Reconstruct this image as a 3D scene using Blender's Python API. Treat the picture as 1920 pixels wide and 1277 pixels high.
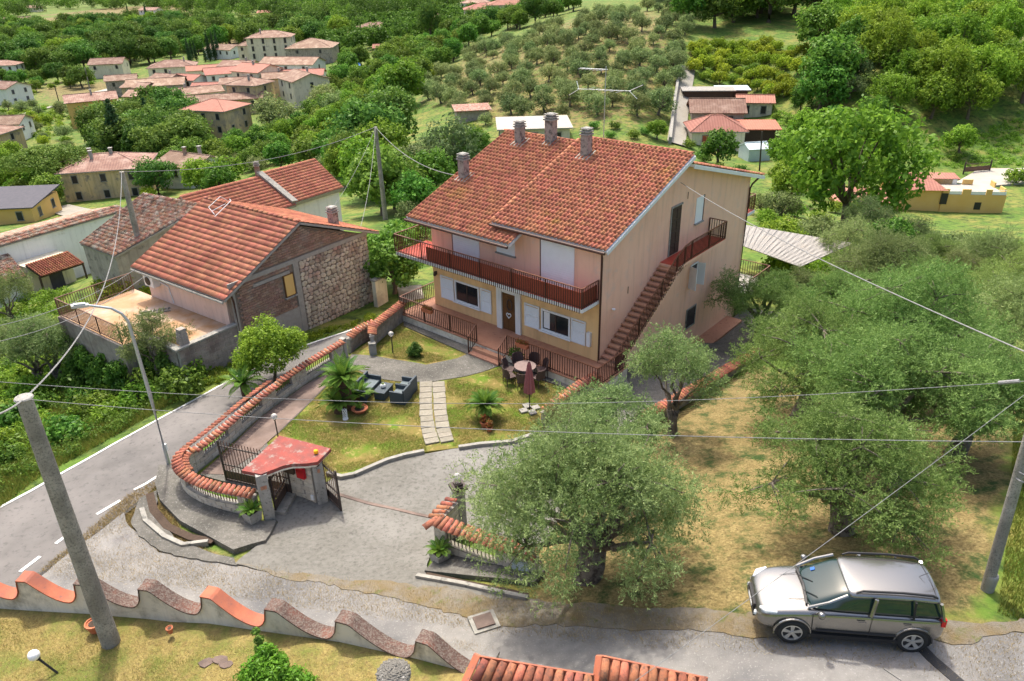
import bpy, math, random
import numpy as np
from mathutils import Vector, Matrix
from mathutils.geometry import delaunay_2d_cdt
random.seed(7); rng = np.random.default_rng(7)
PI = math.pi
sc = bpy.context.scene
for o in list(bpy.data.objects): bpy.data.objects.remove(o)
COL = sc.collection

# ------------------------------------------------------------------ camera, sky, sun, exposure
CAMZ, FPX = 17.6, 1418.0
def cam_rot(xv=1021., yv=3398.):
    d = np.array([(xv-960)/FPX, -(yv-638.5)/FPX, -1.]); d /= np.linalg.norm(d)
    up = -d; fw = np.array([0, 0, -1.]); fh = fw-up*fw.dot(up); fh /= np.linalg.norm(fh)
    return np.array([np.cross(fh, up), fh, up])
RC = cam_rot()
cd = bpy.data.cameras.new('camera'); cam = bpy.data.objects.new('camera', cd); COL.objects.link(cam)
cam.matrix_world = Matrix.Translation((0, 0, CAMZ)) @ Matrix(RC.tolist()).to_4x4()
cd.sensor_width = 36; cd.lens = FPX/1920*36; cd.clip_end = 6000; cd.clip_start = .1
sc.camera = cam
SUN_EL, SUN_AZ = math.radians(62), math.radians(108)      # azimuth measured from +x towards +y
w = bpy.data.worlds.new('World'); sc.world = w; w.use_nodes = True
nt = w.node_tree; bg = nt.nodes['Background']; sky = nt.nodes.new('ShaderNodeTexSky')
sky.sky_type = 'NISHITA'; sky.sun_disc = False; sky.sun_elevation = SUN_EL; sky.sun_rotation = PI/2-SUN_AZ
sky.air_density = 1.0; sky.dust_density = 6.0; sky.ozone_density = .3
nt.links.new(sky.outputs[0], bg.inputs[0]); bg.inputs[1].default_value = .15
sl = bpy.data.lights.new('sun', 'SUN'); so = bpy.data.objects.new('sun', sl); COL.objects.link(so)
sl.energy = 2.35; sl.angle = math.radians(2.5); sl.color = (1, .94, .83)
sdir = Vector((math.cos(SUN_EL)*math.cos(SUN_AZ), math.cos(SUN_EL)*math.sin(SUN_AZ), math.sin(SUN_EL)))
so.rotation_euler = sdir.to_track_quat('Z', 'Y').to_euler(); so.location = (0, 0, 60)
sc.view_settings.view_transform = 'Standard'; sc.view_settings.look = 'None'; sc.view_settings.gamma = 1
sc.view_settings.use_curve_mapping = False; sc.view_settings.exposure = 1.02
try:
    sc.cycles.max_bounces = 5; sc.cycles.diffuse_bounces = 3; sc.cycles.transparent_max_bounces = 8
except Exception: pass

# ------------------------------------------------------------------ rays from photo pixels to places
def ray(u, v):
    return RC @ np.array([(u-960)/FPX, -(v-638.5)/FPX, -1.])
def atz(u, v, z):
    r = ray(u, v); t = (z-CAMZ)/r[2]; return np.array([r[0]*t, r[1]*t, z])
def proj(p):
    q = RC.T @ (np.array(p, float)-np.array([0, 0, CAMZ])); return 960-FPX*q[0]/q[2], 638.5+FPX*q[1]/q[2]

# ------------------------------------------------------------------ terrain
CTRL = [ # pixel u, v and height above the garden
 # garden, gate and drive
 (600,800,0),(750,620,0),(860,660,0),(800,840,0),(660,900,0),(550,760,0),(1000,700,0),(1020,790,0),(1100,735,0),(720,690,0),(400,900,.05),(480,985,.1),
 (800,930,.1),(620,1000,.25),(450,1050,.4),(300,1000,.1),(700,1060,.55),(860,1000,.35),(1000,1100,1.25),(600,1130,.9),(800,1160,1.5),(400,1130,.6),(250,1080,.2),
 (1100,1120,1.9),(1100,1190,2.2),(1300,1130,2.7),(1400,1230,3.2),(1480,1210,3.4),(1703,1228,3.4),(1650,1130,3.4),(1900,1240,3.5),(1850,1105,3.4),(1300,1260,2.8),
 (1150,960,1.2),(1300,900,1.1),(1360,790,.3),(1450,900,1.6),(1600,980,2.6),(1700,860,2.1),(1860,900,2.9),(1880,760,2.0),(1600,800,1.2),(1750,700,.8),(1450,720,-.3),(1200,760,-.2),(1250,700,-.9),
 (1300,700,-1.8),(1350,640,-2.6),(1385,570,-2.8),(1600,620,-1),(1450,560,-2.8),
 # main road
 (0,1000,0),(-150,1100,0),(100,1000,0),(250,900,0),(330,800,-.05),(460,720,-.1),(600,650,-.2),(700,610,-.35),(748,585,-.4),(745,548,-.7),(0,900,-.3),(120,850,-.6),
 # below the road, west
 (200,780,-1.5),(60,760,-3),(0,650,-5),(200,680,-3),(330,700,-.8),(150,600,-5),(390,705,-.5),(455,670,-.5),(640,610,-.6),(712,580,-.8),(50,560,-6),(175,525,-3.5),(250,600,-3.2),
 (790,530,-1.8),(760,480,-3.2),(800,500,-2.5),(722,410,-4.5),(650,400,-8),(600,360,-12),(100,450,-14),(0,440,-17),(230,380,-20),(370,355,-20),
 # village valley
 (420,275,-23),(380,240,-23),(560,190,-22),(300,290,-22.5),(100,330,-23),(0,300,-25),(150,240,-25),(60,170,-27),(300,160,-25.5),(450,110,-24.5),(570,100,-22),(640,130,-20),(680,230,-17),(620,280,-17.5),
 (300,60,-27),(100,60,-28),(500,40,-26),(650,40,-23),(750,70,-17),(800,20,-17),(930,30,-15),(100,10,-28),(400,10,-27),(690,5,-22),(1000,5,-8),
 # olive hill
 (760,160,-15),(800,260,-12),(850,140,-10),(950,90,-6),(900,200,-9.5),(1000,230,-9.5),(1100,240,-9),(1050,150,-6),(1150,100,-2),(1200,60,1),(1250,30,4),(1200,180,-6),(1180,240,-9),(1265,270,-11.5),(1285,170,-7),(1100,60,1),(1020,60,-2),
 (860,330,-8),(800,400,-5.5),(960,250,-10.5),
 # east
 (1340,280,-14),(1400,300,-14),(1440,220,-13),(1400,150,-8),(1400,90,-3),(1480,150,-7),(1450,40,3),(1550,15,7),(1750,12,8),(1900,10,7),(1880,60,0),(1880,110,-5),(1700,80,-2),(1600,130,-6),(1650,200,-10),
 (1850,270,-13.5),(1750,290,-13),(1600,300,-12),(1880,380,-12.5),(1750,420,-11),(1500,330,-11),(1576,445,-8.5),(1500,420,-7),(1420,500,-4.2),(1600,500,-5),(1750,500,-5.5),(1880,500,-6),(1880,600,-2.5),(1750,600,-1.5)]
FAR = [(-700,900,-28),(-300,1300,-26),(300,1300,10),(700,900,40),(400,500,40),(700,300,40),(-700,300,-28),(-700,-50,-10),(-200,60,-20),(-110,20,-8),(-60,10,-3),(0,-60,8),(-100,-60,4),(100,-40,10),(60,10,5),(110,60,-2),
       (250,60,4),(500,0,25),(150,150,-6),(-60,35,-7),(30,8,4.2),(15,5,4.2),(230,250,14),(120,320,16),(0,700,-10)]
P = [tuple(atz(u, v, z)) for u, v, z in CTRL]+FAR
P = np.array(P, float)
def tps_fit(P, lam=.02):
    S = 60.
    xy = P[:, :2]/S; n = len(P)
    d = np.linalg.norm(xy[:, None]-xy[None], axis=2); K = d   # biharmonic-like kernel r (stable far out)
    A = np.zeros((n+3, n+3)); A[:n, :n] = -K+lam*0.02*np.eye(n)*-1; A[:n, n] = 1; A[:n, n+1:n+3] = xy; A[n, :n] = 1; A[n+1:, :n] = xy.T
    b = np.zeros(n+3); b[:n] = P[:, 2]
    s = np.linalg.solve(A, b)
    return lambda x, y: tps_eval(np.asarray(x, float), np.asarray(y, float), xy, s, S)
def tps_eval(x, y, xy, s, S):
    sh = x.shape; x = x.ravel()/S; y = y.ravel()/S; out = np.empty(len(x)); n = len(xy)
    for i in range(0, len(x), 8000):
        d = np.hypot(x[i:i+8000, None]-xy[None, :, 0], y[i:i+8000, None]-xy[None, :, 1])
        out[i:i+8000] = -(d @ s[:n])+s[n]+s[n+1]*x[i:i+8000]+s[n+2]*y[i:i+8000]
    return out.reshape(sh)
tps = tps_fit(P)
def in_poly(px, py, poly):
    px = np.asarray(px); py = np.asarray(py); c = np.zeros(px.shape, bool); n = len(poly)
    for i in range(n):
        x1, y1 = poly[i][:2]; x2, y2 = poly[(i+1) % n][:2]
        if y1 == y2: continue
        m = ((y1 > py) != (y2 > py)) & (px < (x2-x1)*(py-y1)/(y2-y1)+x1); c ^= m
    return c
def dist_poly(px, py, poly, closed=True):
    d = np.full(np.shape(px), 1e9); n = len(poly)
    for i in range(n if closed else n-1):
        a = np.array(poly[i][:2]); b = np.array(poly[(i+1) % n][:2]); ab = b-a; L = ab @ ab+1e-9
        t = np.clip(((px-a[0])*ab[0]+(py-a[1])*ab[1])/L, 0, 1)
        d = np.minimum(d, np.hypot(px-a[0]-t*ab[0], py-a[1]-t*ab[1]))
    return d
def axis(lo, f0, f1, hi, step, g=1.07):
    a = list(np.arange(f0, f1+1e-6, step)); s = step
    while a[-1] < hi: s *= g; a.append(a[-1]+s)
    s = step
    while a[0] > lo: s *= g; a.insert(0, a[0]-s)
    return np.array(a)
GX = axis(-900, -28, 24, 900, .4); GY = axis(-80, 8, 46, 1500, .4)
XX, YY = np.meshgrid(GX, GY, indexing='ij')
ZZ = tps(XX, YY)
_w = np.clip((np.hypot(XX, YY)-55)/50, 0, 1)*.8
for _ in range(7):
    S_ = ZZ.copy(); S_[1:-1, 1:-1] = (ZZ[:-2, 1:-1]+ZZ[2:, 1:-1]+ZZ[1:-1, :-2]+ZZ[1:-1, 2:])/4; ZZ = ZZ*(1-_w)+S_*_w
GARDEN = [atz(*p, 0)[:2] for p in ((640,655),(560,700),(480,760),(350,870),(340,905),(360,945),(490,985),(560,1000),(640,960),(740,930),(900,950),(1010,900),(1060,790),(1150,720),(940,650),(770,585))]
d = dist_poly(XX, YY, GARDEN); ins = in_poly(XX, YY, GARDEN); wgt = np.where(ins, 1, np.clip(1-d/1.2, 0, 1)); wgt = wgt*wgt*(3-2*wgt)
ZZ = ZZ*(1-wgt)
# the neighbours' garden behind the scalloped wall stands higher than the lane
SW = [(-16.5,15.25),(-14.7,15.05),(-12.95,14.85),(-11.38,14.70),(-9.62,14.47),(-7.92,14.18),(-6.16,13.69),(-4.31,13.18),(-2.4,12.5),(-.6,11.75),(1.0,10.9)]
swx = [p[0] for p in SW]; swy = [p[1] for p in SW]
wl = np.interp(XX, swx, swy)
up = 2.25+np.clip((XX+9)*.10, 0, 1.0)
m = np.clip((wl-.05-YY)/.35, 0, 1)*np.clip((1.6-XX)/1.0, 0, 1)*np.clip((XX+26)/6, 0, 1)
ZZ = ZZ*(1-m)+up*m
def gz(x, y):
    x = np.asarray(x, float); y = np.asarray(y, float)
    i = np.clip(np.searchsorted(GX, x)-1, 0, len(GX)-2); j = np.clip(np.searchsorted(GY, y)-1, 0, len(GY)-2)
    fx = np.clip((x-GX[i])/(GX[i+1]-GX[i]), 0, 1); fy = np.clip((y-GY[j])/(GY[j+1]-GY[j]), 0, 1)
    # same diagonal as the mesh triangles
    a = ZZ[i, j]; b = ZZ[i+1, j]; c = ZZ[i+1, j+1]; d = ZZ[i, j+1]
    return np.where(fx >= fy, a+(b-a)*fx+(c-b)*fy, a+(c-d)*fx+(d-a)*fy)
TT = np.geomspace(4, 2500, 900)
def at(u, v, up=0.):
    r = ray(u, v); r = r/np.linalg.norm(r)
    X = r[0]*TT; Y = r[1]*TT; Z = CAMZ+r[2]*TT; g = gz(X, Y)+up; k = np.nonzero(Z < g)[0]
    if len(k) == 0: return np.array([r[0]*1500, r[1]*1500, 0.])
    k = k[0]; lo, hi = TT[max(k-1, 0)], TT[k]
    for _ in range(14):
        m = (lo+hi)/2
        if CAMZ+r[2]*m < gz(r[0]*m, r[1]*m)+up: hi = m
        else: lo = m
    return np.array([r[0]*hi, r[1]*hi, CAMZ+r[2]*hi])
def A(*pts, z=None, up=0.):
    return [tuple((atz(*p, z) if z is not None else at(*p, up))[:2]) for p in pts]

# ------------------------------------------------------------------ materials
def mat(name, c1, c2=None, scale=3., rough=.85, bump=0., bscale=None, c3=None, s3=.4, t3=.55, rand=0., metal=0., c4=None, s4=1.5, t4=.62, coord='pos',
        detail=6, wave=None, attr=None, spec=.3, trans=0, w3=.1, w4=.05, brick=None, coat=0, emit=0, streak=0.):
    m = bpy.data.materials.new(name); m.use_nodes = True; n = m.node_tree.nodes; L = m.node_tree.links
    b = n['Principled BSDF']; b.inputs['Roughness'].default_value = rough; b.inputs['Metallic'].default_value = metal
    b.inputs['Specular IOR Level'].default_value = spec; b.inputs['Coat Weight'].default_value = coat
    if coord == 'pos': co = n.new('ShaderNodeNewGeometry').outputs['Position']
    else: co = n.new('ShaderNodeTexCoord').outputs['Object']
    def noise(s, d=detail, r=.6):
        t = n.new('ShaderNodeTexNoise'); t.inputs['Scale'].default_value = s; t.inputs['Detail'].default_value = d; t.inputs['Roughness'].default_value = r
        L.new(co, t.inputs['Vector']); return t.outputs['Fac']
    def ramp(x, a, c):
        t = n.new('ShaderNodeMapRange'); t.inputs['From Min'].default_value = a; t.inputs['From Max'].default_value = c; L.new(x, t.inputs['Value']); return t.outputs[0]
    def mix(f, x, y, mode='MIX'):
        t = n.new('ShaderNodeMix'); t.data_type = 'RGBA'; t.blend_type = mode
        if isinstance(f, float): t.inputs[0].default_value = f
        else: L.new(f, t.inputs[0])
        for k, q in ((6, x), (7, y)):
            if isinstance(q, tuple): t.inputs[k].default_value = (*q, 1)
            else: L.new(q, t.inputs[k])
        return t.outputs[2]
    def math_(op, x, y=None):
        t = n.new('ShaderNodeMath'); t.operation = op
        for k, q in ((0, x), (1, y)):
            if q is None: continue
            if isinstance(q, (float, int)): t.inputs[k].default_value = q
            else: L.new(q, t.inputs[k])
        return t.outputs[0]
    c2 = c2 or c1
    nf = ramp(noise(scale), .3, .7); col = mix(nf, c1, c2)
    if wave:   # (axis, scale, dark)
        sp = n.new('ShaderNodeSeparateXYZ'); tc = n.new('ShaderNodeTexCoord'); L.new(tc.outputs['Object'], sp.inputs[0])
        wv = math_('PINGPONG', math_('MULTIPLY', sp.outputs[wave[0]], wave[1]), .5); wv = math_('MULTIPLY', wv, 2.)
        col = mix(math_('MULTIPLY', math_('SUBTRACT', 1., wv), .75), col, tuple(x*wave[2] for x in c1))
    if c3: col = mix(ramp(noise(s3, 5), t3-w3, t3+w3), col, c3)
    if attr:
        an = n.new('ShaderNodeAttribute'); an.attribute_name = attr[0]; na = noise(attr[2], 7)
        f = ramp(math_('ADD', an.outputs['Fac'], math_('MULTIPLY', math_('SUBTRACT', na, .5), 1.5)), .35, .65)
        alt = mix(ramp(noise(13, 8, .75), .38, .62), mix(nf, attr[1], attr[3]), tuple(x*.45 for x in attr[1])); col = mix(f, col, alt)
    if streak:
        mp = n.new('ShaderNodeMapping'); mp.inputs['Scale'].default_value = (3.5, 3.5, .28); L.new(co, mp.inputs['Vector']); t_ = n.new('ShaderNodeTexNoise'); t_.inputs['Scale'].default_value = 1.; t_.inputs['Detail'].default_value = 7; t_.inputs['Roughness'].default_value = .65; L.new(mp.outputs[0], t_.inputs['Vector'])
        col = mix(math_('MULTIPLY', ramp(t_.outputs['Fac'], .5, .72), streak), col, tuple(x*.55 for x in c1))
    if c4: col = mix(ramp(noise(s4, 8, .7), t4-w4, t4+w4), col, c4)
    if rand:
        oi = n.new('ShaderNodeObjectInfo'); an = n.new('ShaderNodeAttribute'); an.attribute_name = 'var'
        r = math_('FRACT', math_('ADD', oi.outputs['Random'], an.outputs['Fac']))
        hs = n.new('ShaderNodeHueSaturation'); L.new(col, hs.inputs['Color'])
        L.new(math_('ADD', math_('MULTIPLY', r, 2*rand), 1-rand), hs.inputs['Value'])
        r2 = math_('FRACT', math_('MULTIPLY', r, 7.3)); L.new(math_('ADD', math_('MULTIPLY', r2, .05*min(1, rand*2)), .5-.025*min(1, rand*2)), hs.inputs['Hue'])
        col = hs.outputs[0]
    L.new(col, b.inputs['Base Color'])
    if bump:
        bp = n.new('ShaderNodeBump'); bp.inputs['Strength'].default_value = bump; bp.inputs['Distance'].default_value = .05
        h = noise(bscale or scale*4, 8, .7)
        if wave: h = math_('ADD', math_('MULTIPLY', wv, 1.5), h)
        L.new(h, bp.inputs['Height']); L.new(bp.outputs[0], b.inputs['Normal'])
    if emit: pass
    return m
def leafmat(name, a, b_, tr=.35, hue=.03, val=.3):
    m = bpy.data.materials.new(name); m.use_nodes = True; n = m.node_tree.nodes; L = m.node_tree.links
    out = n['Material Output']; n.remove(n['Principled BSDF'])
    an = n.new('ShaderNodeAttribute'); an.attribute_name = 'var'; mx = n.new('ShaderNodeMix'); mx.data_type = 'RGBA'
    L.new(an.outputs['Fac'], mx.inputs[0]); mx.inputs[6].default_value = (*a, 1); mx.inputs[7].default_value = (*b_, 1)
    oi = n.new('ShaderNodeObjectInfo'); hs = n.new('ShaderNodeHueSaturation'); L.new(mx.outputs[2], hs.inputs['Color'])
    def mr(lo, hi, src):
        t = n.new('ShaderNodeMapRange'); t.inputs['To Min'].default_value = lo; t.inputs['To Max'].default_value = hi; L.new(src, t.inputs['Value']); return t.outputs[0]
    L.new(mr(1-val, 1+val, oi.outputs['Random']), hs.inputs['Value'])
    mm = n.new('ShaderNodeMath'); mm.operation = 'MULTIPLY'; mm.inputs[1].default_value = 13.7; L.new(oi.outputs['Random'], mm.inputs[0])
    fr = n.new('ShaderNodeMath'); fr.operation = 'FRACT'; L.new(mm.outputs[0], fr.inputs[0]); L.new(mr(.5-hue, .5+hue, fr.outputs[0]), hs.inputs['Hue'])
    d = n.new('ShaderNodeBsdfDiffuse'); t = n.new('ShaderNodeBsdfTranslucent'); g = n.new('ShaderNodeBsdfGlossy'); g.inputs['Roughness'].default_value = .45
    L.new(hs.outputs[0], d.inputs['Color']); L.new(hs.outputs[0], t.inputs['Color'])
    ms = n.new('ShaderNodeMixShader'); ms.inputs[0].default_value = tr; L.new(d.outputs[0], ms.inputs[1]); L.new(t.outputs[0], ms.inputs[2])
    m2 = n.new('ShaderNodeMixShader'); m2.inputs[0].default_value = .012; L.new(ms.outputs[0], m2.inputs[1]); L.new(g.outputs[0], m2.inputs[2])
    L.new(m2.outputs[0], out.inputs['Surface']); return m

M = {}
M['ground'] = mat('ground_cover', (.06,.125,.015), (.115,.19,.025), 2.2, .95, .8, 7, c3=(.22,.20,.05), s3=.3, t3=.57, w3=.12, c4=(.03,.06,.012), s4=1.4, t4=.56, w4=.08,
                  attr=('dry', (.235,.175,.068), .8, (.34,.27,.115)))
M['lawn'] = mat('lawn_grass', (.13,.135,.025), (.22,.155,.05), 3.2, .95, .5, 30, c3=(.10,.18,.012), s3=.9, t3=.56, c4=(.34,.25,.10), s4=5, t4=.60)
M['asphalt'] = mat('road_asphalt', (.105,.10,.095), (.15,.142,.136), 1.1, .9, .35, 60, c3=(.19,.178,.168), s3=.3, t3=.54, w3=.15, c4=(.075,.072,.07), s4=5, t4=.64, w4=.1)
M['lane'] = mat('lane_asphalt', (.19,.182,.17), (.255,.245,.23), 3, .92, .5, 45, c3=(.12,.12,.122), s3=.22, t3=.55, c4=(.34,.33,.31), s4=20, t4=.62)
M['conc'] = mat('drive_concrete', (.13,.125,.11), (.175,.17,.152), 6, .92, .45, 40, c3=(.24,.233,.215), s3=.28, t3=.58, w3=.15, c4=(.085,.083,.073), s4=7, t4=.60, w4=.10)
M['conc_d'] = mat('yard_concrete', (.105,.10,.088), (.17,.162,.142), 5, .92, .5, 40, c3=(.07,.068,.06), s3=.5, t3=.56, w3=.12, c4=(.32,.31,.29), s4=14, t4=.63, w4=.08)
M['verge'] = mat('dry_dirt_verge', (.17,.135,.085), (.25,.205,.14), 5, .95, .7, 30, c3=(.13,.125,.11), s3=.7, t3=.55, c4=(.11,.12,.035), s4=2.2, t4=.60, w4=.08)
M['path_red'] = mat('side_path_concrete', (.16,.115,.095), (.22,.165,.14), 3, .9, .3, 40, c3=(.10,.075,.065), s3=.6, t3=.55)
M['kerb'] = mat('kerb_concrete', (.24,.23,.205), (.33,.32,.285), 4, .9, .4, 30, c4=(.12,.12,.11), s4=3, t4=.6)
M['white_paint'] = mat('white_road_paint', (.75,.75,.72), (.6,.6,.58), 6, .7, .1)
M['pink'] = mat('pink_plaster', (.88,.53,.37), (.90,.57,.41), .8, .9, .15, 60, c3=(.82,.48,.335), s3=.35, t3=.6, c4=(.70,.50,.42), s4=1.1, t4=.66, w4=.1, streak=0.35)
M['yellow'] = mat('ochre_plaster', (.80,.52,.24), (.84,.56,.28), .8, .9, .15, 60, c3=(.62,.385,.19), s3=.5, t3=.62, streak=0.35)
M['white'] = mat('white_plaster', (.70,.70,.68), (.76,.755,.73), 1.5, .85, .12, 40, c4=(.55,.54,.5), s4=1.2, t4=.66, streak=0.4)
M['whitewood'] = mat('white_lacquer', (.74,.75,.75), (.78,.79,.79), 4, .5, .05)
M['dirtywhite'] = mat('weathered_white_plaster', (.66,.60,.49), (.78,.73,.62), 1.2, .9, .3, 25, c3=(.52,.48,.40), s3=.6, t3=.55, w3=.15, c4=(.30,.275,.22), s4=1.6, t4=.60, w4=.1, streak=0.6)
M['roller'] = mat('roller_shutter', (.80,.81,.81), (.84,.85,.85), 3, .6)
M['tile'] = mat('terracotta_tile', (.35,.12,.065), (.43,.175,.10), 4, .85, .3, 40, c3=(.36,.19,.05), s3=.30, t3=.66, w3=.05, c4=(.16,.055,.035), s4=5, t4=.62, rand=.24)
M['tile2'] = mat('flat_terracotta_tile', (.42,.155,.09), (.48,.20,.125), 3, .85, .3, 40, c3=(.34,.12,.075), s3=.5, t3=.55, c4=(.17,.07,.05), s4=6, t4=.66, rand=.2)
M['oldtile'] = mat('old_mossy_tile', (.30,.13,.08), (.40,.21,.14), 6, .9, .5, 30, c3=(.42,.38,.30), s3=2.5, t3=.55, c4=(.08,.065,.05), s4=3, t4=.58, rand=.3)
M['cope'] = mat('coping_tile', (.37,.125,.065), (.43,.175,.10), 6, .9, .4, 60, c3=(.27,.10,.065), s3=1.5, t3=.54, c4=(.12,.065,.05), s4=9, t4=.57, w4=.09, rand=.26)
M['farroof'] = mat('village_roof_tiles', (.22,.13,.095), (.29,.185,.135), .6, .9, .3, 20, c3=(.34,.24,.185), s3=.5, t3=.56, c4=(.16,.09,.075), s4=1.6, t4=.6, wave=(0, 2.2, .72), rand=.22)
M['farroof_r'] = mat('red_village_roof_tiles', (.33,.145,.105), (.40,.20,.15), .6, .9, .3, 20, c4=(.22,.10,.08), s4=1.6, t4=.62, wave=(0, 2.2, .75), rand=.15)
M['darkroof'] = mat('dark_slate_roof', (.06,.06,.075), (.09,.085,.10), 2, .8, .2)
M['brown'] = mat('brown_painted_iron', (.055,.024,.016), (.085,.036,.024), 8, .55, .1)
M['handrail'] = mat('brown_handrail', (.13,.05,.028), (.17,.07,.04), 8, .5)
M['iron'] = mat('dark_iron', (.045,.035,.032), (.075,.055,.045), 8, .6, .1)
M['rust'] = mat('rusty_iron', (.12,.06,.04), (.19,.11,.08), 5, .75, .2)
M['redfloor'] = mat('red_floor_tiles', (.42,.06,.035), (.48,.085,.05), 6, .45, .1, c4=(.22,.03,.02), s4=3, t4=.6)
M['redscreen'] = mat('red_reed_screen', (.36,.075,.04), (.42,.10,.055), 12, .8, .3, 60)
M['terra'] = mat('brown_porch_tiles', (.36,.17,.105), (.44,.22,.14), 2, .6, .1, c4=(.27,.12,.075), s4=4, t4=.6)
M['stair'] = mat('stair_terracotta', (.42,.21,.13), (.48,.26,.17), 5, .6, .1, c4=(.28,.13,.08), s4=4, t4=.62, rand=.1)
M['doorwood'] = mat('varnished_door_wood', (.11,.05,.018), (.16,.075,.028), 10, .45, .15)
M['oldwood'] = mat('dark_old_wood', (.05,.032,.024), (.09,.055,.04), 8, .7, .3)
M['glass'] = mat('window_glass', (.018,.02,.024), None, 1, .08, spec=.6)
M['carglass'] = mat('car_glass', (.012,.03,.028), None, 1, .05, spec=.8)
M['brick'] = mat('brown_brick', (.25,.145,.105), (.36,.225,.165), 9, .9, .5, 40, c3=(.33,.27,.22), s3=1.6, t3=.6, rand=.22)
M['mortar'] = mat('grey_mortar', (.30,.27,.24), (.38,.35,.31), 5, .95, .4, 30)
M['stone'] = mat('pale_rubble_stone', (.40,.33,.25), (.56,.48,.38), 6, .9, .5, 25, c3=(.36,.22,.17), s3=.8, t3=.60, rand=.26)
M['stonemortar'] = mat('dark_stone_joints', (.17,.13,.105), (.25,.20,.16), 6, .95, .5, 30)
M['block'] = mat('split_face_block', (.50,.45,.37), (.62,.57,.47), 7, .9, .6, 35, c4=(.24,.22,.18), s4=4, t4=.62, rand=.14)
M['cinder'] = mat('stained_cinder_block', (.26,.225,.20), (.36,.32,.28), 5, .95, .5, 30, c3=(.19,.14,.125), s3=.8, t3=.55, rand=.12, streak=0.6)
M['concrete'] = mat('grey_concrete', (.30,.29,.265), (.38,.37,.34), 5, .9, .35, 35, c4=(.11,.11,.10), s4=9, t4=.6, streak=0.5)
M['pole'] = mat('speckled_concrete_pole', (.30,.28,.24), (.40,.375,.33), 3, .9, .4, 40, c3=(.22,.205,.18), s3=1.2, t3=.5, c4=(.13,.125,.11), s4=22, t4=.57, w4=.08)
M['canopy_red'] = mat('peeling_red_paint', (.27,.06,.05), (.33,.085,.065), 3, .85, .4, 30, c3=(.20,.07,.06), s3=2.4, t3=.52, w3=.15, c4=(.27,.22,.19), s4=2.6, t4=.59, w4=.05)
M['scallop_red'] = mat('orange_red_coping_paint', (.36,.11,.06), (.43,.145,.08), 3, .8, .25, 30, c3=(.30,.105,.07), s3=2., t3=.56, c4=(.20,.10,.08), s4=9, t4=.62)
M['scallop_old'] = mat('lichened_coping', (.085,.05,.042), (.15,.09,.072), 8, .95, .6, 40, c3=(.20,.08,.055), s3=1.5, t3=.62, c4=(.22,.20,.17), s4=22, t4=.55, w4=.09)
M['step'] = mat('pale_stone_slab', (.225,.205,.165), (.30,.28,.23), 8, .95, .5, 50, c4=(.22,.20,.14), s4=14, t4=.58, rand=.1)
M['galv'] = mat('galvanised_steel', (.42,.45,.47), (.5,.53,.55), 5, .45, .05, metal=.6)
M['cable'] = mat('pale_cable', (.17,.17,.17), (.30,.30,.30), 20, .7)
M['verge2'] = mat('crumbled_verge', (.155,.135,.105), (.21,.19,.155), 4, .95, .8, 24, c3=(.17,.13,.07), s3=1.1, t3=.55, c4=(.10,.12,.03), s4=2.6, t4=.62, w4=.06)
M['knot'] = mat('grey_knotted_stone', (.12,.115,.10), (.20,.19,.17), 9, .95, .4, 40)
M['straw_ground'] = mat('straw_covered_soil', (.20,.15,.05), (.32,.26,.09), 9, .95, .7, 22, c3=(.13,.16,.03), s3=1.1, t3=.56, c4=(.12,.085,.04), s4=16, t4=.60, w4=.08)
M['blackp'] = mat('black_plastic', (.02,.02,.022), None, 1, .5)
M['rattan'] = mat('slate_blue_rattan', (.045,.062,.078), (.065,.085,.10), 30, .6, .4, 90)
M['cushion'] = mat('grey_cushion', (.12,.15,.16), (.15,.18,.19), 10, .9)
M['brownpl'] = mat('brown_plastic_weave', (.065,.04,.04), (.10,.065,.06), 20, .6, .3, 80)
M['table'] = mat('brown_table_top', (.20,.14,.125), (.25,.18,.165), 6, .6)
M['parasol'] = mat('mauve_parasol_cloth', (.30,.10,.105), (.36,.14,.14), 5, .9, .1)
M['potred'] = mat('terracotta_pot', (.42,.13,.06), (.47,.17,.09), 5, .8, .1)
M['soil'] = mat('dark_soil', (.05,.035,.025), (.08,.055,.04), 10, 1)
M['palmtrunk'] = mat('cycad_trunk', (.07,.04,.025), (.12,.07,.045), 12, .95, .6, 25)
M['bark'] = mat('olive_bark', (.14,.115,.09), (.22,.19,.155), 6, .95, .7, 20, c4=(.07,.055,.045), s4=5, t4=.55)
M['silver'] = mat('metallic_silver_paint', (.25,.245,.235), None, 1, .24, metal=.85, coat=.8, spec=.5)
M['rubber'] = mat('tyre_rubber', (.022,.022,.023), None, 1, .8)
M['alloy'] = mat('alloy_wheel', (.5,.49,.47), None, 1, .35, metal=.6)
M['lamp'] = mat('clear_light_lens', (.75,.78,.8), None, 1, .1, spec=.8)
M['redlamp'] = mat('red_light_lens', (.6,.01,.01), None, 1, .2)
M['blue'] = mat('blue_plastic', (.02,.12,.5), None, 1, .5)
M['red'] = mat('red_lacquer', (.45,.01,.02), None, 1, .4)
M['yellowb'] = mat('yellow_ball_plastic', (.85,.45,.01), None, 1, .4)
M['orange_tile'] = mat('pale_orange_floor', (.36,.20,.095), (.42,.26,.14), 2, .7, .1, c3=(.44,.34,.27), s3=.5, t3=.55)
M['pinkpale'] = mat('pale_pink_plaster', (.72,.52,.43), (.76,.57,.48), 1, .9, .1, c4=(.6,.42,.35), s4=1, t4=.66, streak=0.4)
M['ochre_old'] = mat('faded_ochre_plaster', (.52,.38,.20), (.60,.46,.28), .4, .9, .3, 10, c3=(.36,.29,.21), s3=.35, t3=.54, c4=(.24,.20,.16), s4=.8, t4=.6, rand=.12, streak=0.8)
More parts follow.
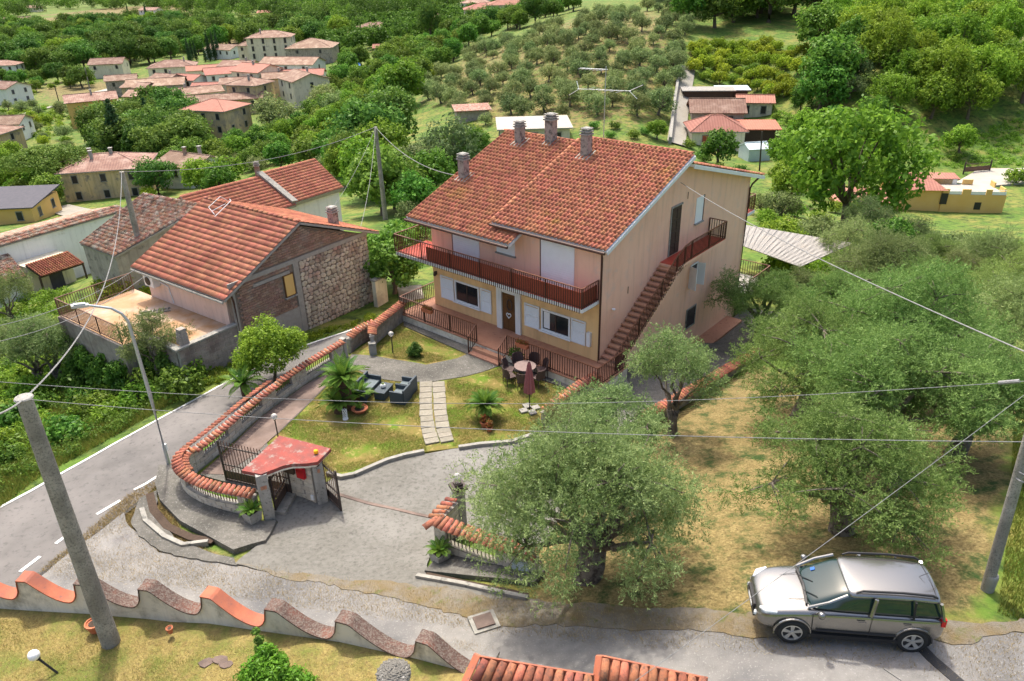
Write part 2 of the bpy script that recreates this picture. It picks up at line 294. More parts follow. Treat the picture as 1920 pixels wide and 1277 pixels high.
M['cream'] = mat('cream_plaster', (.66,.59,.44), (.72,.66,.52), .5, .9, .2, 10, c4=(.48,.42,.33), s4=.6, t4=.6, rand=.1, streak=0.7)
M['saffron'] = mat('saffron_plaster', (.66,.40,.12), (.70,.46,.17), .5, .9, .1, 10)
M['greywall'] = mat('old_grey_stone_wall', (.30,.26,.22), (.42,.37,.31), 1.5, .95, .5, 8, c4=(.16,.14,.12), s4=1.2, t4=.58, rand=.12, streak=0.6)
M['farwhite'] = mat('far_white_plaster', (.70,.69,.66), (.76,.75,.72), .6, .9, .1, 10, rand=.06, streak=0.45)
M['winhole'] = mat('dark_window_opening', (.03,.03,.033), None, 1, .3)
M['shutter_g'] = mat('green_shutter', (.06,.12,.09), None, 1, .6)
M['sheet'] = mat('corrugated_sheet', (.27,.255,.235), (.34,.325,.30), 2, .7, .4, 20, wave=(0, 3.2, .8), c4=(.3,.27,.23), s4=1, t4=.6)
M['tin'] = mat('pale_blue_tin', (.42,.50,.53), (.50,.58,.60), 2, .5, .1)
M['redsheet'] = mat('red_sheet_roof', (.42,.13,.08), (.47,.17,.11), 1, .7, .2, wave=(0, 2.5, .7))
M['lightpave'] = mat('pale_terrace_floor', (.33,.305,.26), (.40,.37,.32), 1, .8)
M['gravel'] = mat('pale_gravel_road', (.24,.225,.19), (.32,.30,.26), 1.5, .95, .4, 20, c4=(.26,.25,.2), s4=1.5, t4=.6)
M['trunk'] = mat('grey_brown_trunk', (.10,.075,.055), (.15,.12,.09), 6, .95, .6, 20)
M['olive'] = leafmat('olive_leaves', (.085,.14,.035), (.31,.38,.15), .30, .025, .3)
M['olive_near'] = leafmat('olive_leaves_near', (.08,.145,.028), (.40,.48,.20), .34, .02, .2)
M['olive_green'] = leafmat('olive_leaves_green', (.06,.14,.02), (.34,.46,.14), .34, .02, .2)
M['leaf_g'] = leafmat('bright_green_leaves', (.07,.16,.015), (.29,.43,.045), .40, .02, .22)
M['leaf_d'] = leafmat('dark_green_leaves', (.03,.09,.016), (.16,.27,.045), .30, .025, .25)
M['leaf_y'] = leafmat('yellow_green_leaves', (.15,.24,.018), (.36,.44,.035), .42, .02, .2)
M['leaf_m'] = leafmat('mid_green_leaves', (.04,.11,.016), (.20,.33,.045), .36, .03, .28)
M['needle'] = leafmat('conifer_needles', (.03,.075,.028), (.07,.13,.045), .12, .015, .2)
M['pine'] = leafmat('pine_needles', (.06,.13,.022), (.18,.26,.045), .2, .01, .1)
M['cycad'] = leafmat('cycad_fronds', (.05,.13,.018), (.17,.28,.04), .25, .01, .1)
M['shrub'] = leafmat('glossy_shrub_leaves', (.08,.20,.015), (.18,.33,.03), .3, .01, .1)
M['redflower'] = leafmat('red_flowers', (.30,.03,.02), (.10,.15,.03), .2, .01, .1)
M['drygrass'] = leafmat('dry_grass_blades', (.22,.155,.055), (.46,.36,.17), .3, .01, .1)
M['greengrass'] = leafmat('green_grass_blades', (.10,.17,.02), (.27,.24,.06), .3, .01, .1)
M['straw'] = leafmat('straw_blades', (.30,.235,.06), (.58,.47,.18), .3, .01, .1)
M['autumn'] = leafmat('reddish_leaves', (.12,.04,.03), (.22,.09,.06), .2, .01, .1)

# ------------------------------------------------------------------ mesh building
class MB:
    def __init__(s): s.v = []; s.f = []
    def add(s, vs, fs):
        k = len(s.v); s.v += [tuple(map(float, p)) for p in vs]; s.f += [tuple(i+k for i in f) for f in fs]; return s
    def box(s, c, d, rz=0, M=None, bev=0):
        x, y, z = d[0]/2, d[1]/2, d[2]/2
        vs = [Vector((a*x, b*y, e*z)) for e in (-1, 1) for a, b in ((-1, -1), (1, -1), (1, 1), (-1, 1))]
        if M is None: M = Matrix.Rotation(rz, 3, 'Z')
        return s.add([M @ p+Vector(c) for p in vs], [(3,2,1,0),(4,5,6,7),(0,1,5,4),(1,2,6,5),(2,3,7,6),(3,0,4,7)])
    def tube(s, p0, p1, r0, r1=None, n=8, caps=True):
        r1 = r0 if r1 is None else r1; p0 = Vector(p0); p1 = Vector(p1); q = (p1-p0).to_track_quat('Z', 'Y').to_matrix() if (p1-p0).length > 1e-6 else Matrix.Identity(3)
        vs = [p0+q @ Vector((r0*math.cos(2*PI*i/n), r0*math.sin(2*PI*i/n), 0)) for i in range(n)]+[p1+q @ Vector((r1*math.cos(2*PI*i/n), r1*math.sin(2*PI*i/n), 0)) for i in range(n)]
        fs = [(i, (i+1) % n, n+(i+1) % n, n+i) for i in range(n)]
        if caps: fs += [tuple(range(n-1, -1, -1)), tuple(range(n, 2*n))]
        return s.add(vs, fs)
    def path(s, pts, r, n=6):
        pts = [Vector(p) for p in pts]; rs = r if isinstance(r, (list, tuple)) else [r]*len(pts); vs = []; fs = []
        for i, p in enumerate(pts):
            t = (pts[min(i+1, len(pts)-1)]-pts[max(i-1, 0)]).normalized(); q = t.to_track_quat('Z', 'Y').to_matrix()
            vs += [p+q @ Vector((rs[i]*math.cos(2*PI*k/n), rs[i]*math.sin(2*PI*k/n), 0)) for k in range(n)]
        for i in range(len(pts)-1):
            fs += [(i*n+k, i*n+(k+1) % n, (i+1)*n+(k+1) % n, (i+1)*n+k) for k in range(n)]
        fs += [tuple(range(n-1, -1, -1)), tuple((len(pts)-1)*n+k for k in range(n))]
        return s.add(vs, fs)
    def lathe(s, prof, c=(0, 0, 0), n=16):
        vs = [(c[0]+r*math.cos(2*PI*i/n), c[1]+r*math.sin(2*PI*i/n), c[2]+z) for r, z in prof for i in range(n)]
        fs = [(j*n+i, j*n+(i+1) % n, (j+1)*n+(i+1) % n, (j+1)*n+i) for j in range(len(prof)-1) for i in range(n)]
        fs += [tuple(range(n-1, -1, -1)), tuple((len(prof)-1)*n+i for i in range(n))]
        return s.add(vs, fs)
    def prism(s, poly, z0, z1):
        n = len(poly); a = sum(poly[i][0]*poly[(i+1) % n][1]-poly[(i+1) % n][0]*poly[i][1] for i in range(n))
        if a < 0: poly = poly[::-1]
        f0 = z0 if callable(z0) else (lambda x, y: z0); f1 = z1 if callable(z1) else (lambda x, y: z1)
        vs = [(x, y, f0(x, y)) for x, y in poly]+[(x, y, f1(x, y)) for x, y in poly]
        return s.add(vs, [tuple(range(n-1, -1, -1)), tuple(range(n, 2*n))]+[(i, (i+1) % n, n+(i+1) % n, n+i) for i in range(n)])
    def slab(s, q, t):     # quad with thickness t below
        q = [Vector(p) for p in q]; nrm = (q[1]-q[0]).cross(q[-1]-q[0]).normalized()
        if nrm.z < 0: q = q[::-1]; nrm = -nrm
        n = len(q); return s.add([p-nrm*t for p in q]+q, [tuple(range(n-1, -1, -1)), tuple(range(n, 2*n))]+[(i, (i+1) % n, n+(i+1) % n, n+i) for i in range(n)])
    def mesh(s, name, m, smooth=False):
        me = bpy.data.meshes.new(name); me.from_pydata(s.v, [], s.f); me.materials.append(m)
        if smooth: me.polygons.foreach_set('use_smooth', [True]*len(me.polygons))
        me.update(); return me
    def build(s, name, m, parent=None, smooth=False, loc=None, rz=0, **tags):
        o = bpy.data.objects.new(name, s.mesh(name, M[m] if isinstance(m, str) else m, smooth)); COL.objects.link(o)
        if parent: o.parent = parent
        if loc is not None: o.location = loc
        if rz: o.rotation_euler = (0, 0, rz)
        for k, v in tags.items(): o[k] = v
        return o
def thing(name, label, cat, loc=(0, 0, 0), rz=0, group=None):
    o = bpy.data.objects.new(name, None); COL.objects.link(o); o.location = loc; o.rotation_euler = (0, 0, rz); o.empty_display_size = .3
    o['label'] = label; o['category'] = cat
    if group: o['group'] = group
    return o
def struct_(o): o['kind'] = 'structure'; return o
def piece(name, me, parent, loc, rot=None, scale=None, M4=None):
    o = bpy.data.objects.new(name, me); COL.objects.link(o); o.parent = parent
    if M4 is not None: o.matrix_basis = M4; return o
    o.location = loc
    if rot is not None: o.rotation_euler = rot
    if scale is not None: o.scale = scale
    return o
def kids(o): return KID.get(o.name, [])
def dup(root, loc, rz=None, sc_=None, label=None):
    r = root.copy(); COL.objects.link(r); r.location = loc
    if rz is not None: r.rotation_euler = (0, 0, rz)
    if sc_ is not None: r.scale = (sc_,)*3 if isinstance(sc_, (int, float)) else sc_
    if label: r['label'] = label
    for ch in list(root.children):
        c = ch.copy(); COL.objects.link(c); c.parent = r
        for g in list(ch.children):
            d = g.copy(); COL.objects.link(d); d.parent = c
    return r
def unit_box(name, m, d, bev=0, jit=0):
    mb = MB(); mb.box((0, 0, 0), d)
    me = mb.mesh(name, M[m])
    if bev:
        import bmesh
        b = bmesh.new(); b.from_mesh(me); bmesh.ops.bevel(b, geom=b.edges[:], offset=bev, segments=1, affect='EDGES')
        if jit:
            for v in b.verts: v.co += Vector((random.uniform(-jit, jit) for _ in range(3)))
        b.to_mesh(me); b.free()
    return me
def drape(name, m, xy, off=.03, step=.6, flat=None, skirt=.35, kind='structure', parent=None, dens=.5, jit=0., zf=None):
    b = []; n = len(xy); dens = .22 if jit else dens; jr = random.Random(n)
    for i in range(n):
        a = np.array(xy[i]); c = np.array(xy[(i+1) % n]); k = max(1, int(np.linalg.norm(c-a)/dens))
        for j in range(k): b.append(tuple(a+(c-a)*j/k))
    if jit:
        w1 = [jr.uniform(-1, 1) for _ in b]; w2 = [sum(w1[(i+k) % len(b)] for k in range(-3, 4))/2.6 for i in range(len(b))]
        b = [(x+jit*(w1[i]*.35+w2[i]), y+jit*(w1[-i]*.35+w2[-i])) for i, (x, y) in enumerate(b)]
    xs = [p[0] for p in b]; ys = [p[1] for p in b]
    gx, gy = np.meshgrid(np.arange(min(xs), max(xs), step), np.arange(min(ys), max(ys), step)); gx = gx.ravel(); gy = gy.ravel()
    k = in_poly(gx, gy, b) & (dist_poly(gx, gy, b) > step*.35)
    pts = [Vector(p) for p in b]+[Vector(p) for p in zip(gx[k], gy[k])]
    vo, eo, fo, *_ = delaunay_2d_cdt(pts, [], [list(range(len(b)))], 1, 1e-4)
    V2 = [(p.x, p.y) for p in vo]; zz = gz([p[0] for p in V2], [p[1] for p in V2])+off if flat is None else np.full(len(V2), flat)
    if zf: zz = [zf(x, y)+off for x, y in V2]
    vs = [(x, y, z) for (x, y), z in zip(V2, zz)]; fs = []
    for f in fo:
        (x0, y0), (x1, y1), (x2, y2) = [V2[i] for i in f[:3]]
        fs.append(tuple(f) if (x1-x0)*(y2-y0)-(x2-x0)*(y1-y0) > 0 else tuple(f[::-1]))
    cnt = {}
    for f in fs:
        for i in range(len(f)): cnt[(f[i], f[(i+1) % len(f)])] = 1
    edge = [e for e in cnt if (e[1], e[0]) not in cnt]; base = {}
    for a, c in edge:
        for q in (a, c):
            if q not in base: base[q] = len(vs); vs.append((vs[q][0], vs[q][1], vs[q][2]-skirt))
        fs.append((a, base[a], base[c], c))
    mb = MB(); mb.add(vs, fs); o = mb.build(name, m, parent)
    if kind: o['kind'] = kind
    return o
def np_mesh(name, verts, faces4, m, var=None, smooth=False):
    me = bpy.data.meshes.new(name); nv = len(verts); nf, k = faces4.shape
    me.vertices.add(nv); me.vertices.foreach_set('co', verts.astype(np.float32).ravel())
    me.loops.add(nf*k); me.loops.foreach_set('vertex_index', faces4.astype(np.int32).ravel())
    me.polygons.add(nf); me.polygons.foreach_set('loop_start', (np.arange(nf)*k).astype(np.int32)); me.polygons.foreach_set('loop_total', np.full(nf, k, np.int32))
    me.update(calc_edges=True)
    if var is not None:
        a = me.attributes.new('var', 'FLOAT', 'FACE'); a.data.foreach_set('value', np.asarray(var, np.float32))
    me.materials.append(M[m] if isinstance(m, str) else m)
    return me

# ground sheet ---------------------------------------------------------
nx, ny = len(GX), len(GY)
idx = np.arange(nx*ny).reshape(nx, ny)
q0, q1, q2, q3 = idx[:-1, :-1].ravel(), idx[1:, :-1].ravel(), idx[1:, 1:].ravel(), idx[:-1, 1:].ravel()
tri = np.concatenate([np.stack([q0, q1, q2], 1), np.stack([q0, q2, q3], 1)])
gm = np_mesh('ground', np.stack([XX.ravel(), YY.ravel(), ZZ.ravel()], 1), tri, 'ground')
DRY = [((240,930),(300,900),(345,1010),(450,1060),(700,1100),(1000,1130),(1400,1170),(1920,1170),(1920,1320),(300,1100),(60,1085)),((1020,760),(1190,800),(1330,740),(1420,680),(1520,740),(1700,700),(1920,740),(1900,820),(1870,1000),(1850,1150),(1400,1200),(1150,1170),(1010,1130),(990,1000),(900,900)),
       ((760,200),(830,120),(980,70),(1100,20),(1290,20),(1290,120),(1262,250),(1000,260),(880,230)),
       ((60,155),(200,155),(300,140),(190,185),(130,195),(40,165)),
       ((370,50),(560,60),(520,95),(380,85)),((0,30),(120,35),(100,48),(0,52)),((1870,40),(1920,25),(1920,90),(1880,80)),
       ((0,1160),(200,1165),(500,1235),(700,1290),(700,1400),(-100,1400),(-100,1160)),((130,20),(360,5),(360,30),(130,36))]
dry = np.zeros(XX.shape)
for poly in DRY:
    pl = A(*poly); dd = dist_poly(XX, YY, pl); i_ = in_poly(XX, YY, pl); soft = np.clip(np.hypot(XX, YY)*.04, .5, 12)
    cap = .56 if poly[0] == (760,200) else 1.
    dry = np.maximum(dry, cap*np.where(i_, np.clip(.5+dd/soft*.5, 0, 1), np.clip(.5-dd/soft*.5, 0, 1)))
a_ = gm.attributes.new('dry', 'FLOAT', 'POINT'); a_.data.foreach_set('value', dry.ravel().astype(np.float32))
dry = np.maximum(dry, np.where(m > .4, 1., 0.)); a_.data.foreach_set('value', dry.ravel().astype(np.float32))
gm.polygons.foreach_set('use_smooth', [True]*len(gm.polygons))
go = bpy.data.objects.new('ground', gm); COL.objects.link(go); struct_(go)

# ------------------------------------------------------------------ roads, yards, lawns
ROAD = A((0,955),(60,920),(130,880),(215,832),(300,785),(390,736),(478,688),(520,669),(560,652),(600,638),(640,625),(700,604),(750,582),(752,592),(720,604),(690,618),(650,645),(600,672),(520,722),(430,790),(350,850),(325,880),(290,915),(262,940),(238,962),(150,1030),(80,1085),(0,1150),(-220,1330),(-400,1200),(-200,1065))
drape('main_road', 'asphalt', ROAD, .03, .8)
LANE = A((238,962),(246,985),(300,1035),(440,1062),(600,1092),(750,1122),(900,1152),(1000,1165),(1150,1172),(1400,1188),(1600,1192),(1920,1190),(2150,1195),(2150,1340),(1600,1370),(1200,1330))
LP = LANE+[(.6,11.35)]+[(p[0], p[1]+.12) for p in SW[::-1][2:]]+A((-200,1200),(0,1140),(80,1085),(150,1030))
drape('lane', 'lane', LP, .085, .4, jit=.07, skirt=.12)
def strip(name, m, pts, wd, off, up=.02, kind='structure', **k):
    n = len(pts); L_, R_ = [], []
    for i in range(n):
        a = np.array(pts[max(i-1, 0)]); c = np.array(pts[min(i+1, n-1)]); t = (c-a)/np.linalg.norm(c-a); nn = np.array([-t[1], t[0]])
        L_.append(tuple(np.array(pts[i])+nn*wd/2)); R_.append(tuple(np.array(pts[i])-nn*wd/2))
    return drape(name, m, L_+R_[::-1], off, .5, skirt=up, kind=kind)
far_edge = A((-40,975),(60,921),(130,881),(215,833),(300,786),(390,737),(478,689),(560,653),(640,626),(700,605),(748,586))
strip('road_edge_line', 'white_paint', far_edge, .13, .05)
strip('road_edge_line', 'white_paint', A((252,920),(275,908),(298,893)), .12, .05)
for a_, b_ in (((182,966),(226,940)), ((105,1021),(131,1002)), ((38,1074),(76,1045))):
    strip('road_dash_line', 'white_paint', A(a_, b_), .13, .05)
strip('road_drain', 'blackp', A((262,943),(200,990),(165,1018),(110,1060),(70,1085)), .17, .06)
_up = lambda x, y: 2.25+min(max((x+9)*.10, 0), 1.0)
drape('upper_garden', 'straw_ground', [(-24, 15.3)]+[(p[0], p[1]-.02) for p in SW[:-1]]+[(-.2, 8.5), (-24, 8.5)], .05, .5, zf=_up)
# garden levels
LAWN_TOP = .10
G_IN = A((652,668),(697,636),(712,622),(757,596),(770,583),(800,590),(950,650),(1125,705),(1085,750),(1020,792),(1010,815),(960,829),(895,835),(838,842),(790,848),(760,856),(720,868),(690,880),(665,889),(632,890),(610,905),(560,915),(500,925),(440,905),(372,890),(420,848),(484,785),(567,724), z=.1)
o = drape('garden_lawn', 'lawn', G_IN, flat=LAWN_TOP, step=1.5, skirt=.4)
CP = A((648,674),(660,664),(701,667),(740,674),(779,680),(799,684),(857,672),(885,660),(936,686),(905,697),(870,706),(832,712),(813,715),(787,716),(748,715),(710,710),(668,693),(640,705),(618,718),(560,776),(522,812),(500,830),(515,860),(560,900),(610,912),(590,925),(500,928),(440,908),(374,890),(424,846),(488,783),(571,722), z=.12)
drape('garden_path', 'conc_d', CP, flat=.125, step=1.2, skirt=.1)
RP = A((640,690),(655,690),(618,716),(560,774),(522,810),(498,832),(480,850),(420,890),(376,888),(426,845),(490,782),(572,722), z=.13)
drape('side_path', 'path_red', RP, flat=.14, step=1.2, skirt=.1)
drape('yard_slab', 'conc_d', A((757,598),(768,600),(890,655),(884,667),(757,611), z=.13), flat=.145, step=2, skirt=.1)
drape('yard_slab', 'conc_d', A((936,686),(952,672),(1100,722),(1112,735),(1085,735), z=.13), flat=.145, step=2, skirt=.1)
# drive
DRV = A((605,915),(632,893),(665,892),(690,883),(720,871),(760,859),(838,845),(895,838),(960,832),(1010,817),(1040,790),(1130,722),(1170,690),(1290,665),(1345,625),(1400,580),(1480,590),(1420,668),(1320,738),(1200,806),(1120,870),(1050,960),(1010,1045),(870,1010),(812,1030),(800,1080),(1000,1128),(1010,1140),(900,1150),(750,1120),(600,1090),(440,1062),(500,1020),(520,985),(512,968),(545,920),(600,922))
drape('driveway', 'conc', DRV, .10, .4, jit=.06, skirt=.1)
drape('drive_verge', 'conc_d', A((1170,700),(1290,668),(1345,628),(1400,583),(1480,592),(1420,664),(1320,734),(1210,790)), .125, .5)
drape('gate_pavement', 'conc_d', A((300,880),(325,880),(345,900),(360,940),(420,965),(490,985),(520,985),(500,1022),(440,1040),(395,1015),(340,985),(302,945),(293,915)), .22, .6, skirt=.5)
drape('gutter_pavement', 'conc_d', A((246,985),(262,940),(296,925),(300,985),(340,1020),(400,1042),(440,1048),(445,1063),(380,1058),(300,1037),(262,1010)), .135, .4, jit=.06, skirt=.1)
strip('gutter_kerb', 'kerb', A((268,960),(275,982),(310,1012),(345,1028),(392,1022)), .16, .21, .2)
strip('gutter_channel', 'soil', A((282,930),(290,962),(315,992),(360,1013),(402,1020)), .28, .145, .05)
# lane edge details
drape('dry_verge', 'verge2', A((440,1062),(560,1080),(690,1092),(780,1104),(1000,1132),(1150,1140),(1400,1160),(1920,1165),(2000,1200),(1920,1202),(1400,1200),(1250,1186),(1130,1184),(950,1178),(840,1160),(760,1134),(600,1100)), .102, .4, jit=.16, skirt=.06)
strip('drain_channel', 'blackp', A((1726,1222),(1745,1242),(1775,1268),(1800,1290)), .25, .125)
drape('drain_apron', 'lane', A((1655,1260),(1700,1222),(1745,1205),(1800,1225),(1840,1290),(1700,1290)), .105, .5)
mh = thing('manhole', 'raised square concrete manhole cover beside the lane, left of the grey asphalt patch', 'manhole', tuple(at(908, 1175)))
MB().box((0, 0, .10), (.72, .62, .2), .35).build('frame', 'kerb', mh); MB().box((0, 0, .22), (.5, .42, .04), .35).build('lid', 'path_red', mh)
# stepping stones
sp = bpy.data.objects.new('stepping_path', None); COL.objects.link(sp); sp['kind'] = 'structure'
stone_me = unit_box('stone', 'step', (1, 1, .09), .018, .012)
lc = [(798,719),(798,730),(797,741),(797,752),(798,764),(798,776),(800,790),(803,805),(806,817),(811,829)]
Lp = [atz(u, v, .12) for u, v in ((799,716),(798,745),(799,775),(803,806),(811,832))]
Rp = [atz(u, v, .12) for u, v in ((822,716),(824,745),(826,775),(831,806),(839,829))]
def along(P_, t):
    t = t*(len(P_)-1); i = min(int(t), len(P_)-2); return P_[i]+(P_[i+1]-P_[i])*(t-i)
for P_ in (Lp, Rp):
    NS = 11
    for i in range(NS):
        c = along(P_, (i+.5)/NS); a = along(P_, i/NS); b = along(P_, (i+1)/NS); dd = b-a; L_ = np.linalg.norm(dd)
        piece('stone', stone_me, sp, (c[0], c[1], .12), (0, 0, math.atan2(dd[1], dd[0])+random.uniform(-.05, .05)), (L_*.97, .55+random.uniform(-.02, .03), 1))
# lawn kerb (curved)
def wall_strip(name, m, pts, th, z0, z1, parent=None, **tags):
    n = len(pts); L_, R_ = [], []
    for i in range(n):
        a = np.array(pts[max(i-1, 0)][:2]); c = np.array(pts[min(i+1, n-1)][:2]); t = (c-a)/np.linalg.norm(c-a); nn = np.array([-t[1], t[0]])
        L_.append(np.array(pts[i][:2])+nn*th/2); R_.append(np.array(pts[i][:2])-nn*th/2)
    mb = MB()
    for i in range(n-1):
        za = z0(*pts[i][:2]) if callable(z0) else z0; zb = z0(*pts[i+1][:2]) if callable(z0) else z0
        ya = z1(*pts[i][:2]) if callable(z1) else z1; yb = z1(*pts[i+1][:2]) if callable(z1) else z1
        q = [L_[i], L_[i+1], R_[i+1], R_[i]]
        mb.add([(*q[0], za), (*q[1], zb), (*q[2], zb), (*q[3], za), (*q[0], ya), (*q[1], yb), (*q[2], yb), (*q[3], ya)],
               [(0,1,2,3),(7,6,5,4),(4,5,1,0),(5,6,2,1),(6,7,3,2),(7,4,0,3)])
    return mb.build(name, m, parent, **tags)
kA = A((613,886),(640,893),(665,888),(690,877),(725,862),(760,852),(795,845), z=.2)
kB = A((860,838),(900,832),(960,827),(1005,812), z=.2)
for i, kp in enumerate((kA, kB)):
    k_ = wall_strip('lawn_kerb', 'kerb', kp, .16, -.2, .24); k_['label'] = ('long curved concrete kerb between lawn and drive, left of the stepping stones', 'short concrete kerb between lawn and drive, right of the stepping stones, running under the olive')[i]; k_['category'] = 'kerb'
"""far roads"""
strip('far_road', 'gravel', A((40,215),(130,193),(260,188),(300,182)), 3.2, .25)
strip('far_road', 'lightpave', A((160,180),(280,150),(340,138),(480,120),(560,112)), 4.0, .35)
strip('far_lane', 'gravel', A((1290,128),(1283,165),(1275,210),(1268,272)), 3.0, .25)
drape('far_yard', 'lightpave', A((1835,318),(1920,318),(1920,345),(1850,352),(1790,345)), .25, 3)
drape('far_yard', 'gravel', A((745,540),(790,535),(795,560),(750,572)), .06, 1)
drape('far_yard', 'gravel', A((85,395),(130,385),(215,400),(140,412)), .2, 3)
strip('far_lane', 'asphalt', A((520,160),(560,185),(600,215),(640,245)), 4.0, .3)

# ------------------------------------------------------------------ roof tiles
def tile_mesh(kind, pu, L_, th=.0):
    if kind == 'barrel': prof = [(0, 0), (.12, .6), (.32, 1), (.52, .6), (.64, 0), (.82, -.12), (1, 0)]; hh = pu*.30
    else: prof = [(0, .0), (.06, 1), (.14, .1), (.5, 0), (.56, .5), (.62, .0), (1, 0)]; hh = .022
    vs = []; n = len(prof)
    for j, (y, dz) in enumerate(((0, .035), (L_, 0))):
        for x, z in prof: vs.append((x*pu, y, z*hh+dz))
    for x, z in prof: vs.append((x*pu, .004, z*hh-.01))
    fs = [(i, i+1, n+i+1, n+i) for i in range(n-1)]+[(2*n+i, 2*n+i+1, i+1, i) for i in range(n-1)]
    return vs, fs
TCACHE = {}
def lay_tiles(parent, o, ux, uy, W_, L_, pu, pv, m, kind='barrel', nparts=300, clip=None, wonk=0., name='roof_tile'):
    """tiles over a rectangle: o = lower-left corner in the parent's frame, ux along the eave, uy up the slope"""
    o, ux, uy = Vector(o), Vector(ux).normalized(), Vector(uy).normalized(); nz = ux.cross(uy)
    nu = max(1, round(W_/pu)); nv = max(1, round(L_/pv)); pu = W_/nu; pv = L_/nv
    key = (kind, round(pu, 3), round(pv, 3), m)
    vs, fs = tile_mesh(kind, pu, pv*1.12)
    if key not in TCACHE:
        mb = MB(); mb.add(vs, fs); TCACHE[key] = mb.mesh(name, M[m], True)
    me = TCACHE[key]; R = Matrix((ux, uy, nz)).transposed()
    spots = []
    PM = parent.matrix_basis if parent.parent is None else parent.parent.matrix_basis @ parent.matrix_basis
    campos = PM.inverted() @ Vector((0, 0, CAMZ))
    for i in range(nu):
        for j in range(nv):
            if clip and not clip((i+.5)*pu, (j+.5)*pv): continue
            p = o+ux*(i*pu)+uy*(j*pv)+nz*(random.uniform(0, wonk))+ux*random.uniform(-wonk, wonk)
            spots.append(((p-campos).length, random.random(), p, random.uniform(-wonk, wonk)*.8))
    spots.sort(key=lambda s: s[0])
    for d_, r_, p, a in spots[:nparts]:
        piece(name, me, parent, None, M4=Matrix.Translation(p) @ (R @ Matrix.Rotation(a, 3, 'Z')).to_4x4())
    rest = spots[nparts:]
    if rest:
        v0 = np.array(vs); V_ = []; F_ = []; var = []
        for k, (d_, r_, p, a) in enumerate(rest):
            q = np.array(R @ Matrix.Rotation(a, 3, 'Z')); V_.append(v0 @ q.T+np.array(p)); F_.append(np.array(fs)+k*len(vs)); var += [r_]*len(fs)
        me2 = np_mesh(name+'s', np.concatenate(V_), np.concatenate(F_), m, var)
        me2.polygons.foreach_set('use_smooth', [True]*len(me2.polygons))
        ob = bpy.data.objects.new(name+'s', me2); COL.objects.link(ob); ob.parent = parent; ob['kind'] = 'stuff'
coppo_v, coppo_f = [], []
def coppo_mesh(name, m, L_=.46, r0=.072, r1=.092):
    k = (name, m, L_, r0)
    if k in TCACHE: return TCACHE[k]
    n = 6; vs = []
    for y, r in ((0, r1), (L_, r0)):
        for i in range(n+1):
            a = PI*i/n; vs.append((r*math.cos(a), y, r*.8*math.sin(a)))
    for y, r in ((0, r1), (L_, r0)):
        for i in range(n+1):
            a = PI*i/n; vs.append(((r-.016)*math.cos(a), y, (r-.016)*.8*math.sin(a)))
    q = n+1
    fs = [(i, q+i, q+i+1, i+1) for i in range(n)]+[(i, i+1, 2*q+i+1, 2*q+i) for i in range(n)]+[(2*q+i, 2*q+i+1, 3*q+i+1, 3*q+i) for i in range(n)]+[(q+i, 3*q+i, 3*q+i+1, q+i+1) for i in range(n)]
    mb = MB(); mb.add(vs, fs); TCACHE[k] = mb.mesh(name, M[m], True); return TCACHE[k]

def cumlen(pts):
    c = [0]
    for a, b in zip(pts, pts[1:]): c.append(c[-1]+math.hypot(b[0]-a[0], b[1]-a[1]))
    return c
def samp(pts, c, s):
    s = min(max(s, 0), c[-1]-1e-6); i = max(0, int(np.searchsorted(c, s, 'right'))-1); i = min(i, len(pts)-2); t = (s-c[i])/(c[i+1]-c[i]+1e-9)
    a, b = np.array(pts[i], float), np.array(pts[i+1], float); d_ = (b-a)[:2]; d_ /= np.linalg.norm(d_); return a+(b-a)*t, d_
def smooth_path(pts, n=2):
    for _ in range(n):
        q = [pts[0]]
        for a, b in zip(pts, pts[1:]):
            a = np.array(a); b = np.array(b); q += [tuple(a*.75+b*.25), tuple(a*.25+b*.75)]
        q.append(pts[-1]); pts = q
    return pts
def coping(parent, pts, ztop, side, pitch=.2, tilt=.30, L_=.44, back=.06, s0=0, s1=None, m='cope'):
    """row of curved tiles laid across a wall, falling to one side of the path (side=+1 left, -1 right)"""
    c = cumlen(pts); s1 = c[-1] if s1 is None else s1; n = max(1, int((s1-s0)/pitch)); me = coppo_mesh('coping_tile', m, L_)
    for i in range(n):
        p, t = samp(pts, c, s0+(i+.5)*(s1-s0)/n); nrm = np.array([-t[1], t[0]])*side
        y = Vector((-nrm[0]*math.cos(tilt), -nrm[1]*math.cos(tilt), math.sin(tilt)))
        x = y.cross(Vector((0, 0, 1))).normalized(); z = x.cross(y)
        zt = ztop(p[0], p[1]) if callable(ztop) else ztop
        low = Vector((p[0], p[1], zt))+Vector((nrm[0], nrm[1], 0))*(L_*math.cos(tilt)-back)
        low.z = zt-(L_-back)*math.sin(tilt)
        a = random.uniform(-.05, .05)
        piece('coping_tile', me, parent, None, M4=Matrix.Translation(low+Vector((0, 0, random.uniform(0, .012)))) @ (Matrix((x, y, z)).transposed() @ Matrix.Rotation(a, 3, 'Z')).to_4x4())
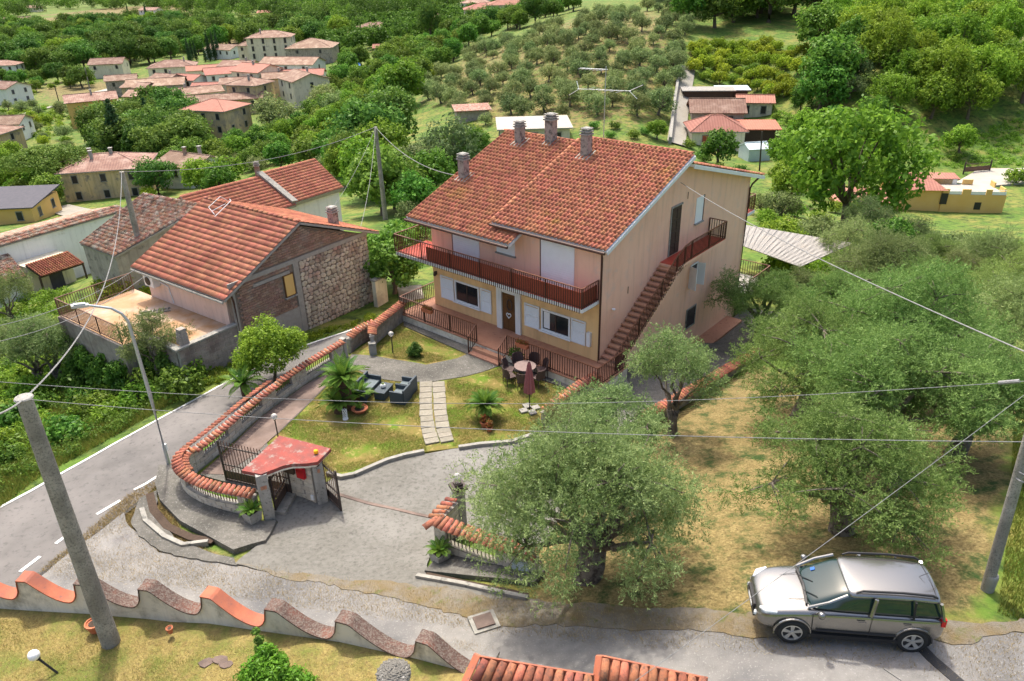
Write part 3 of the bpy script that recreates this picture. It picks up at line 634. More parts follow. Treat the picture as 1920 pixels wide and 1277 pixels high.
def block_wall(parent, pts, z0, rows, th=.2, bl=.42, bh=.2, m='block', s0=0, s1=None, core=True):
    c = cumlen(pts); s1 = c[-1] if s1 is None else s1; me = TCACHE.get(('blk', m, bl, bh, th)) or unit_box('block', m, (bl-.014, th, bh-.014), .012, .004); TCACHE[('blk', m, bl, bh, th)] = me
    for r in range(rows):
        n = max(1, round((s1-s0)/bl)); step = (s1-s0)/n
        ks = [s0+(i+.5)*step for i in range(n)] if r % 2 == 0 else [s0+i*step for i in range(n+1)]
        for k, s in enumerate(ks):
            end = r % 2 == 1 and k in (0, n)
            ss = s+(step/4 if k == 0 and end else (-step/4 if end else 0)); p, t = samp(pts, c, ss)
            g = z0(p[0], p[1]) if callable(z0) else z0
            piece('block', me, parent, (p[0], p[1], g+(r+.5)*bh), (0, 0, math.atan2(t[1], t[0])), ((.5 if end else 1)*step/bl, 1+random.uniform(-.03, .03), 1))
    if core:
        q = [tuple(samp(pts, c, s0+(s1-s0)*i/12)[0][:2]) for i in range(13)]
        g0 = (lambda x, y: (z0(x, y) if callable(z0) else z0)-.4); g1 = (lambda x, y: (z0(x, y) if callable(z0) else z0)+rows*bh-.012)
        wall_strip('mortar_core', 'mortar', q, th-.035, g0, g1, parent)
def bars(parent, pts, z0, h, sp, r=.012, s0=0, s1=None, m='rust', rail=True, name='baluster'):
    c = cumlen(pts); s1 = c[-1] if s1 is None else s1; n = max(1, round((s1-s0)/sp)); key = ('bar', m, h, r); me = TCACHE.get(key)
    if me is None: me = unit_box(name, m, (2*r, 2*r, h)); TCACHE[key] = me
    for i in range(n+1):
        p, t = samp(pts, c, s0+(s1-s0)*i/n); zz = (p[2] if len(p) > 2 else 0)+(z0(p[0], p[1]) if callable(z0) else z0)
        piece(name, me, parent, (p[0], p[1], zz+h/2), (0, 0, math.atan2(t[1], t[0])))
    return n

# ------------------------------------------------------------------ garden boundary walls
GW = thing('garden_wall', 'long curving block wall with orange tile coping between the garden and the main road, ending at the red gate roof', 'garden wall')
W1 = smooth_path(A((644,675),(567,723),(484,783),(415,846),(368,884), z=0), 1)
W1b = smooth_path(A((368,884),(347,902),(350,926),(378,946),(416,960),(460,968),(488,974), z=0), 2)
gw_z = .05
c1 = cumlen(W1); Lw = c1[-1]
ops = [(.085, .26), (.36, .47), (.565, .71), (.80, .95)]
last = 0
block_wall(GW, W1, gw_z, 2)
for a, b in ops+[(1, 1)]:
    if a > last: block_wall(GW, W1, gw_z+.4, 2, s0=last*Lw, s1=a*Lw)
    if b > a:
        n = 16; q = [tuple(samp(W1, c1, (a+(b-a)*i/n)*Lw)[0][:2]) for i in range(n+1)]
        wall_strip('sill', 'kerb', q, .24, gw_z+.402, gw_z+.44, GW); wall_strip('lintel', 'kerb', q, .16, gw_z+.80, gw_z+.845, GW)
        bars(GW, W1, gw_z+.44, .36, .13, s0=a*Lw+.06, s1=b*Lw-.06)
    last = b
wall_strip('coping_bed', 'mortar', W1, .26, gw_z+.848, gw_z+.93, GW)
coping(GW, W1, gw_z+1.06, +1, .205, .32, .36, .0, s1=Lw*.45)
coping(GW, W1, gw_z+1.03, +1, .205, .32, .34, -.05, s0=Lw*.45)
coping(GW, W1, gw_z+1.05, -1, .205, .32, .36, -.10, s0=Lw*.45)
cb = cumlen(W1b); block_wall(GW, W1b, gw_z-.1, 3)
block_wall(GW, W1b, gw_z+.5, 2, s0=0, s1=cb[-1]*.36); block_wall(GW, W1b, gw_z+.5, 2, s0=cb[-1]*.86, s1=cb[-1])
q = [tuple(samp(W1b, cb, (.36+.5*i/14)*cb[-1])[0][:2]) for i in range(15)]
wall_strip('sill', 'kerb', q, .24, gw_z+.502, gw_z+.54, GW); wall_strip('lintel', 'kerb', q, .16, gw_z+.86, gw_z+.90, GW)
bars(GW, W1b, gw_z+.54, .32, .12, s0=cb[-1]*.37, s1=cb[-1]*.85)
wall_strip('coping_bed', 'mortar', W1b, .26, gw_z+.903, gw_z+.98, GW)
coping(GW, W1b, gw_z+1.12, -1, .19, .32, .42, .14, s0=.1)
coping(GW, W1b, gw_z+1.10, +1, .2, .32, .36, .02, s0=0, s1=cb[-1]*.35)
pe, te = samp(W1, c1, 0.01)
MB().box((pe[0]+.12*te[0]*-1, pe[1]-.12*te[1], .55), (.22, .3, 1.2), math.atan2(te[1], te[0])).build('end_pier', 'concrete', GW)
W2t = thing('garden_wall', 'short low tile-coped wall sloping along the road between the long wall and the front terrace', 'garden wall')
W2 = smooth_path(A((656,662),(668,650),(684,640),(704,632), z=0), 1)
block_wall(W2t, W2, -.1, 4, m='cinder'); wall_strip('coping_bed', 'mortar', W2, .26, .702, .76, W2t); coping(W2t, W2, .92, -1, .19, .34, .44, .12)
W3t = thing('garden_wall', 'tile-coped garden wall running up to the corner of the front terrace railing, behind the upper lawn lamp', 'garden wall')
W3 = smooth_path(A((701,664),(701,650),(712,640),(735,621),(758,602), z=0), 1)
block_wall(W3t, W3, -.1, 5, m='cinder'); wall_strip('coping_bed', 'mortar', W3, .26, .902, .96, W3t); coping(W3t, W3, 1.10, -1, .19, .30, .46, .2)
MB().box((W3[0][0], W3[0][1]-.16, .35), (.34, .3, .75), .3).build('end_pier', 'kerb', W3t)
W4t = thing('garden_wall', 'tile-coped wall at the right edge of the garden, half hidden by olive branches beside the closed parasol', 'garden wall')
W4 = A((1018,797),(1050,770),(1085,745),(1118,726), z=.05)
block_wall(W4t, W4, 0, 3, m='cinder'); wall_strip('coping_bed', 'mortar', W4, .26, .602, .66, W4t); coping(W4t, W4, .82, -1, .2, .32, .46, .1)
W5t = thing('garden_wall', 'low tile-coped wall between the sunken side drive and the olive grove', 'garden wall')
W5 = [tuple(at(u, v)) for u, v in ((1190,812),(1250,778),(1322,736),(1368,706),(1415,674))]
zz5 = lambda x, y: float(gz(x, y))
block_wall(W5t, W5, lambda x, y: float(gz(x, y))-.3, 4, m='cinder'); wall_strip('coping_bed', 'mortar', W5, .26, lambda x, y: float(gz(x, y))+.502, lambda x, y: float(gz(x, y))+.56, W5t); coping(W5t, W5, lambda x, y: float(gz(x, y))+.74, -1, .2, .30, .5, .1)

# ------------------------------------------------------------------ the villa
VILLA = thing('villa', 'big pink and ochre villa with red tiled roof, long balcony and outside stair', 'house', (4.027, 30.845, 0), math.radians(-40.6))
VM = VILLA.matrix_basis.copy(); VI = VM.inverted()
def vray(u, v):
    r = Vector(ray(u, v)); return VI @ Vector((0, 0, CAMZ)), VI.to_3x3() @ r
def fb(face, s0, s1, z0, z1, d0, d1, mb=None):
    mb = mb or MB()
    if face == 'front': mb.box(((s0+s1)/2, -(d0+d1)/2, (z0+z1)/2), (s1-s0, d1-d0, z1-z0))
    else: mb.box(((d0+d1)/2, (s0+s1)/2, (z0+z1)/2), (d1-d0, s1-s0, z1-z0))
    return mb
def yzprism(mb, poly, x0, x1):
    n = len(poly); vs = [(x0, y, z) for y, z in poly]+[(x1, y, z) for y, z in poly]
    mb.add(vs, [tuple(range(n-1, -1, -1)), tuple(range(n, 2*n))]+[(i, (i+1) % n, n+(i+1) % n, n+i) for i in range(n)]); return mb
yzprism(MB(), [(0, -3.5), (14.9, -3.5), (14.9, 6.05), (6.95, 8.3), (0, 5.95)], -6.0, 0).build('wall', 'pink', VILLA, label='pink rendered wall')
yzprism(MB(), [(.002, -1), (14.9, -3.5), (14.9, 6.05), (6.95, 8.0), (.002, 5.75)], -10.7, -6.0).build('wall', 'pink', VILLA)
MB().box((-5.37, -.02, 2.0), (10.72, .05, 3.0)).build('front_wall', 'yellow', VILLA)
# roofs
def roof_half(x0, x1, y0, z0, y1, z1, xn0=None, name='roof', clip=None, npt=300):
    mb = MB(); mb.slab([(x0, y0, z0), (x1, y0, z0), (x1, y1, z1), (x0, y1, z1)], .13)
    r = mb.build(name, 'whitewood', VILLA); s = Vector((0, y1-y0, z1-z0)); L_ = s.length
    lay_tiles(r, (x0, y0-.05, z0+.03), (1, 0, 0), s, x1-x0, L_, .225, .30, 'tile', 'barrel', npt, clip, .004)
    return r, s.normalized()
r1, s1_ = roof_half(-6.1, .42, -.38, 6.20, 6.95, 8.86)
r2, s2_ = roof_half(-11.35, -6.12, -1.05, 5.62, 6.95, 8.56)
mb = MB(); mb.slab([(-6.12, -1.05, 5.62), (-4.45, -1.05, 5.62), (-4.45, -.0, 6.005), (-6.12, -.0, 6.005)], .13); r3 = mb.build('roof', 'whitewood', VILLA)
lay_tiles(r3, (-6.12, -1.10, 5.65), (1, 0, 0), (0, 1.05, .385), 1.67, 1.12, .225, .30, 'tile', 'barrel', 60)
mb = MB(); mb.slab([(-11.35, 15.8, 5.95), (.42, 15.8, 5.95), (.42, 7.0, 8.40), (-11.35, 7.0, 8.40)], .13); rb = mb.build('roof', 'whitewood', VILLA)
lay_tiles(rb, (.42, 15.85, 5.97), (-1, 0, 0), (0, -8.8, 2.45), 11.77, 9.13, .30, .38, 'tile', 'barrel', 60)
fb('side', -.4, 6.9, 0, .01, 0, .01)
MB().slab([(.42, -.38, 6.17), (.47, -.38, 6.17), (.47, 6.95, 8.83), (.42, 6.95, 8.83)], .17).build('verge_board', 'whitewood', VILLA)
MB().slab([(.42, 6.98, 8.38), (.47, 6.98, 8.38), (.47, 15.8, 5.93), (.42, 15.8, 5.93)], .17).build('verge_board', 'whitewood', VILLA)
cop = coppo_mesh('ridge_tile', 'tile', .40, .09, .11)
for i in range(20):
    piece('ridge_tile', cop, VILLA, (.35-i*.325, 6.97, 8.93), (0, random.uniform(-.03, .03), PI/2))
for i in range(16): piece('ridge_tile', cop, VILLA, (-6.2-i*.325, 6.97, 8.63), (0, 0, PI/2))
for i in range(22):
    p = Vector((-6.14, -.4, 6.26))+s1_*(i*.34); piece('verge_tile', cop, VILLA, None, M4=Matrix.Translation(p) @ Matrix.Rotation(math.atan2(s1_.z, s1_.y), 4, 'X'))
# gutters and pipes
MB().tube((-6.1, -.52, 6.12), (.42, -.52, 6.12), .07, n=8).build('gutter', 'brown', VILLA)
MB().tube((-11.35, -1.19, 5.52), (-4.45, -1.19, 5.52), .07, n=8).build('gutter', 'brown', VILLA)
MB().path([(-.1, -.45, 6.1), (.02, -.12, 5.9), (.03, -.1, 5.7), (.03, -.1, .4)], .05).build('downpipe', 'brown', VILLA)
MB().path([(.3, 15.7, 6.0), (.1, 15.0, 5.6), (.08, 14.8, 5.4), (.08, 14.8, -3)], .055).build('downpipe', 'brown', VILLA)
# chimneys
def chimney(parent, p, wd, h, m='concrete', capm='concrete', name='chimney', dark=True):
    x, y, z = p; c = MB().box((x, y, z+h/2-.3), (wd, wd, h+.3-.3)).build(name, m, parent)
    mb = MB()
    for k in range(3): mb.box((x, y, z+h-.36+k*.13), (wd*1.28-.03*k, wd*1.28-.03*k, .06))
    mb.box((x, y, z+h-.22), (wd*.8, wd*.8, .36)); mb.build('cap', 'concrete', c); return c
def on_roof(u, v, y0, z0, y1, z1):
    o, r = vray(u, v); k = (z1-z0)/(y1-y0); t = (z0+k*(o.y-y0)-o.z)/(r.z-k*r.y); return o+r*t
chm = mat('weathered_chimney', (.30,.25,.22), (.40,.34,.30), 6, .9, .4, 30, c4=(.12,.10,.09), s4=5, t4=.55)
for (u, v), lab, R_ in (((870, 333), 'lowest chimney, near the left verge', (-1.05, 5.62, 6.95, 8.56)), ((975, 268), 'left chimney near the ridge', (-1.05, 5.62, 6.95, 8.56)), ((1033, 266), 'tall middle chimney', (-1.05, 5.62, 6.95, 8.56)), ((1099, 292), 'right chimney below the ridge', (-.38, 6.2, 6.95, 8.86))):
    p = on_roof(u, v, *R_); h = {870: 1.35, 975: 1.25, 1033: 1.55, 1099: 1.45}[u]
    o = chimney(VILLA, (p.x, p.y, p.z), .42 if u != 1033 else .48, h, chm); o['label'] = lab
    MB().box((p.x, p.y, p.z+.03), (.8, .9, .10), M=Matrix.Rotation(.35, 3, 'X')).build('flashing', 'kerb', o)
# openings
def frame_ring(face, s0, s1, z0, z1, t, d0, d1, m, parent, name='frame'):
    mb = MB(); fb(face, s0, s1, z1-t, z1, d0, d1, mb); fb(face, s0, s1, z0, z0+t, d0, d1, mb); fb(face, s0, s0+t, z0+t, z1-t, d0, d1, mb); fb(face, s1-t, s1, z0+t, z1-t, d0, d1, mb)
    return mb.build(name, m, parent)
def louver(face, s0, s1, z0, z1, d, parent, m='whitewood', rz=0):
    o = frame_ring(face, s0, s1, z0, z1, .07, d, d+.05, m, parent, 'shutter'); mb = MB(); n = int((z1-z0-.14)/.075)
    for i in range(n):
        z = z0+.09+i*.075
        if face == 'front': mb.box(((s0+s1)/2, -d-.022, z), (s1-s0-.13, .035, .06), M=Matrix.Rotation(-.5, 3, 'X'))
        else: mb.box((d+.022, (s0+s1)/2, z), (.035, s1-s0-.13, .06), M=Matrix.Rotation(-.5, 3, 'Y'))
    q = mb.build('slats', m, o); q['kind'] = 'stuff'
    fb(face, s0, s1, z0+(z1-z0)*.5-.04, z0+(z1-z0)*.5+.04, d+.01, d+.055).build('mid_rail', m, o); return o
for (a0, a1, z0, z1, sl_, sr) in ((-9.12, -7.38, 1.2, 2.4, (-10.16, -9.2), (-7.3, -6.56)), (-3.34, -1.62, 1.25, 2.38, (-4.38, -3.46), (-1.56, -.74))):
    wn = frame_ring('front', a0, a1, z0, z1, .09, .045, .11, 'whitewood', VILLA, 'window')
    fb('front', a0+.09, a1-.09, z0+.09, z1-.09, .046, .06).build('pane', 'glass', wn)
    fb('front', (a0+a1)/2-.03, (a0+a1)/2+.03, z0+.09, z1-.09, .06, .085).build('mullion', 'oldwood', wn)
    fb('front', a0-.08, a1+.08, z0-.07, z0-.01, .045, .2).build('sill', 'whitewood', wn)
    if a0 > -5: fb('front', a0+.14, a0+.5, z0+.15, z1-.13, .061, .066).build('curtain', 'whitewood', wn)
    louver('front', *sl_, z0-.08, z1+.02, .06, VILLA); louver('front', *sr, z0-.08, z1+.02, .06, VILLA)
dr = fb('front', -5.80, -4.95, .58, 2.55, .046, .09).build('front_door', 'doorwood', VILLA)
for k in range(2):
    for j in range(3): fb('front', -5.74+k*.41, -5.42+k*.41, .68+j*.63, 1.2+j*.63, .09, .105).build('door_panel', 'doorwood', dr)
mb = MB()
for i in range(24):
    a0 = 2*PI*i/24; f = lambda a: (.115*(16*math.sin(a)**3)/16, .115*(13*math.cos(a)-5*math.cos(2*a)-2*math.cos(3*a)-math.cos(4*a))/16)
    p = f(a0); q = f(2*PI*(i+1)/24); mb.tube((-5.37+p[0]*1.3, -.13, 1.42+p[1]*1.3), (-5.37+q[0]*1.3, -.13, 1.42+q[1]*1.3), .025, n=5)
wr = mb.build('heart_wreath', 'whitewood', dr)
for s in ((-6.15, -5.82), (-4.93, -4.60)): fb('front', *s, .55, 3.45, .045, .16).build('door_jamb', 'white', VILLA)
fb('front', -5.82, -4.93, 2.6, 3.45, .045, .12).build('door_jamb', 'white', VILLA)
for (a0, a1, z0, z1) in ((-9.12, -7.30, 3.70, 5.62), (-3.40, -1.50, 3.70, 5.95)):
    o = fb('front', a0, a1, z0, z1, -.01, .025).build('roller_shutter', 'roller', VILLA); mb = MB()
    for i in range(int((z1-z0)/.11)): mb.box(((a0+a1)/2, -.028, z0+.05+i*.11), (a1-a0-.03, .012, .09))
    q = mb.build('slats', 'roller', o); q['kind'] = 'stuff'
    fb('front', a0-.06, a0, z0, z1, -.01, .03).build('jamb', 'rust', o)
o = fb('front', -6.14, -4.99, 4.62, 5.5, -.01, .03).build('roller_shutter', 'roller', VILLA); fb('front', -6.2, -4.93, 4.55, 4.62, 0, .1).build('sill', 'kerb', o)
fb('front', -.62, -.42, 1.25, 1.95, .045, .2).build('meter_box', 'whitewood', VILLA)
# side face
sd = fb('side', 5.9, 6.87, 3.95, 6.42, -.02, .02).build('side_door', 'oldwood', VILLA, label='dark old wooden door opening on the stair landing')
for k in range(2):
    for j in range(4): fb('side', 5.96+k*.46, 6.35+k*.46, 4.05+j*.59, 4.52+j*.59, .02, .045).build('door_panel', 'oldwood', sd)
fb('side', 5.84, 6.93, 6.42, 6.50, -.02, .06).build('lintel', 'kerb', sd); fb('side', 5.82, 5.9, 3.95, 6.42, -.02, .05).build('jamb', 'kerb', sd)
o = fb('side', 8.42, 9.20, 4.98, 6.32, -.01, .025).build('roller_shutter', 'roller', VILLA); fb('side', 8.36, 9.26, 4.92, 4.98, 0, .12).build('sill', 'kerb', o); fb('side', 9.2, 9.28, 4.98, 6.34, 0, .04).build('jamb', 'rust', o)
wn = fb('side', 8.42, 9.15, 1.42, 2.65, -.01, .02).build('window', 'glass', VILLA); frame_ring('side', 8.38, 9.2, 1.38, 2.7, .07, .02, .06, 'whitewood', wn)
MB().box((.25, 8.34, 2.02), (.5, .05, 1.24), rz=-.25).build('shutter', 'whitewood', VILLA); MB().box((.22, 9.26, 2.02), (.45, .05, 1.24), rz=.25).build('shutter', 'whitewood', VILLA)
wn = fb('side', 8.45, 9.48, -1.1, .06, -.01, .015).build('window', 'glass', VILLA); frame_ring('side', 8.41, 9.52, -1.14, .10, .06, .015, .05, 'kerb', wn)
MB().box((.5, 9.6, -2.75), (1.0, 8.6, .9)).build('side_plinth', 'terra', VILLA)
for yy, zz in ((1.2, 3.6), (6.4, 6.9)):
    MB().tube((.03, yy+1, zz), (.03, yy+1, zz-.35), .015, n=5).build('wall_hook', 'iron', VILLA)
MB().lathe([(.07, 0), (.09, .02), (.09, .05), (.0, .06)], (.1, .9, 2.9), 10).build('wall_bracket', 'whitewood', VILLA)
# porch
mb = MB(); mb.box((-5.05, -1.04, -.3), (12.7, 2.02, 1.6)); mb.box((-11.05, .5, -.3), (.7, 1.1, 1.6)); mb.box((.68, .0, -.3), (1.25, .8, 1.6)); po = mb.build('porch_base', 'dirtywhite', VILLA)
mb = MB(); mb.box((-5.05, -1.05, .525), (12.76, 2.06, .06)); mb.box((-11.07, .5, .524), (.7, 1.1, .06)); mb.box((.68, .1, .524), (1.25, .9, .06)); mb.build('porch_floor', 'terra', VILLA)
for k, (zt, y0, y1) in enumerate(((.38, -2.36, -2.08), (.2, -2.66, -2.08))):
    MB().box((-4.9, (y0+y1)/2-k*0, zt/2-.1), (1.94-.01*k, y1-y0+.0, zt+.2)).build('step', 'stair', VILLA)
def railing(parent, pts, h, sp, name='railing', below=.0, m='brown', slope_z=True, hr='handrail'):
    """pts: floor-level points; top rail, bottom rail, posts and single balusters"""
    mb = MB(); pts = [Vector(p) for p in pts]
    for a, b in zip(pts, pts[1:]):
        d_ = b-a; L_ = d_.length; q = d_.to_track_quat('X', 'Z').to_matrix()
        mb.box((a+b)/2+Vector((0, 0, .08)), (L_, .03, .03), M=q)
    rr = mb.build(name, m, parent); mt = MB()
    for a, b in zip(pts, pts[1:]):
        d_ = b-a; q = d_.to_track_quat('X', 'Z').to_matrix(); mt.box((a+b)/2+Vector((0, 0, h)), (d_.length+.03, .055, .035), M=q)
    rb_ = None
    mt.build('handrail', hr, rr) if parent is None or parent.parent is None else None
    me = TCACHE.get(('bal', h, below, m)) or unit_box('baluster', m, (.026, .026, h+below-.02)); TCACHE[('bal', h, below, m)] = me
    pm = TCACHE.get(('post', h, m)) or unit_box('post', m, (.05, .05, h)); TCACHE[('post', h, m)] = pm
    for a, b in zip(pts, pts[1:]):
        d_ = b-a; n = max(1, round(d_.xy.length/sp)); rz = math.atan2(d_.y, d_.x)
        for i in range(1, n): p = a+d_*i/n; piece('baluster', me, rr, (p.x, p.y, p.z+(h-below)/2), (0, 0, rz))
    k = max(1, round((pts[-1]-pts[0]).length/2.1))
    for a, b in zip(pts, pts[1:]):
        d_ = b-a; n = max(1, round(d_.length/2.1))
        for i in range(n): p = a+d_*i/n; piece('post', pm, rr, (p.x, p.y, p.z+h/2))
    p = pts[-1]; piece('post', pm, rr, (p.x, p.y, p.z+h/2)); return rr
railing(VILLA, [(-11.35, 1.0, .55), (-11.35, -2.0, .55), (-5.88, -2.0, .55), (-5.88, -2.6, .12)], .95, .135)
railing(VILLA, [(-3.92, -2.6, .12), (-3.92, -2.0, .55), (1.27, -2.0, .55), (1.27, .3, .55)], .95, .135)
# balcony
mb = MB(); mb.box((-6.1, -.67, 3.56), (12.0, 1.29, .16)); mb.box((-11.4, .45, 3.56), (1.4, .95, .16)); mb.build('balcony_slab', 'white', VILLA)
mb = MB(); mb.box((-6.1, -.65, 3.655), (11.9, 1.25, .03)); mb.box((-11.38, .45, 3.655), (1.34, .9, .03)); mb.build('balcony_floor', 'redfloor', VILLA)
railing(VILLA, [(-10.75, .92, 3.66), (-12.12, .92, 3.66), (-12.12, -1.33, 3.66), (-.13, -1.33, 3.66), (-.13, -.06, 3.66)], .97, .125, below=.22)
MB().box((-5.0, -1.27, 4.06), (9.6, .02, .72)).build('reed_screen', 'redscreen', VILLA)
MB().box((-.19, -.68, 4.06), (.02, 1.1, .72)).build('reed_screen', 'redscreen', VILLA)
# stair and landing
NS_ = 20; stp = unit_box('stair_step', 'stair', (1.06, .30, .10), .01)
for i in range(NS_):
    y = 5.07-.274*(i+.5); z = 3.9-.17*(i+1)
    piece('stair_step', stp, VILLA, (.56, y-.01, z-.05))
    q = MB().box((.55, y+.11, z-.16), (1.0, .05, .15))
    if i == 0: rz_me = q.mesh('riser', M['terra']); base_y, base_z = y, z; piece('riser', rz_me, VILLA, (0, 0, 0))
    else: piece('riser', rz_me, VILLA, (0, y-base_y, z-base_z))
MB().slab([(.1, 5.1, 3.62), (1.05, 5.1, 3.62), (1.05, -.35, .26), (.1, -.35, .26)], .16).build('stair_soffit', 'pink', VILLA)
MB().box((.52, 7.6, 3.82), (1.02, 5.05, .14)).build('landing_slab', 'pink', VILLA); MB().box((.52, 7.6, 3.905), (1.0, 5.0, .03)).build('landing_floor', 'redfloor', VILLA)
railing(VILLA, [(.05, 10.1, 3.92), (1.0, 10.1, 3.92), (1.0, 6.4, 3.92), (1.02, 5.7, 3.86), (1.05, 4.9, 3.6), (1.08, 3.5, 2.78), (1.1, -.3, .5)], .95, .13, below=.18)
# rear balcony and rear deck
MB().box((-3, 15.55, 3.66), (5.9, 1.3, .16)).build('balcony_slab', 'white', VILLA); MB().box((-3, 15.55, 3.75), (5.8, 1.2, .03)).build('balcony_floor', 'redfloor', VILLA)
railing(VILLA, [(-.1, 14.95, 3.76), (-.1, 16.15, 3.76), (-5.9, 16.15, 3.76)], .95, .16)
MB().box((-1.5, 16.4, -1.2), (4.5, 3.0, .2)).build('deck', 'kerb', VILLA); railing(VILLA, [(.7, 15.0, -1.1), (.7, 17.9, -1.1), (-3.7, 17.9, -1.1)], .95, .16)
# heart ornament and wall lamp
mb = MB(); mb.path([(-5.25+.16*math.cos(a), -.2, 2.05+.28*math.sin(a)) for a in [2*PI*i/14 for i in range(15)]], .03, 5); mb.build('wire_ornament', 'iron', VILLA)
mb = MB(); mb.box((-10.45, -.1, 2.45), (.06, .12, .2)); mb.lathe([(.02, 0), (.09, .05), (.07, .22), (.01, .28)], (-10.45, -.2, 2.3), 8); mb.build('wall_lamp', 'iron', VILLA)
# antenna on the ridge
AN = thing('antenna', 'tall aerial with long thin arms standing on the ridge of the villa roof', 'antenna', tuple(VM @ Vector((-5.2, 7.6, 8.3))), math.radians(-40.6))
MB().tube((0, 0, -.6), (0, 0, 4.1), .024, n=6).build('mast', 'galv', AN)
mb = MB(); mb.tube((-1.6, -.2, 2.9), (1.4, .2, 3.0), .014, n=5); mb.tube((-1.5, -.2, 2.9), (-2.0, .3, 3.2), .012, n=4); mb.tube((-1.5, -.2, 2.9), (-1.9, -.5, 2.6), .012, n=4); mb.tube((1.3, .2, 3.0), (1.9, .5, 3.3), .012, n=4); mb.tube((1.3, .2, 3), (1.9, .0, 2.7), .012, n=4)
for k in range(6): mb.tube((-.9+k*.35, -.35, 2.95), (-.9+k*.35, .35, 2.95), .01, n=4)
mb.build('long_aerial', 'galv', AN); mb = MB(); mb.tube((-1.6, 0, 3.9), (.1, 0, 3.95), .02, n=5)
for k in range(7): mb.tube((-1.5+k*.22, -.3, 3.9), (-1.5+k*.22, .3, 3.9), .01, n=4)
mb.build('short_aerial', 'galv', AN)

# ------------------------------------------------------------------ neighbour: brick and stone house
Q2 = (-13.74, 34.02, 0)
H2 = thing('stone_house', 'house of half brick, half rubble stone with walled terrace, across the main road', 'house', Q2, math.radians(54))
def gab(z0, x0=0, x1=9.35): return [(x0, z0), (x1, z0), (x1, 3.30), (4.6, 5.20), (x0, 2.95)]
def xzprism(mb, poly, y0, y1):
    n = len(poly); a = sum(poly[i][0]*poly[(i+1) % n][1]-poly[(i+1) % n][0]*poly[i][1] for i in range(n))
    if a < 0: poly = poly[::-1]
    vs = [(x, y0, z) for x, z in poly]+[(x, y1, z) for x, z in poly]
    return mb.add(vs, [tuple(range(n)), tuple(range(2*n-1, n-1, -1))]+[(i, n+i, n+(i+1) % n, (i+1) % n) for i in range(n)])
xzprism(MB(), gab(-3), .0, .35).build('gable_wall', 'stonemortar', H2)
xzprism(MB(), [(0.02, -3), (9.3, -3), (9.3, 3.2), (4.6, 5.1), (.02, 2.85)], .351, 7.4).build('wall', 'pinkpale', H2)
MB().box((-.02, 3.9, 2.0), (.05, 7.0, 2.0)).build('terrace_wall', 'pinkpale', H2)
mb = MB(); mb.box((4.65, -.03, 3.42), (9.4, .06, .22)); mb.box((.12, -.025, 1.1), (.24, .05, 4.4)); mb.box((4.1, -.028, 1.0), (.34, .056, 4.8)); mb.box((2.1, -.02, .1), (3.9, .04, 1.5)); mb.box((2.5, -.03, 2.95), (2.3, .05, .16)); mb.build('concrete_frame', 'mortar', H2)
bme = unit_box('brick', 'brick', (.285, .08, .115), .008, .003); bsp = []
for r in range(40):
    z = .92+r*.132
    for k in range(34):
        x = .36+k*.30+(r % 2)*.15
        if z > 3.30 and z < 3.60: continue
        if z < 3.35 and not (.25 < x-.14 and x+.14 < 3.92): continue
        if z < 3.35 and 3.15 < x+.1 and x-.1 < 3.9 and 1.5 < z < 3.0: continue
        if z < 3.35 and abs(z-2.95) < .12 and x > 1.4: continue
        top = min(2.95+(5.2-2.95)/4.6*x, 5.2-(5.2-3.3)/4.75*(x-4.6))
        if z > 3.5 and (z > top-.12 or x > 9.0 or x < .3): continue
        bsp.append((x, z))
for x, z in bsp[:300]: piece('brick', bme, H2, (x, -.012+random.uniform(-.008, .006), z))
mb = MB()
for x, z in bsp[300:]: mb.box((x, -.012, z), (.285, .08, .115))
if bsp[300:]: o = mb.build('bricks', 'brick', H2); o['kind'] = 'stuff'
# rubble stones: jittered cells, each its own irregular lump
def lump(name, m, n=7, dz=.09):
    vs = []
    a0 = random.random()*6
    rr = [random.uniform(.42, .54) for _ in range(n)]
    for y, k in ((.05, 1.04), (-dz*.45, 1.0), (-dz*.6, .72)):
        for i in range(n): a = a0+2*PI*i/n; vs.append((rr[i]*k*math.cos(a), y+random.uniform(-.008, .008), rr[i]*k*math.sin(a)))
    fs = [(j*n+i, (j+1)*n+i, (j+1)*n+(i+1) % n, j*n+(i+1) % n) for j in range(2) for i in range(n)]+[tuple(2*n+i for i in range(n))]
    mb = MB(); mb.add(vs, fs); me = mb.mesh(name, M[m]); me.flip_normals() if False else None; return me
lumps = [lump('stone', 'stone') for _ in range(10)]; ssp = []
z = -1.4
while z < 3.28:
    rh = random.uniform(.19, .30); x = 4.32
    while x < 9.3:
        wd = random.uniform(.2, .42); ssp.append((x+wd/2, z+rh/2, wd, rh)); x += wd
    z += rh
for i, (x, z, wd, rh) in enumerate(ssp):
    if z > 3.3-.1 : continue
    me = lumps[i % 10]
    if i >= len(ssp)-300 or True:
        piece('stone', me, H2, (min(x, 9.2), -.0, z+random.uniform(-.03, .03)), (0, random.uniform(-.4, .4), 0), (wd*1.02, 1, rh*1.04)) if len(ssp)-i <= 300 else None
mbv, mbf = [], []
for i, (x, z, wd, rh) in enumerate(ssp):
    if len(ssp)-i > 300:
        k = len(mbv)*0; me = lumps[i % 10]; base = len(mbv)
        for vv in me.vertices: mbv.append((x+vv.co.x*wd, vv.co.y, z+vv.co.z*rh))
        for pp in me.polygons: mbf.append(tuple(base+q for q in pp.vertices))
if mbf: mb = MB(); mb.add(mbv, mbf); o = mb.build('stones', 'stone', H2); o['kind'] = 'stuff'
wn = MB().box((3.52, -.03, 2.24), (.66, .06, 1.26)).build('window', 'doorwood', H2, label='window closed with an orange-brown board'); 
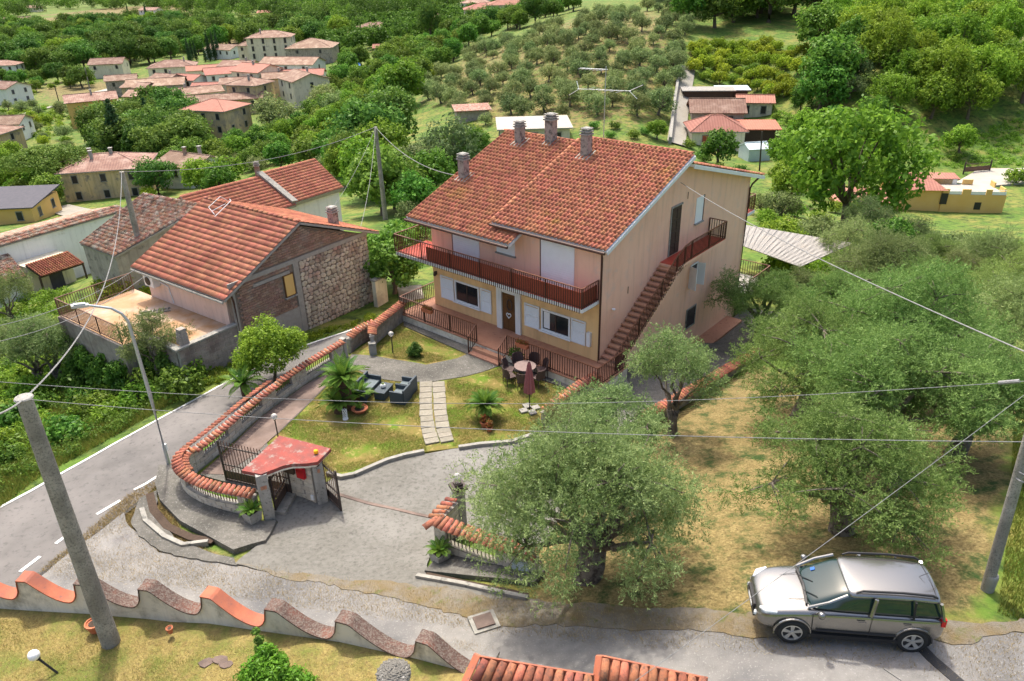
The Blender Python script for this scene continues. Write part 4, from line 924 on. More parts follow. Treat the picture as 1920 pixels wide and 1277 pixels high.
MB().box((3.52, -.06, 2.24), (.54, .03, 1.12)).build('board', 'saffron', wn); MB().box((3.52, -.08, 1.58), (.8, .16, .06)).build('sill', 'kerb', wn)
def h2_roof(x0, z0, x1, z1, flip):
    y0, y1 = -.28, 7.85
    s = Vector((x1-x0, 0, z1-z0)); mb = MB()
    q = [(x0, y0, z0), (x1, y0, z1), (x1, y1, z1), (x0, y1, z0)]
    mb.slab(q, .12); r = mb.build('roof', 'mortar', H2)
    if not flip: lay_tiles(r, (x0, y1, z0+.03), (0, -1, 0), s, y1-y0, s.length, .22, .33, 'tile2', 'flat', 300)
    else: lay_tiles(r, (x0, y0, z0+.03), (0, 1, 0), s, y1-y0, s.length, .22, .33, 'tile2', 'flat', 150)
    return r
ra = h2_roof(-.55, 2.92, 4.6, 5.42, False); rbk = h2_roof(10.1, 3.28, 4.6, 5.42, True)
rt = coppo_mesh('ridge_tile', 'cope', .42, .09, .11)
for i in range(20): piece('ridge_tile', rt, H2, (4.6, -.25+i*.405, 5.46), (0, 0, 0))
chimney(H2, (8.0, 1.1, 3.95), .42, 1.25, chm)
MB().path([(.02, -.1, 2.9), (.05, -.14, 2.6), (.05, -.14, -.6)], .045).build('downpipe', 'brown', H2)
MB().path([(-.60, 7.8, 2.82), (-.60, -.25, 2.82)], .06).build('gutter', 'kerb', H2)
mb = MB(); mb.path([(3.6, 5.6, 5.1), (3.7, 6.2, 5.4), (4.6, 6.3, 5.75), (4.8, 5.8, 5.5), (3.5, 5.7, 5.3)], .02, 5); mb.path([(3.4, 5.3, 5.1), (4.7, 5.5, 5.62), (4.9, 5.9, 5.6)], .018, 5); mb.build('white_bracket', 'whitewood', H2)
ac = MB().box((-.25, 6.6, 2.35), (.38, .85, .62)).build('air_conditioner', 'whitewood', H2); 
MB().tube((-.44, 6.65, 2.35), (-.47, 6.65, 2.35), .24, n=14).build('fan_grille', 'iron', ac); MB().path([(-.1, 6.1, 2.3), (-.08, 5.4, 2.2), (-.08, 5.2, 1.3)], .03).build('pipe', 'whitewood', H2)
# terrace
wl_ = [(0, 0), (-3.3, 0)]
tb = MB(); tb.prism([(-4.3, 3.0), (-3.3, 3.0), (-3.3, .1), (-.05, .1), (-.05, 9.2), (-4.3, 9.2)], -4, 1.12); tb.build('terrace_base', 'cinder', H2)
MB().prism([(-4.2, 3.05), (-3.2, 3.05), (-3.2, .15), (-.05, .15), (-.05, 9.1), (-4.2, 9.1)], 1.1, 1.17).build('terrace_floor', 'orange_tile', H2)
block_wall(H2, [(-3.25, .02), (-.05, .02)], -1.0, 11, th=.22, bl=.5, bh=.21, m='cinder')
block_wall(H2, [(-3.2, .1), (-3.2, 3.0)], -1.4, 13, th=.22, bl=.5, bh=.21, m='cinder')
MB().box((-1.65, .04, 1.38), (3.5, .34, .09)).build('coping', 'kerb', H2); MB().box((-3.2, 1.5, 1.39), (.34, 3.2, .09)).build('coping', 'kerb', H2)
for k in range(4): MB().box((-2.75+.01*k, .25, 1.5+k*.2), (.42-.03*k, .42-.03*k, .19)).build('flue_block', 'cinder', H2)
railing(H2, [(-.1, 9.1, 1.2), (-4.2, 9.1, 1.2), (-4.2, 3.1, 1.2)], .95, .13, m='rust', hr='rust')
LD = thing('ladder', 'small wooden ladder lying on the orange terrace floor', 'ladder', tuple(H2.matrix_basis @ Vector((-1.2, 5.2, 1.22))), .4)
for s in (-.17, .17): MB().box((0, s, 0), (1.5, .05, .07)).build('side_rail', 'kerb', LD)
for k in range(6): MB().box((-.6+k*.24, 0, .02), (.05, .36, .04)).build('rung', 'kerb', LD)
# low block wall right of it
LWt = thing('garden_wall', 'pale rendered garden wall stub beside the stone house, at the bend of the road', 'garden wall', tuple(at(722, 575)), math.radians(54))
MB().box((.2, .5, .4), (.9, .3, 2.4)).build('wall', 'cream', LWt); MB().box((.2, .5, 1.63), (1.0, .4, .08)).build('coping', 'kerb', LWt)

# ------------------------------------------------------------------ roofs and walls behind it
def lay_quad(parent, q, nu, nv, m, kind='barrel', nparts=300, wonk=.01, name='roof_tile'):
    q = [Vector(p) for p in q]  # bottom-left, bottom-right, top-right, top-left
    wu = ((q[1]-q[0]).length+(q[2]-q[3]).length)/2/nu; lv = ((q[3]-q[0]).length+(q[2]-q[1]).length)/2/nv
    vs, fs = tile_mesh(kind, wu, lv*1.15); mb = MB(); mb.add(vs, fs); me = mb.mesh(name, M[m], True); spots = []
    P_ = parent.matrix_basis.inverted() @ Vector((0, 0, CAMZ)) if parent.parent is None else (parent.parent.matrix_basis @ parent.matrix_basis).inverted() @ Vector((0, 0, CAMZ))
    for i in range(nu):
        for j in range(nv):
            s, t = i/nu, j/nv; b = q[0].lerp(q[1], s); tt = q[3].lerp(q[2], s); p = b.lerp(tt, t)
            uy = (tt-b).normalized(); ux = ((q[1]-q[0]).lerp(q[2]-q[3], t)).normalized(); nz = ux.cross(uy).normalized(); uy = nz.cross(ux)
            R = Matrix((ux, uy, nz)).transposed() @ Matrix.Rotation(random.uniform(-wonk, wonk)*2, 3, 'Z')
            spots.append(((p-P_).length, Matrix.Translation(p+nz*random.uniform(0, wonk)) @ R.to_4x4()))
    spots.sort(key=lambda s: s[0])
    for d_, T in spots[:nparts]: piece(name, me, parent, None, M4=T)
    if spots[nparts:]:
        v0 = np.array([(*v, 1) for v in vs]); V_ = []; F_ = []; var = []
        for k, (d_, T) in enumerate(spots[nparts:]): V_.append((v0 @ np.array(T).T)[:, :3]); F_.append(np.array(fs)+k*len(vs)); var += [random.random()]*len(fs)
        ob = bpy.data.objects.new(name+'s', np_mesh(name+'s', np.concatenate(V_), np.concatenate(F_), m, var)); COL.objects.link(ob); ob.parent = parent; ob['kind'] = 'stuff'
def lz(o, u, v, z): p = atz(u, v, z); return (p[0]-o[0], p[1]-o[1], z)
# long house with red roof behind
o3 = tuple(atz(560, 400, -1)); o3 = (o3[0], o3[1], 0)
H3 = thing('long_house', 'long low white house whose red roof is divided by a strip, behind the stone house', 'house', o3)
zr, ze = 2.6, .9
Ra, Rm, Rb = lz(o3, 338, 368, zr), lz(o3, 489, 330, zr), lz(o3, 592, 303, zr)
Eb, Em, Ea = lz(o3, 645, 357, ze), lz(o3, 556, 385, ze), lz(o3, 392, 432, ze)
mb = MB(); mb.slab([Ea, Em, Rm, Ra], .15); r = mb.build('roof', 'mortar', H3); lift = Vector((0, 0, .04))
lay_quad(r, [Vector(Ea)+lift, Vector(Em)+lift, Vector(Rm)+lift, Vector(Ra)+lift], 46, 12, 'tile2', 'flat', 150, .003)
mb = MB(); up_ = Vector((0, 0, .22)); mb.slab([Vector(Em)+up_, Vector(Eb)+up_, Vector(Rb)+up_, Vector(Rm)+up_], .3); r = mb.build('roof', 'mortar', H3)
lay_quad(r, [Vector(Em)+up_+lift, Vector(Eb)+up_+lift, Vector(Rb)+up_+lift, Vector(Rm)+up_+lift], 28, 13, 'tile2', 'flat', 150, .003)
mb = MB(); mb.slab([Vector(Em)+Vector((-.25, -.1, .36)), Vector(Em)+Vector((.15, .1, .36)), Vector(Rm)+Vector((.15, .1, .36)), Vector(Rm)+Vector((-.25, -.1, .36))], .35); mb.build('divider', 'kerb', H3)
ev = (Vector(Eb)-Vector(Ea)); ev.z = 0; ev.normalize(); up2 = (Vector(Rb)-Vector(Eb)); up2.z = 0
wi = up2.normalized()*.35
a_ = Vector(Ea)+wi; b_ = Vector(Eb)+wi-ev*.3; c_ = b_+up2*1.8; d_ = a_+up2*1.8
MB().prism([(p.x, p.y) for p in (a_, b_, c_, d_)], -8, .85).build('wall', 'farwhite', H3)
gp = [Vector((b_.x, b_.y, .8)), Vector((Rb[0], Rb[1], 2.4))-ev*.3, Vector((c_.x, c_.y, .8))]
mb = MB(); mb.add([tuple(p) for p in gp]+[tuple(p-ev*.3) for p in gp], [(0,1,2),(5,4,3),(0,3,4,1),(1,4,5,2),(2,5,3,0)]); mb.build('gable', 'farwhite', H3)
bk = [Vector(Ra), Vector(Rb), Vector(Rb)+up2*1.05+Vector((0, 0, ze-zr)), Vector(Ra)+up2*1.05+Vector((0, 0, ze-zr))]
mb = MB(); mb.slab(bk, .12); mb.build('roof', 'farroof_r', H3)
chimney(H3, (Rm[0]-.3, Rm[1]+.3, zr+.1), .32, 1.0, 'brick')
# ruin with mossy roof
oR = tuple(atz(240, 440, 0))
RU = thing('old_barn', 'old rubble barn with sagging mossy tile roof between the white wall and the stone house', 'barn', (oR[0], oR[1], 0))
q = [lz(oR, 150, 458, .4), lz(oR, 214, 482, .4), lz(oR, 385, 386, 2.6), lz(oR, 269, 364, 2.6)]
mb = MB(); mb.slab(q, .14); r = mb.build('roof', 'mortar', RU); lay_quad(r, [Vector(p)+lift for p in q], 22, 20, 'oldtile', 'barrel', 300, .035)
qq = [Vector(p) for p in q]; cen = sum(qq, Vector())/4
wp = [(p.x+(cen.x-p.x)*.04, p.y+(cen.y-p.y)*.04) for p in qq]
n_ = 4; vs = [(x, y, -7) for x, y in wp]+[(wp[i][0], wp[i][1], qq[i].z-.14) for i in range(4)]
mb = MB(); mb.add(vs, [(3,2,1,0),(4,5,6,7),(0,1,5,4),(1,2,6,5),(2,3,7,6),(3,0,4,7)]); mb.build('wall', 'greywall', RU)
back = [qq[3], qq[2], qq[2]+(qq[2]-qq[1])*.5+Vector((0, 0, -2.6)), qq[3]+(qq[3]-qq[0])*.5+Vector((0, 0, -2.6))]
mb = MB(); mb.slab(back, .1); mb.build('roof', 'oldtile', RU)
# long white wall building, far left
oW = tuple(atz(100, 470, -2)); oW = (oW[0], oW[1], 0)
WW = thing('white_building', 'long white rendered building with pale tiles on its top edge, left of the mossy barn', 'building', oW)
zt = -1.6; T0, T1 = Vector(lz(oW, -70, 484, zt)), Vector(lz(oW, 236, 396, zt)); dv = (T1-T0).normalized(); nv_ = Vector((-dv.y, dv.x, 0)); 
nv_ = nv_ if nv_.y > 0 else -nv_
MB().prism([(p.x, p.y) for p in (T0, T1, T1+nv_*.4, T0+nv_*.4)], -12, zt).build('wall', 'white', WW)
q = [T0-nv_*.15+Vector((0, 0, .1)), T1-nv_*.15+Vector((0, 0, .1)), T1+nv_*1.1+Vector((0, 0, .35)), T0+nv_*1.1+Vector((0, 0, .35))]
mb = MB(); mb.slab(q, .08); r = mb.build('roof', 'kerb', WW); lay_quad(r, [p+lift for p in q], 90, 3, 'oldtile', 'barrel', 270, .01)
q = [T0+nv_*1.1+Vector((0, 0, .34)), T1+nv_*1.1+Vector((0, 0, .34)), T1+nv_*7+Vector((0, 0, -1)), T0+nv_*7+Vector((0, 0, -1))]
mb = MB(); mb.slab(q, .08); mb.build('roof', 'oldtile', WW)
oP = tuple(atz(100, 530, -5)); oP = (oP[0], oP[1], 0)
PO = thing('porch', 'small porch with dark red tiles on brown posts sheltering a grey door', 'porch', oP)
q = [lz(oP, 77, 520, -3.7), lz(oP, 158, 494, -3.7), lz(oP, 127, 472, -2.9), lz(oP, 47, 498, -2.9)]
mb = MB(); mb.slab(q, .1); r = mb.build('roof', 'oldwood', PO); lay_quad(r, [Vector(p)+lift for p in q], 18, 8, 'tile', 'barrel', 150, .01)
for a, b in ((q[0], q[3]), (q[1], q[2])):
    p = Vector(a).lerp(Vector(b), .12); MB().tube((p.x, p.y, -7.5), (p.x, p.y, p.z-.1), .09, n=6).build('post', 'oldwood', PO)
wa, wb = Vector(q[3]), Vector(q[2]); dd_ = (wb-wa); dd_.z = 0; nn_ = Vector((-dd_.y, dd_.x, 0)).normalized()
MB().prism([(p.x, p.y) for p in (wa-nn_*.05, wb-nn_*.05, wb+nn_*2, wa+nn_*2)], -8, -3.05).build('wall', 'cream', PO)
p0 = wa+dd_*.42-nn_*.12; p1 = wa+dd_*.72-nn_*.12; MB().prism([(p0.x, p0.y), (p1.x, p1.y), (p1.x+nn_.x*.1, p1.y+nn_.y*.1), (p0.x+nn_.x*.1, p0.y+nn_.y*.1)], -7.5, -4.1).build('door', 'darkroof', PO)
oL = tuple(atz(20, 560, -5)); oL = (oL[0], oL[1], 0)
LH = thing('white_house', 'white house at the left edge with a dark mossy tiled roof corner, below the porch', 'house', oL)
q = [lz(oL, -60, 548, -3.4), lz(oL, 27, 527, -3.4), lz(oL, 50, 519, -3.4), lz(oL, 14, 474, -2.2)]
q = [lz(oL, -60, 552, -3.4), lz(oL, 51, 518, -3.4), lz(oL, 14, 473, -2.2), lz(oL, -70, 500, -2.2)]
mb = MB(); mb.slab(q, .12); r = mb.build('roof', 'oldwood', LH); lay_quad(r, [Vector(p)+lift for p in q], 22, 12, 'oldtile', 'barrel', 150, .02)
qq = [Vector(p) for p in q]; nn2 = (qq[3]-qq[0]); nn2.z = 0; nn2.normalize()
MB().prism([(p.x, p.y) for p in (qq[0]+nn2*.3, qq[1]+nn2*.3-(qq[1]-qq[0]).normalized()*.3, qq[2]-(qq[1]-qq[0]).normalized()*.3, qq[3])], -10, -3.5).build('wall', 'farwhite', LH)

# ------------------------------------------------------------------ gate with red canopy
gA = atz(505, 968, .1); gB = atz(604, 938, .1); gC = atz(541, 922, .1)     # left pillar, right pillar, inner corner
GT = thing('entrance_gate', 'entrance gate with peeling red concrete canopy on two pale pillars', 'gate', (gA[0], gA[1], 0))
def gl(u, v, z): p = atz(u, v, z); return Vector((p[0]-gA[0], p[1]-gA[1], z))
ang = math.atan2(gB[1]-gA[1], gB[0]-gA[0])
MB().box((0, 0, .85), (.36, .42, 2.3), ang).build('pillar', 'concrete', GT)
pB = Vector((gB[0]-gA[0], gB[1]-gA[1], 0)); pC = Vector((gC[0]-gA[0], gC[1]-gA[1], 0))
MB().box((pB.x, pB.y, .85), (.36, .42, 2.3), ang).build('pillar', 'concrete', GT)
zc = 2.05
poly = [gl(453, 882, zc), gl(490, 889, zc), gl(510, 881, zc), gl(530, 872.5, zc+.02), gl(548, 869.5, zc), gl(572, 869, zc), gl(595, 866, zc), gl(620.5, 841, zc), gl(560, 823, zc+.05), gl(523.7, 816.7, zc)]
mb = MB(); mb.prism([(p.x, p.y) for p in poly], zc-.13, zc); cn = mb.build('canopy', 'canopy_red', GT)
mb = MB(); mb.prism([(p.x+(pB.x/2-p.x)*.06, p.y+(pB.y/2-p.y)*.06) for p in poly], zc-.2, zc-.131); mb.build('canopy_soffit', 'dirtywhite', GT)
MB().lathe([(.02, 0), (.07, .03), (.085, .09), (.07, .15), (.02, .18)], tuple(gl(593, 851, zc)), 12).build('warning_light', 'yellowb', GT, label='small round yellow warning light')
bw = [(pC.x, pC.y), ((pC.x+pB.x)/2, (pC.y+pB.y)/2), (pB.x-.15*math.cos(ang), pB.y-.15*math.sin(ang))]
block_wall(GT, bw, -.1, 10, th=.22, bl=.46, bh=.2, m='block')
wdir = Vector((bw[2][0]-bw[0][0], bw[2][1]-bw[0][1], 0)).normalized(); wn_ = Vector((wdir.y, -wdir.x, 0)); wa_ = math.atan2(wdir.y, wdir.x); Lb = (Vector(bw[2])-Vector(bw[0])).length
def onw(s, z, d=.13): p = Vector((bw[0][0], bw[0][1], 0))+wdir*s+wn_*d; p.z = z; return p
lb = MB(); lb.box(onw(Lb*.72, 1.38, .2), (.34, .12, .40), wa_); lb.tube(onw(Lb*.72, 1.58, .14), onw(Lb*.72, 1.58, .26), .17, n=14); lb.build('letter_box', 'red', GT, label='red letter box with rounded top')
MB().box(onw(Lb*.33, 1.45, .2), (.5, .16, .36), wa_).build('letter_box', 'oldwood', GT, label='brown wooden letter box with pitched lid')
MB().box(onw(Lb*.33, 1.66, .24), (.56, .26, .04), wa_, M=Matrix.Rotation(wa_, 3, 'Z') @ Matrix.Rotation(.35, 3, 'X')).build('letter_box_lid', 'doorwood', GT)
MB().box(onw(Lb*.55, 1.42, .15), (.14, .05, .26), wa_).build('intercom', 'galv', GT)
MB().box(onw(Lb*.93, .35, .14), (.12, .05, .2), wa_).build('socket_box', 'whitewood', GT)
for (pp, s) in ((Vector((0, 0, 0)), .7),): 
    f = Vector((math.sin(ang), -math.cos(ang), 0)); MB().box(pp+f*.225+Vector((0, 0, 1.5)), (.2, .02, .14), ang).build('number_tile', 'terra', GT)
MB().box(pB+f*.225+Vector((.02, 0, 1.55)), (.09, .02, .14), ang).build('number_tile', 'terra', GT); MB().lathe([(.02, 0), (.08, .01), (.08, .03), (.02, .04)], tuple(pB+f*.23+Vector((0, 0, 1.78))), 10).build('number_tile', 'oldwood', GT)
# pedestrian gate between left pillar and inner corner
PG = thing('pedestrian_gate', 'small iron pedestrian gate with vertical bars under the red canopy', 'gate', (gA[0], gA[1], 0))
a = Vector((.16*math.cos(ang)+.05, .2, .18)); b = Vector((pC.x, pC.y, .18))
def bar_gate(T, a, b, zbot, h, solid, sp=.12, m='iron', tm='rust', spear=.12):
    d_ = b-a; L_ = d_.xy.length; rz = math.atan2(d_.y, d_.x); t = Vector((math.cos(rz), math.sin(rz), 0))
    for s in (0, L_): MB().box(a+t*s+Vector((0, 0, zbot+h/2)), (.06, .06, h+.1), rz).build('gate_post', m, T)
    for z in (.05, solid, h-.18): MB().box(a+t*(L_/2)+Vector((0, 0, zbot+z)), (L_, .04, .045), rz).build('rail', m, T)
    MB().box(a+t*(L_/2)+Vector((0, 0, zbot+.08+solid*.28)), (L_-.08, .02, solid*.5), rz).build('sheet_panel', m, T)
    n = int(L_/sp); me = unit_box('bar', tm, (.022, .022, h-.02))
    for i in range(1, n): p = a+t*(L_*i/n); piece('bar', me, T, (p.x, p.y, p.z+zbot+h/2+spear/2), (0, 0, rz))
bar_gate(PG, a, b, 0, 1.5, .55, .11)
st_ = thing('gate_step', 'pale concrete threshold step beneath the pedestrian gate', 'step', (gA[0], gA[1], 0)); m_ = (a+b)/2
MB().box((m_.x+.12, m_.y-.12, .1), ((b-a).xy.length, .5, .22), math.atan2((b-a).y, (b-a).x)).build('slab', 'kerb', st_)
# open sliding leaf and fixed leaf
l0 = atz(425, 900, .1); l1 = atz(548, 928, .1)
SL = thing('driveway_gate', 'wide dark iron gate leaf with vertical bars standing open behind the curved wall', 'gate', (l0[0], l0[1], 0))
bar_gate(SL, Vector((0, 0, .1)), Vector((l1[0]-l0[0], l1[1]-l0[1], .1)), 0, 1.75, .75, .13)
l0 = atz(613, 932, .1); l1 = atz(640, 958, .1)
SR = thing('driveway_gate', 'narrow iron gate leaf folded open right of the red canopy', 'gate', (l0[0], l0[1], 0))
bar_gate(SR, Vector((0, 0, .1)), Vector((l1[0]-l0[0], l1[1]-l0[1], .1)), 0, 1.7, .75, .14)
strip('gate_rail', 'path_red', A((632,930),(700,950),(780,968),(850,982)), .14, .12)
# right gate pillar
pp = at(864, 992); PL = thing('gate_pillar', 'square concrete gate pillar with stepped dark cap and glass globe lamp', 'pillar', tuple(pp), ang)
MB().box((0, 0, .8), (.34, .34, 1.9)).build('shaft', 'concrete', PL)
mb = MB(); mb.box((0, 0, 1.78), (.5, .5, .07)); mb.box((0, 0, 1.85), (.42, .42, .05)); mb.box((0, 0, 1.91), (.26, .26, .06)); mb.build('cap', 'iron', PL)
glm = mat('clear_globe_glass', (.78, .76, .72), None, 1, .12, spec=.8); glm.node_tree.nodes['Principled BSDF'].inputs['Transmission Weight'].default_value = .55
M['globe'] = glm; M['globe_white'] = mat('opal_globe', (.85,.85,.85), None, 1, .25)
lm = MB().lathe([(.07, 0), (.09, .03), (.13, .12), (.14, .2), (.11, .3), (.05, .36), (.0, .37)], (0, 0, 1.95), 14).build('lamp_globe', 'globe', PL, smooth=True)
MB().tube((0, 0, 1.93), (0, 0, 2.1), .03, n=6).build('bulb_holder', 'whitewood', lm)
# wall to the right of the drive
pf = at(824, 1050)
WP = smooth_path([tuple(at(u, v)) for u, v in ((858, 1004), (836, 1022), (822, 1036))], 0); WQ = [tuple(at(u, v)) for u, v in ((822, 1036), (851, 1045), (905, 1057), (968, 1070), (1008, 1077))]
RW = thing('gate_wall', 'low block wall with orange tiles and a barred opening right of the driveway, under the olive', 'garden wall')
zw = float(np.mean([p[2] for p in WQ]))-.1
block_wall(RW, [p[:2] for p in WP], zw-.2, 6); block_wall(RW, [p[:2] for p in WQ], zw-.2, 3)
cq = cumlen(WQ); block_wall(RW, [p[:2] for p in WQ], zw+.4, 3, s0=cq[-1]*.62); block_wall(RW, [p[:2] for p in WQ], zw+.4, 3, s0=0, s1=cq[-1]*.12)
q = [tuple(samp(WQ, cq, cq[-1]*(.12+.5*i/8))[0][:2]) for i in range(9)]
wall_strip('sill', 'step', q, .24, zw+.402, zw+.45, RW); wall_strip('lintel', 'kerb', q, .16, zw+.92, zw+.98, RW)
bars(RW, [p[:2] for p in q], zw+.45, .47, .14, m='iron')
for W_, sd_ in ((WP, -1), (WQ, -1)):
    wall_strip('coping_bed', 'mortar', [p[:2] for p in W_], .26, zw+.985, zw+1.04, RW)
coping(RW, [p[:2] for p in WP], zw+1.18, -1, .20, .30, .50, .2); coping(RW, [p[:2] for p in WQ], zw+1.18, -1, .185, .30, .50, .2, s0=.05)
c0 = Vector((WP[-1][0]-.35, WP[-1][1]-.22, zw+1.0)); piece('coping_tile', coppo_mesh('coping_tile', 'cope', .6, .11, .13), RW, tuple(c0), (.3, 0, -1.0))
mp, mt_ = samp(WQ, cq, cq[-1]*.86); MB().box((mp[0]+mt_[1]*.13, mp[1]-mt_[0]*.13, zw+.62), (.55, .04, .42), math.atan2(mt_[1], mt_[0])).build('meter_door', 'tin', RW)
pv = [Vector((*p[:2], 0)) for p in WQ]
PVp = A((826,1040),(797,1080),(870,1096),(940,1110),(1002,1124),(1022,1100),(1010,1078),(960,1068),(880,1050), z=zw)
o = drape('gate_pavement', 'conc_d', PVp, .17, .4, skirt=.5)
strip('gutter_kerb', 'kerb', A((782,1086),(870,1102),(940,1118),(990,1128)), .16, .2, .3); strip('gutter_channel', 'soil', A((800,1083),(870,1098),(940,1112),(990,1123)), .14, .175, .02)
# ------------------------------------------------------------------ plants in tubs
def leafcloud(n, cen, rad, size, asp=.45, droop=0., up=.35, shell=.6, rg=rng, sq=1., gaps=0.):
    """leaf quads spread through blobs: cen (k,3), rad (k,)"""
    k = rg.integers(0, len(cen), n) if len(cen) > 1 else np.zeros(n, int)
    if len(cen) > 1:
        w_ = np.asarray(rad, float)**2; k = rg.choice(len(cen), n, p=w_/w_.sum())
    d_ = rg.normal(size=(n, 3)); d_ /= np.linalg.norm(d_, axis=1)[:, None]; r = (shell+(1-shell)*rg.random(n))*np.where(rg.random(n) < .75, 1, rg.random(n))
    r = r*np.exp(rg.normal(size=n)*.10)
    p = np.asarray(cen)[k]+d_*(np.asarray(rad)[k]*r)[:, None]*np.array([1, 1, sq])
    if gaps > 0:
        c_ = np.floor(p/(max(np.mean(rad), .05)*.42)).astype(int); h_ = np.abs(np.sin(c_[:, 0]*31.7+c_[:, 1]*17.3+c_[:, 2]*53.9)*9973.13) % 1; kp = h_ > gaps; p = p[kp]; d_ = d_[kp]; n = len(p)
    nrm = d_*.7+rg.normal(size=(n, 3))*.55+np.array([0, 0, up]); nrm /= np.linalg.norm(nrm, axis=1)[:, None]
    t = rg.normal(size=(n, 3))+np.array([0, 0, -droop]); t -= nrm*(t*nrm).sum(1)[:, None]; t /= np.linalg.norm(t, axis=1)[:, None]; b = np.cross(nrm, t)
    s = size*rg.uniform(.6, 1.3, n)[:, None]
    v = np.stack([p-t*s, p+b*s*asp, p+t*s, p-b*s*asp], 1).reshape(-1, 3)
    f = np.arange(4*n).reshape(n, 4); return v, f
def leafmesh(name, n, cen, rad, size, m, **k):
    rg = k.get('rg', rng); v, f = leafcloud(n, np.array(cen, float), np.array(rad, float), size, **k)
    c_ = np.round(v[::4]/(max(np.mean(rad), .1)*.55)).astype(int); h_ = np.abs(np.sin(c_[:, 0]*12.9898+c_[:, 1]*78.233+c_[:, 2]*37.719)*43758.5453) % 1
    return np_mesh(name, v, f, m, np.clip(.5*h_+.5*rg.random(len(h_)), 0, 1))
def add_mesh(name, me, parent, **tags):
    o = bpy.data.objects.new(name, me); COL.objects.link(o); o.parent = parent
    for k, v in tags.items(): o[k] = v
    return o
def frond_mesh(L_=1.0, w0=.16, curl=.35, rise=.6, n=13, seed=0):
    rg = random.Random(seed); vs = []; fs = []
    pts = [(L_*(t*math.cos(rise)*(1)), L_*(t*math.sin(rise)-curl*t*t)) for t in [i/n for i in range(n+1)]]
    for i in range(1, n+1):
        x, z = pts[i]; x0, z0 = pts[i-1]; t = i/n; wd = w0*math.sin(PI*min(1, .12+t*.95))**.6
        for s in (-1, 1):
            k = len(vs); vs += [(x0, 0, z0), (x0+.5*(x-x0), 0, z0+.5*(z-z0)), (x+.08*L_+.0, s*wd, z+.03+wd*.25-.02*rg.random())]
            vs.append((x0+.06*L_, s*wd*.93, z0+wd*.25+.02))
            fs.append((k, k+1, k+2, k+3) if s > 0 else (k+3, k+2, k+1, k))
    for i in range(n): # rachis
        x, z = pts[i]; x1, z1 = pts[i+1]; k = len(vs); vs += [(x, -.008, z), (x, .008, z), (x1, .008, z1+.002), (x1, -.008, z1+.002)]; fs.append((k, k+1, k+2, k+3))
    me = np_mesh('frond', np.array(vs), np.array(fs), 'cycad', np.full(len(fs), rg.random())); return me
FR = [frond_mesh(1.0, .13, .30, .95, seed=1), frond_mesh(1.0, .14, .42, .65, seed=2), frond_mesh(1.0, .12, .2, 1.25, seed=3)]
def cycad(loc, label, L_, trunk=.5, r=.18, n=26, low=.3, group=None, cat='cycad', heads=((0, 0, 0, 1),), potm=None):
    T = thing('cycad', label, cat, loc, random.uniform(0, 6), group)
    for hx, hy, hz, hs in heads:
        tb = MB(); tb.lathe([(r*1.15*hs, 0), (r*hs, trunk*.3+hz*.3), (r*1.05*hs, trunk*.7+hz), (r*.9*hs, trunk+hz)], (hx, hy, 0), 10); tb.build('trunk', 'palmtrunk', T)
        for i in range(n):
            a = i*2.399+random.uniform(-.1, .1); k = 0 if i > n*.55 else (1 if i > n*.12 else 1); k = 2 if i > n*.82 else k
            s = L_*hs*random.uniform(.85, 1.1); piece('frond', FR[k], T, (hx, hy, trunk+hz-.03), (0, random.uniform(-.12, .12)+(.0 if i > n*.3 else low), a), (s, s, s))
    return T
def square_tub(loc, label, rz, s=.5, h=.4):
    T = thing('planter', label, 'planter', loc, rz); vs = []
    for z, k in ((0, .78), (h, 1.0), (h, .86), (h*.9, .84)):
        vs += [(a*s/2*k, b*s/2*k, z) for a, b in ((-1, -1), (1, -1), (1, 1), (-1, 1))]
    fs = [(3,2,1,0)]+[(r*4+i, r*4+(i+1) % 4, r*4+4+(i+1) % 4, r*4+4+i) for r in range(3) for i in range(4)]
    mb = MB(); mb.add(vs, fs); mb.build('tub', 'concrete', T); MB().box((0, 0, h*.9), (s*.82, s*.82, .02)).build('soil', 'soil', T); return T
t_ = at(477, 985); t_[2] = max(t_[2], .24); square_tub(tuple(t_), 'square concrete planter at the foot of the left gate pillar', ang+.5, .52, .42)
cycad((t_[0], t_[1], t_[2]+.36), 'small cycad in the planter by the left gate pillar', .66, .12, .09, 18, .1)
t_ = at(826, 1055); t_[2] = zw; square_tub(tuple(t_), 'square concrete planter at the left end of the block wall right of the driveway', ang+.3, .52, .42)
cycad((t_[0], t_[1], zw+.36), 'small cycad in the planter at the end of the block wall', .60, .12, .09, 20, .1)
c_ = atz(652, 765, .1)
cycad(tuple(c_), 'tall multi-headed cycad with dark trunk on the lawn behind the grey rattan sofa', 1.35, 1.15, .26, 30, .25, heads=((.0, .0, .45, 1),))
cycad(tuple(atz(637, 772, .1)), 'low leaning cycad on the left side of the tall one on the lawn', 1.15, .45, .22, 24, .2)
cycad(tuple(atz(672, 752, .1)), 'cycad with narrow upright fronds touching the sofa end', 1.0, .35, .16, 24, .1)
cycad(tuple(atz(641, 764, .1)), 'second low cycad crown behind the leaning one, towards the side path', 1.1, 1.0, .2, 22, .25)
cycad(tuple(at(462, 752)), 'single cycad standing outside the coped wall beside the main road', 1.25, .95, .14, 22, .5)
cycad(tuple(atz(910, 782, .1)), 'dense round cycad on the right lawn between the stone path and the parasol', 1.05, .62, .24, 46, .35)
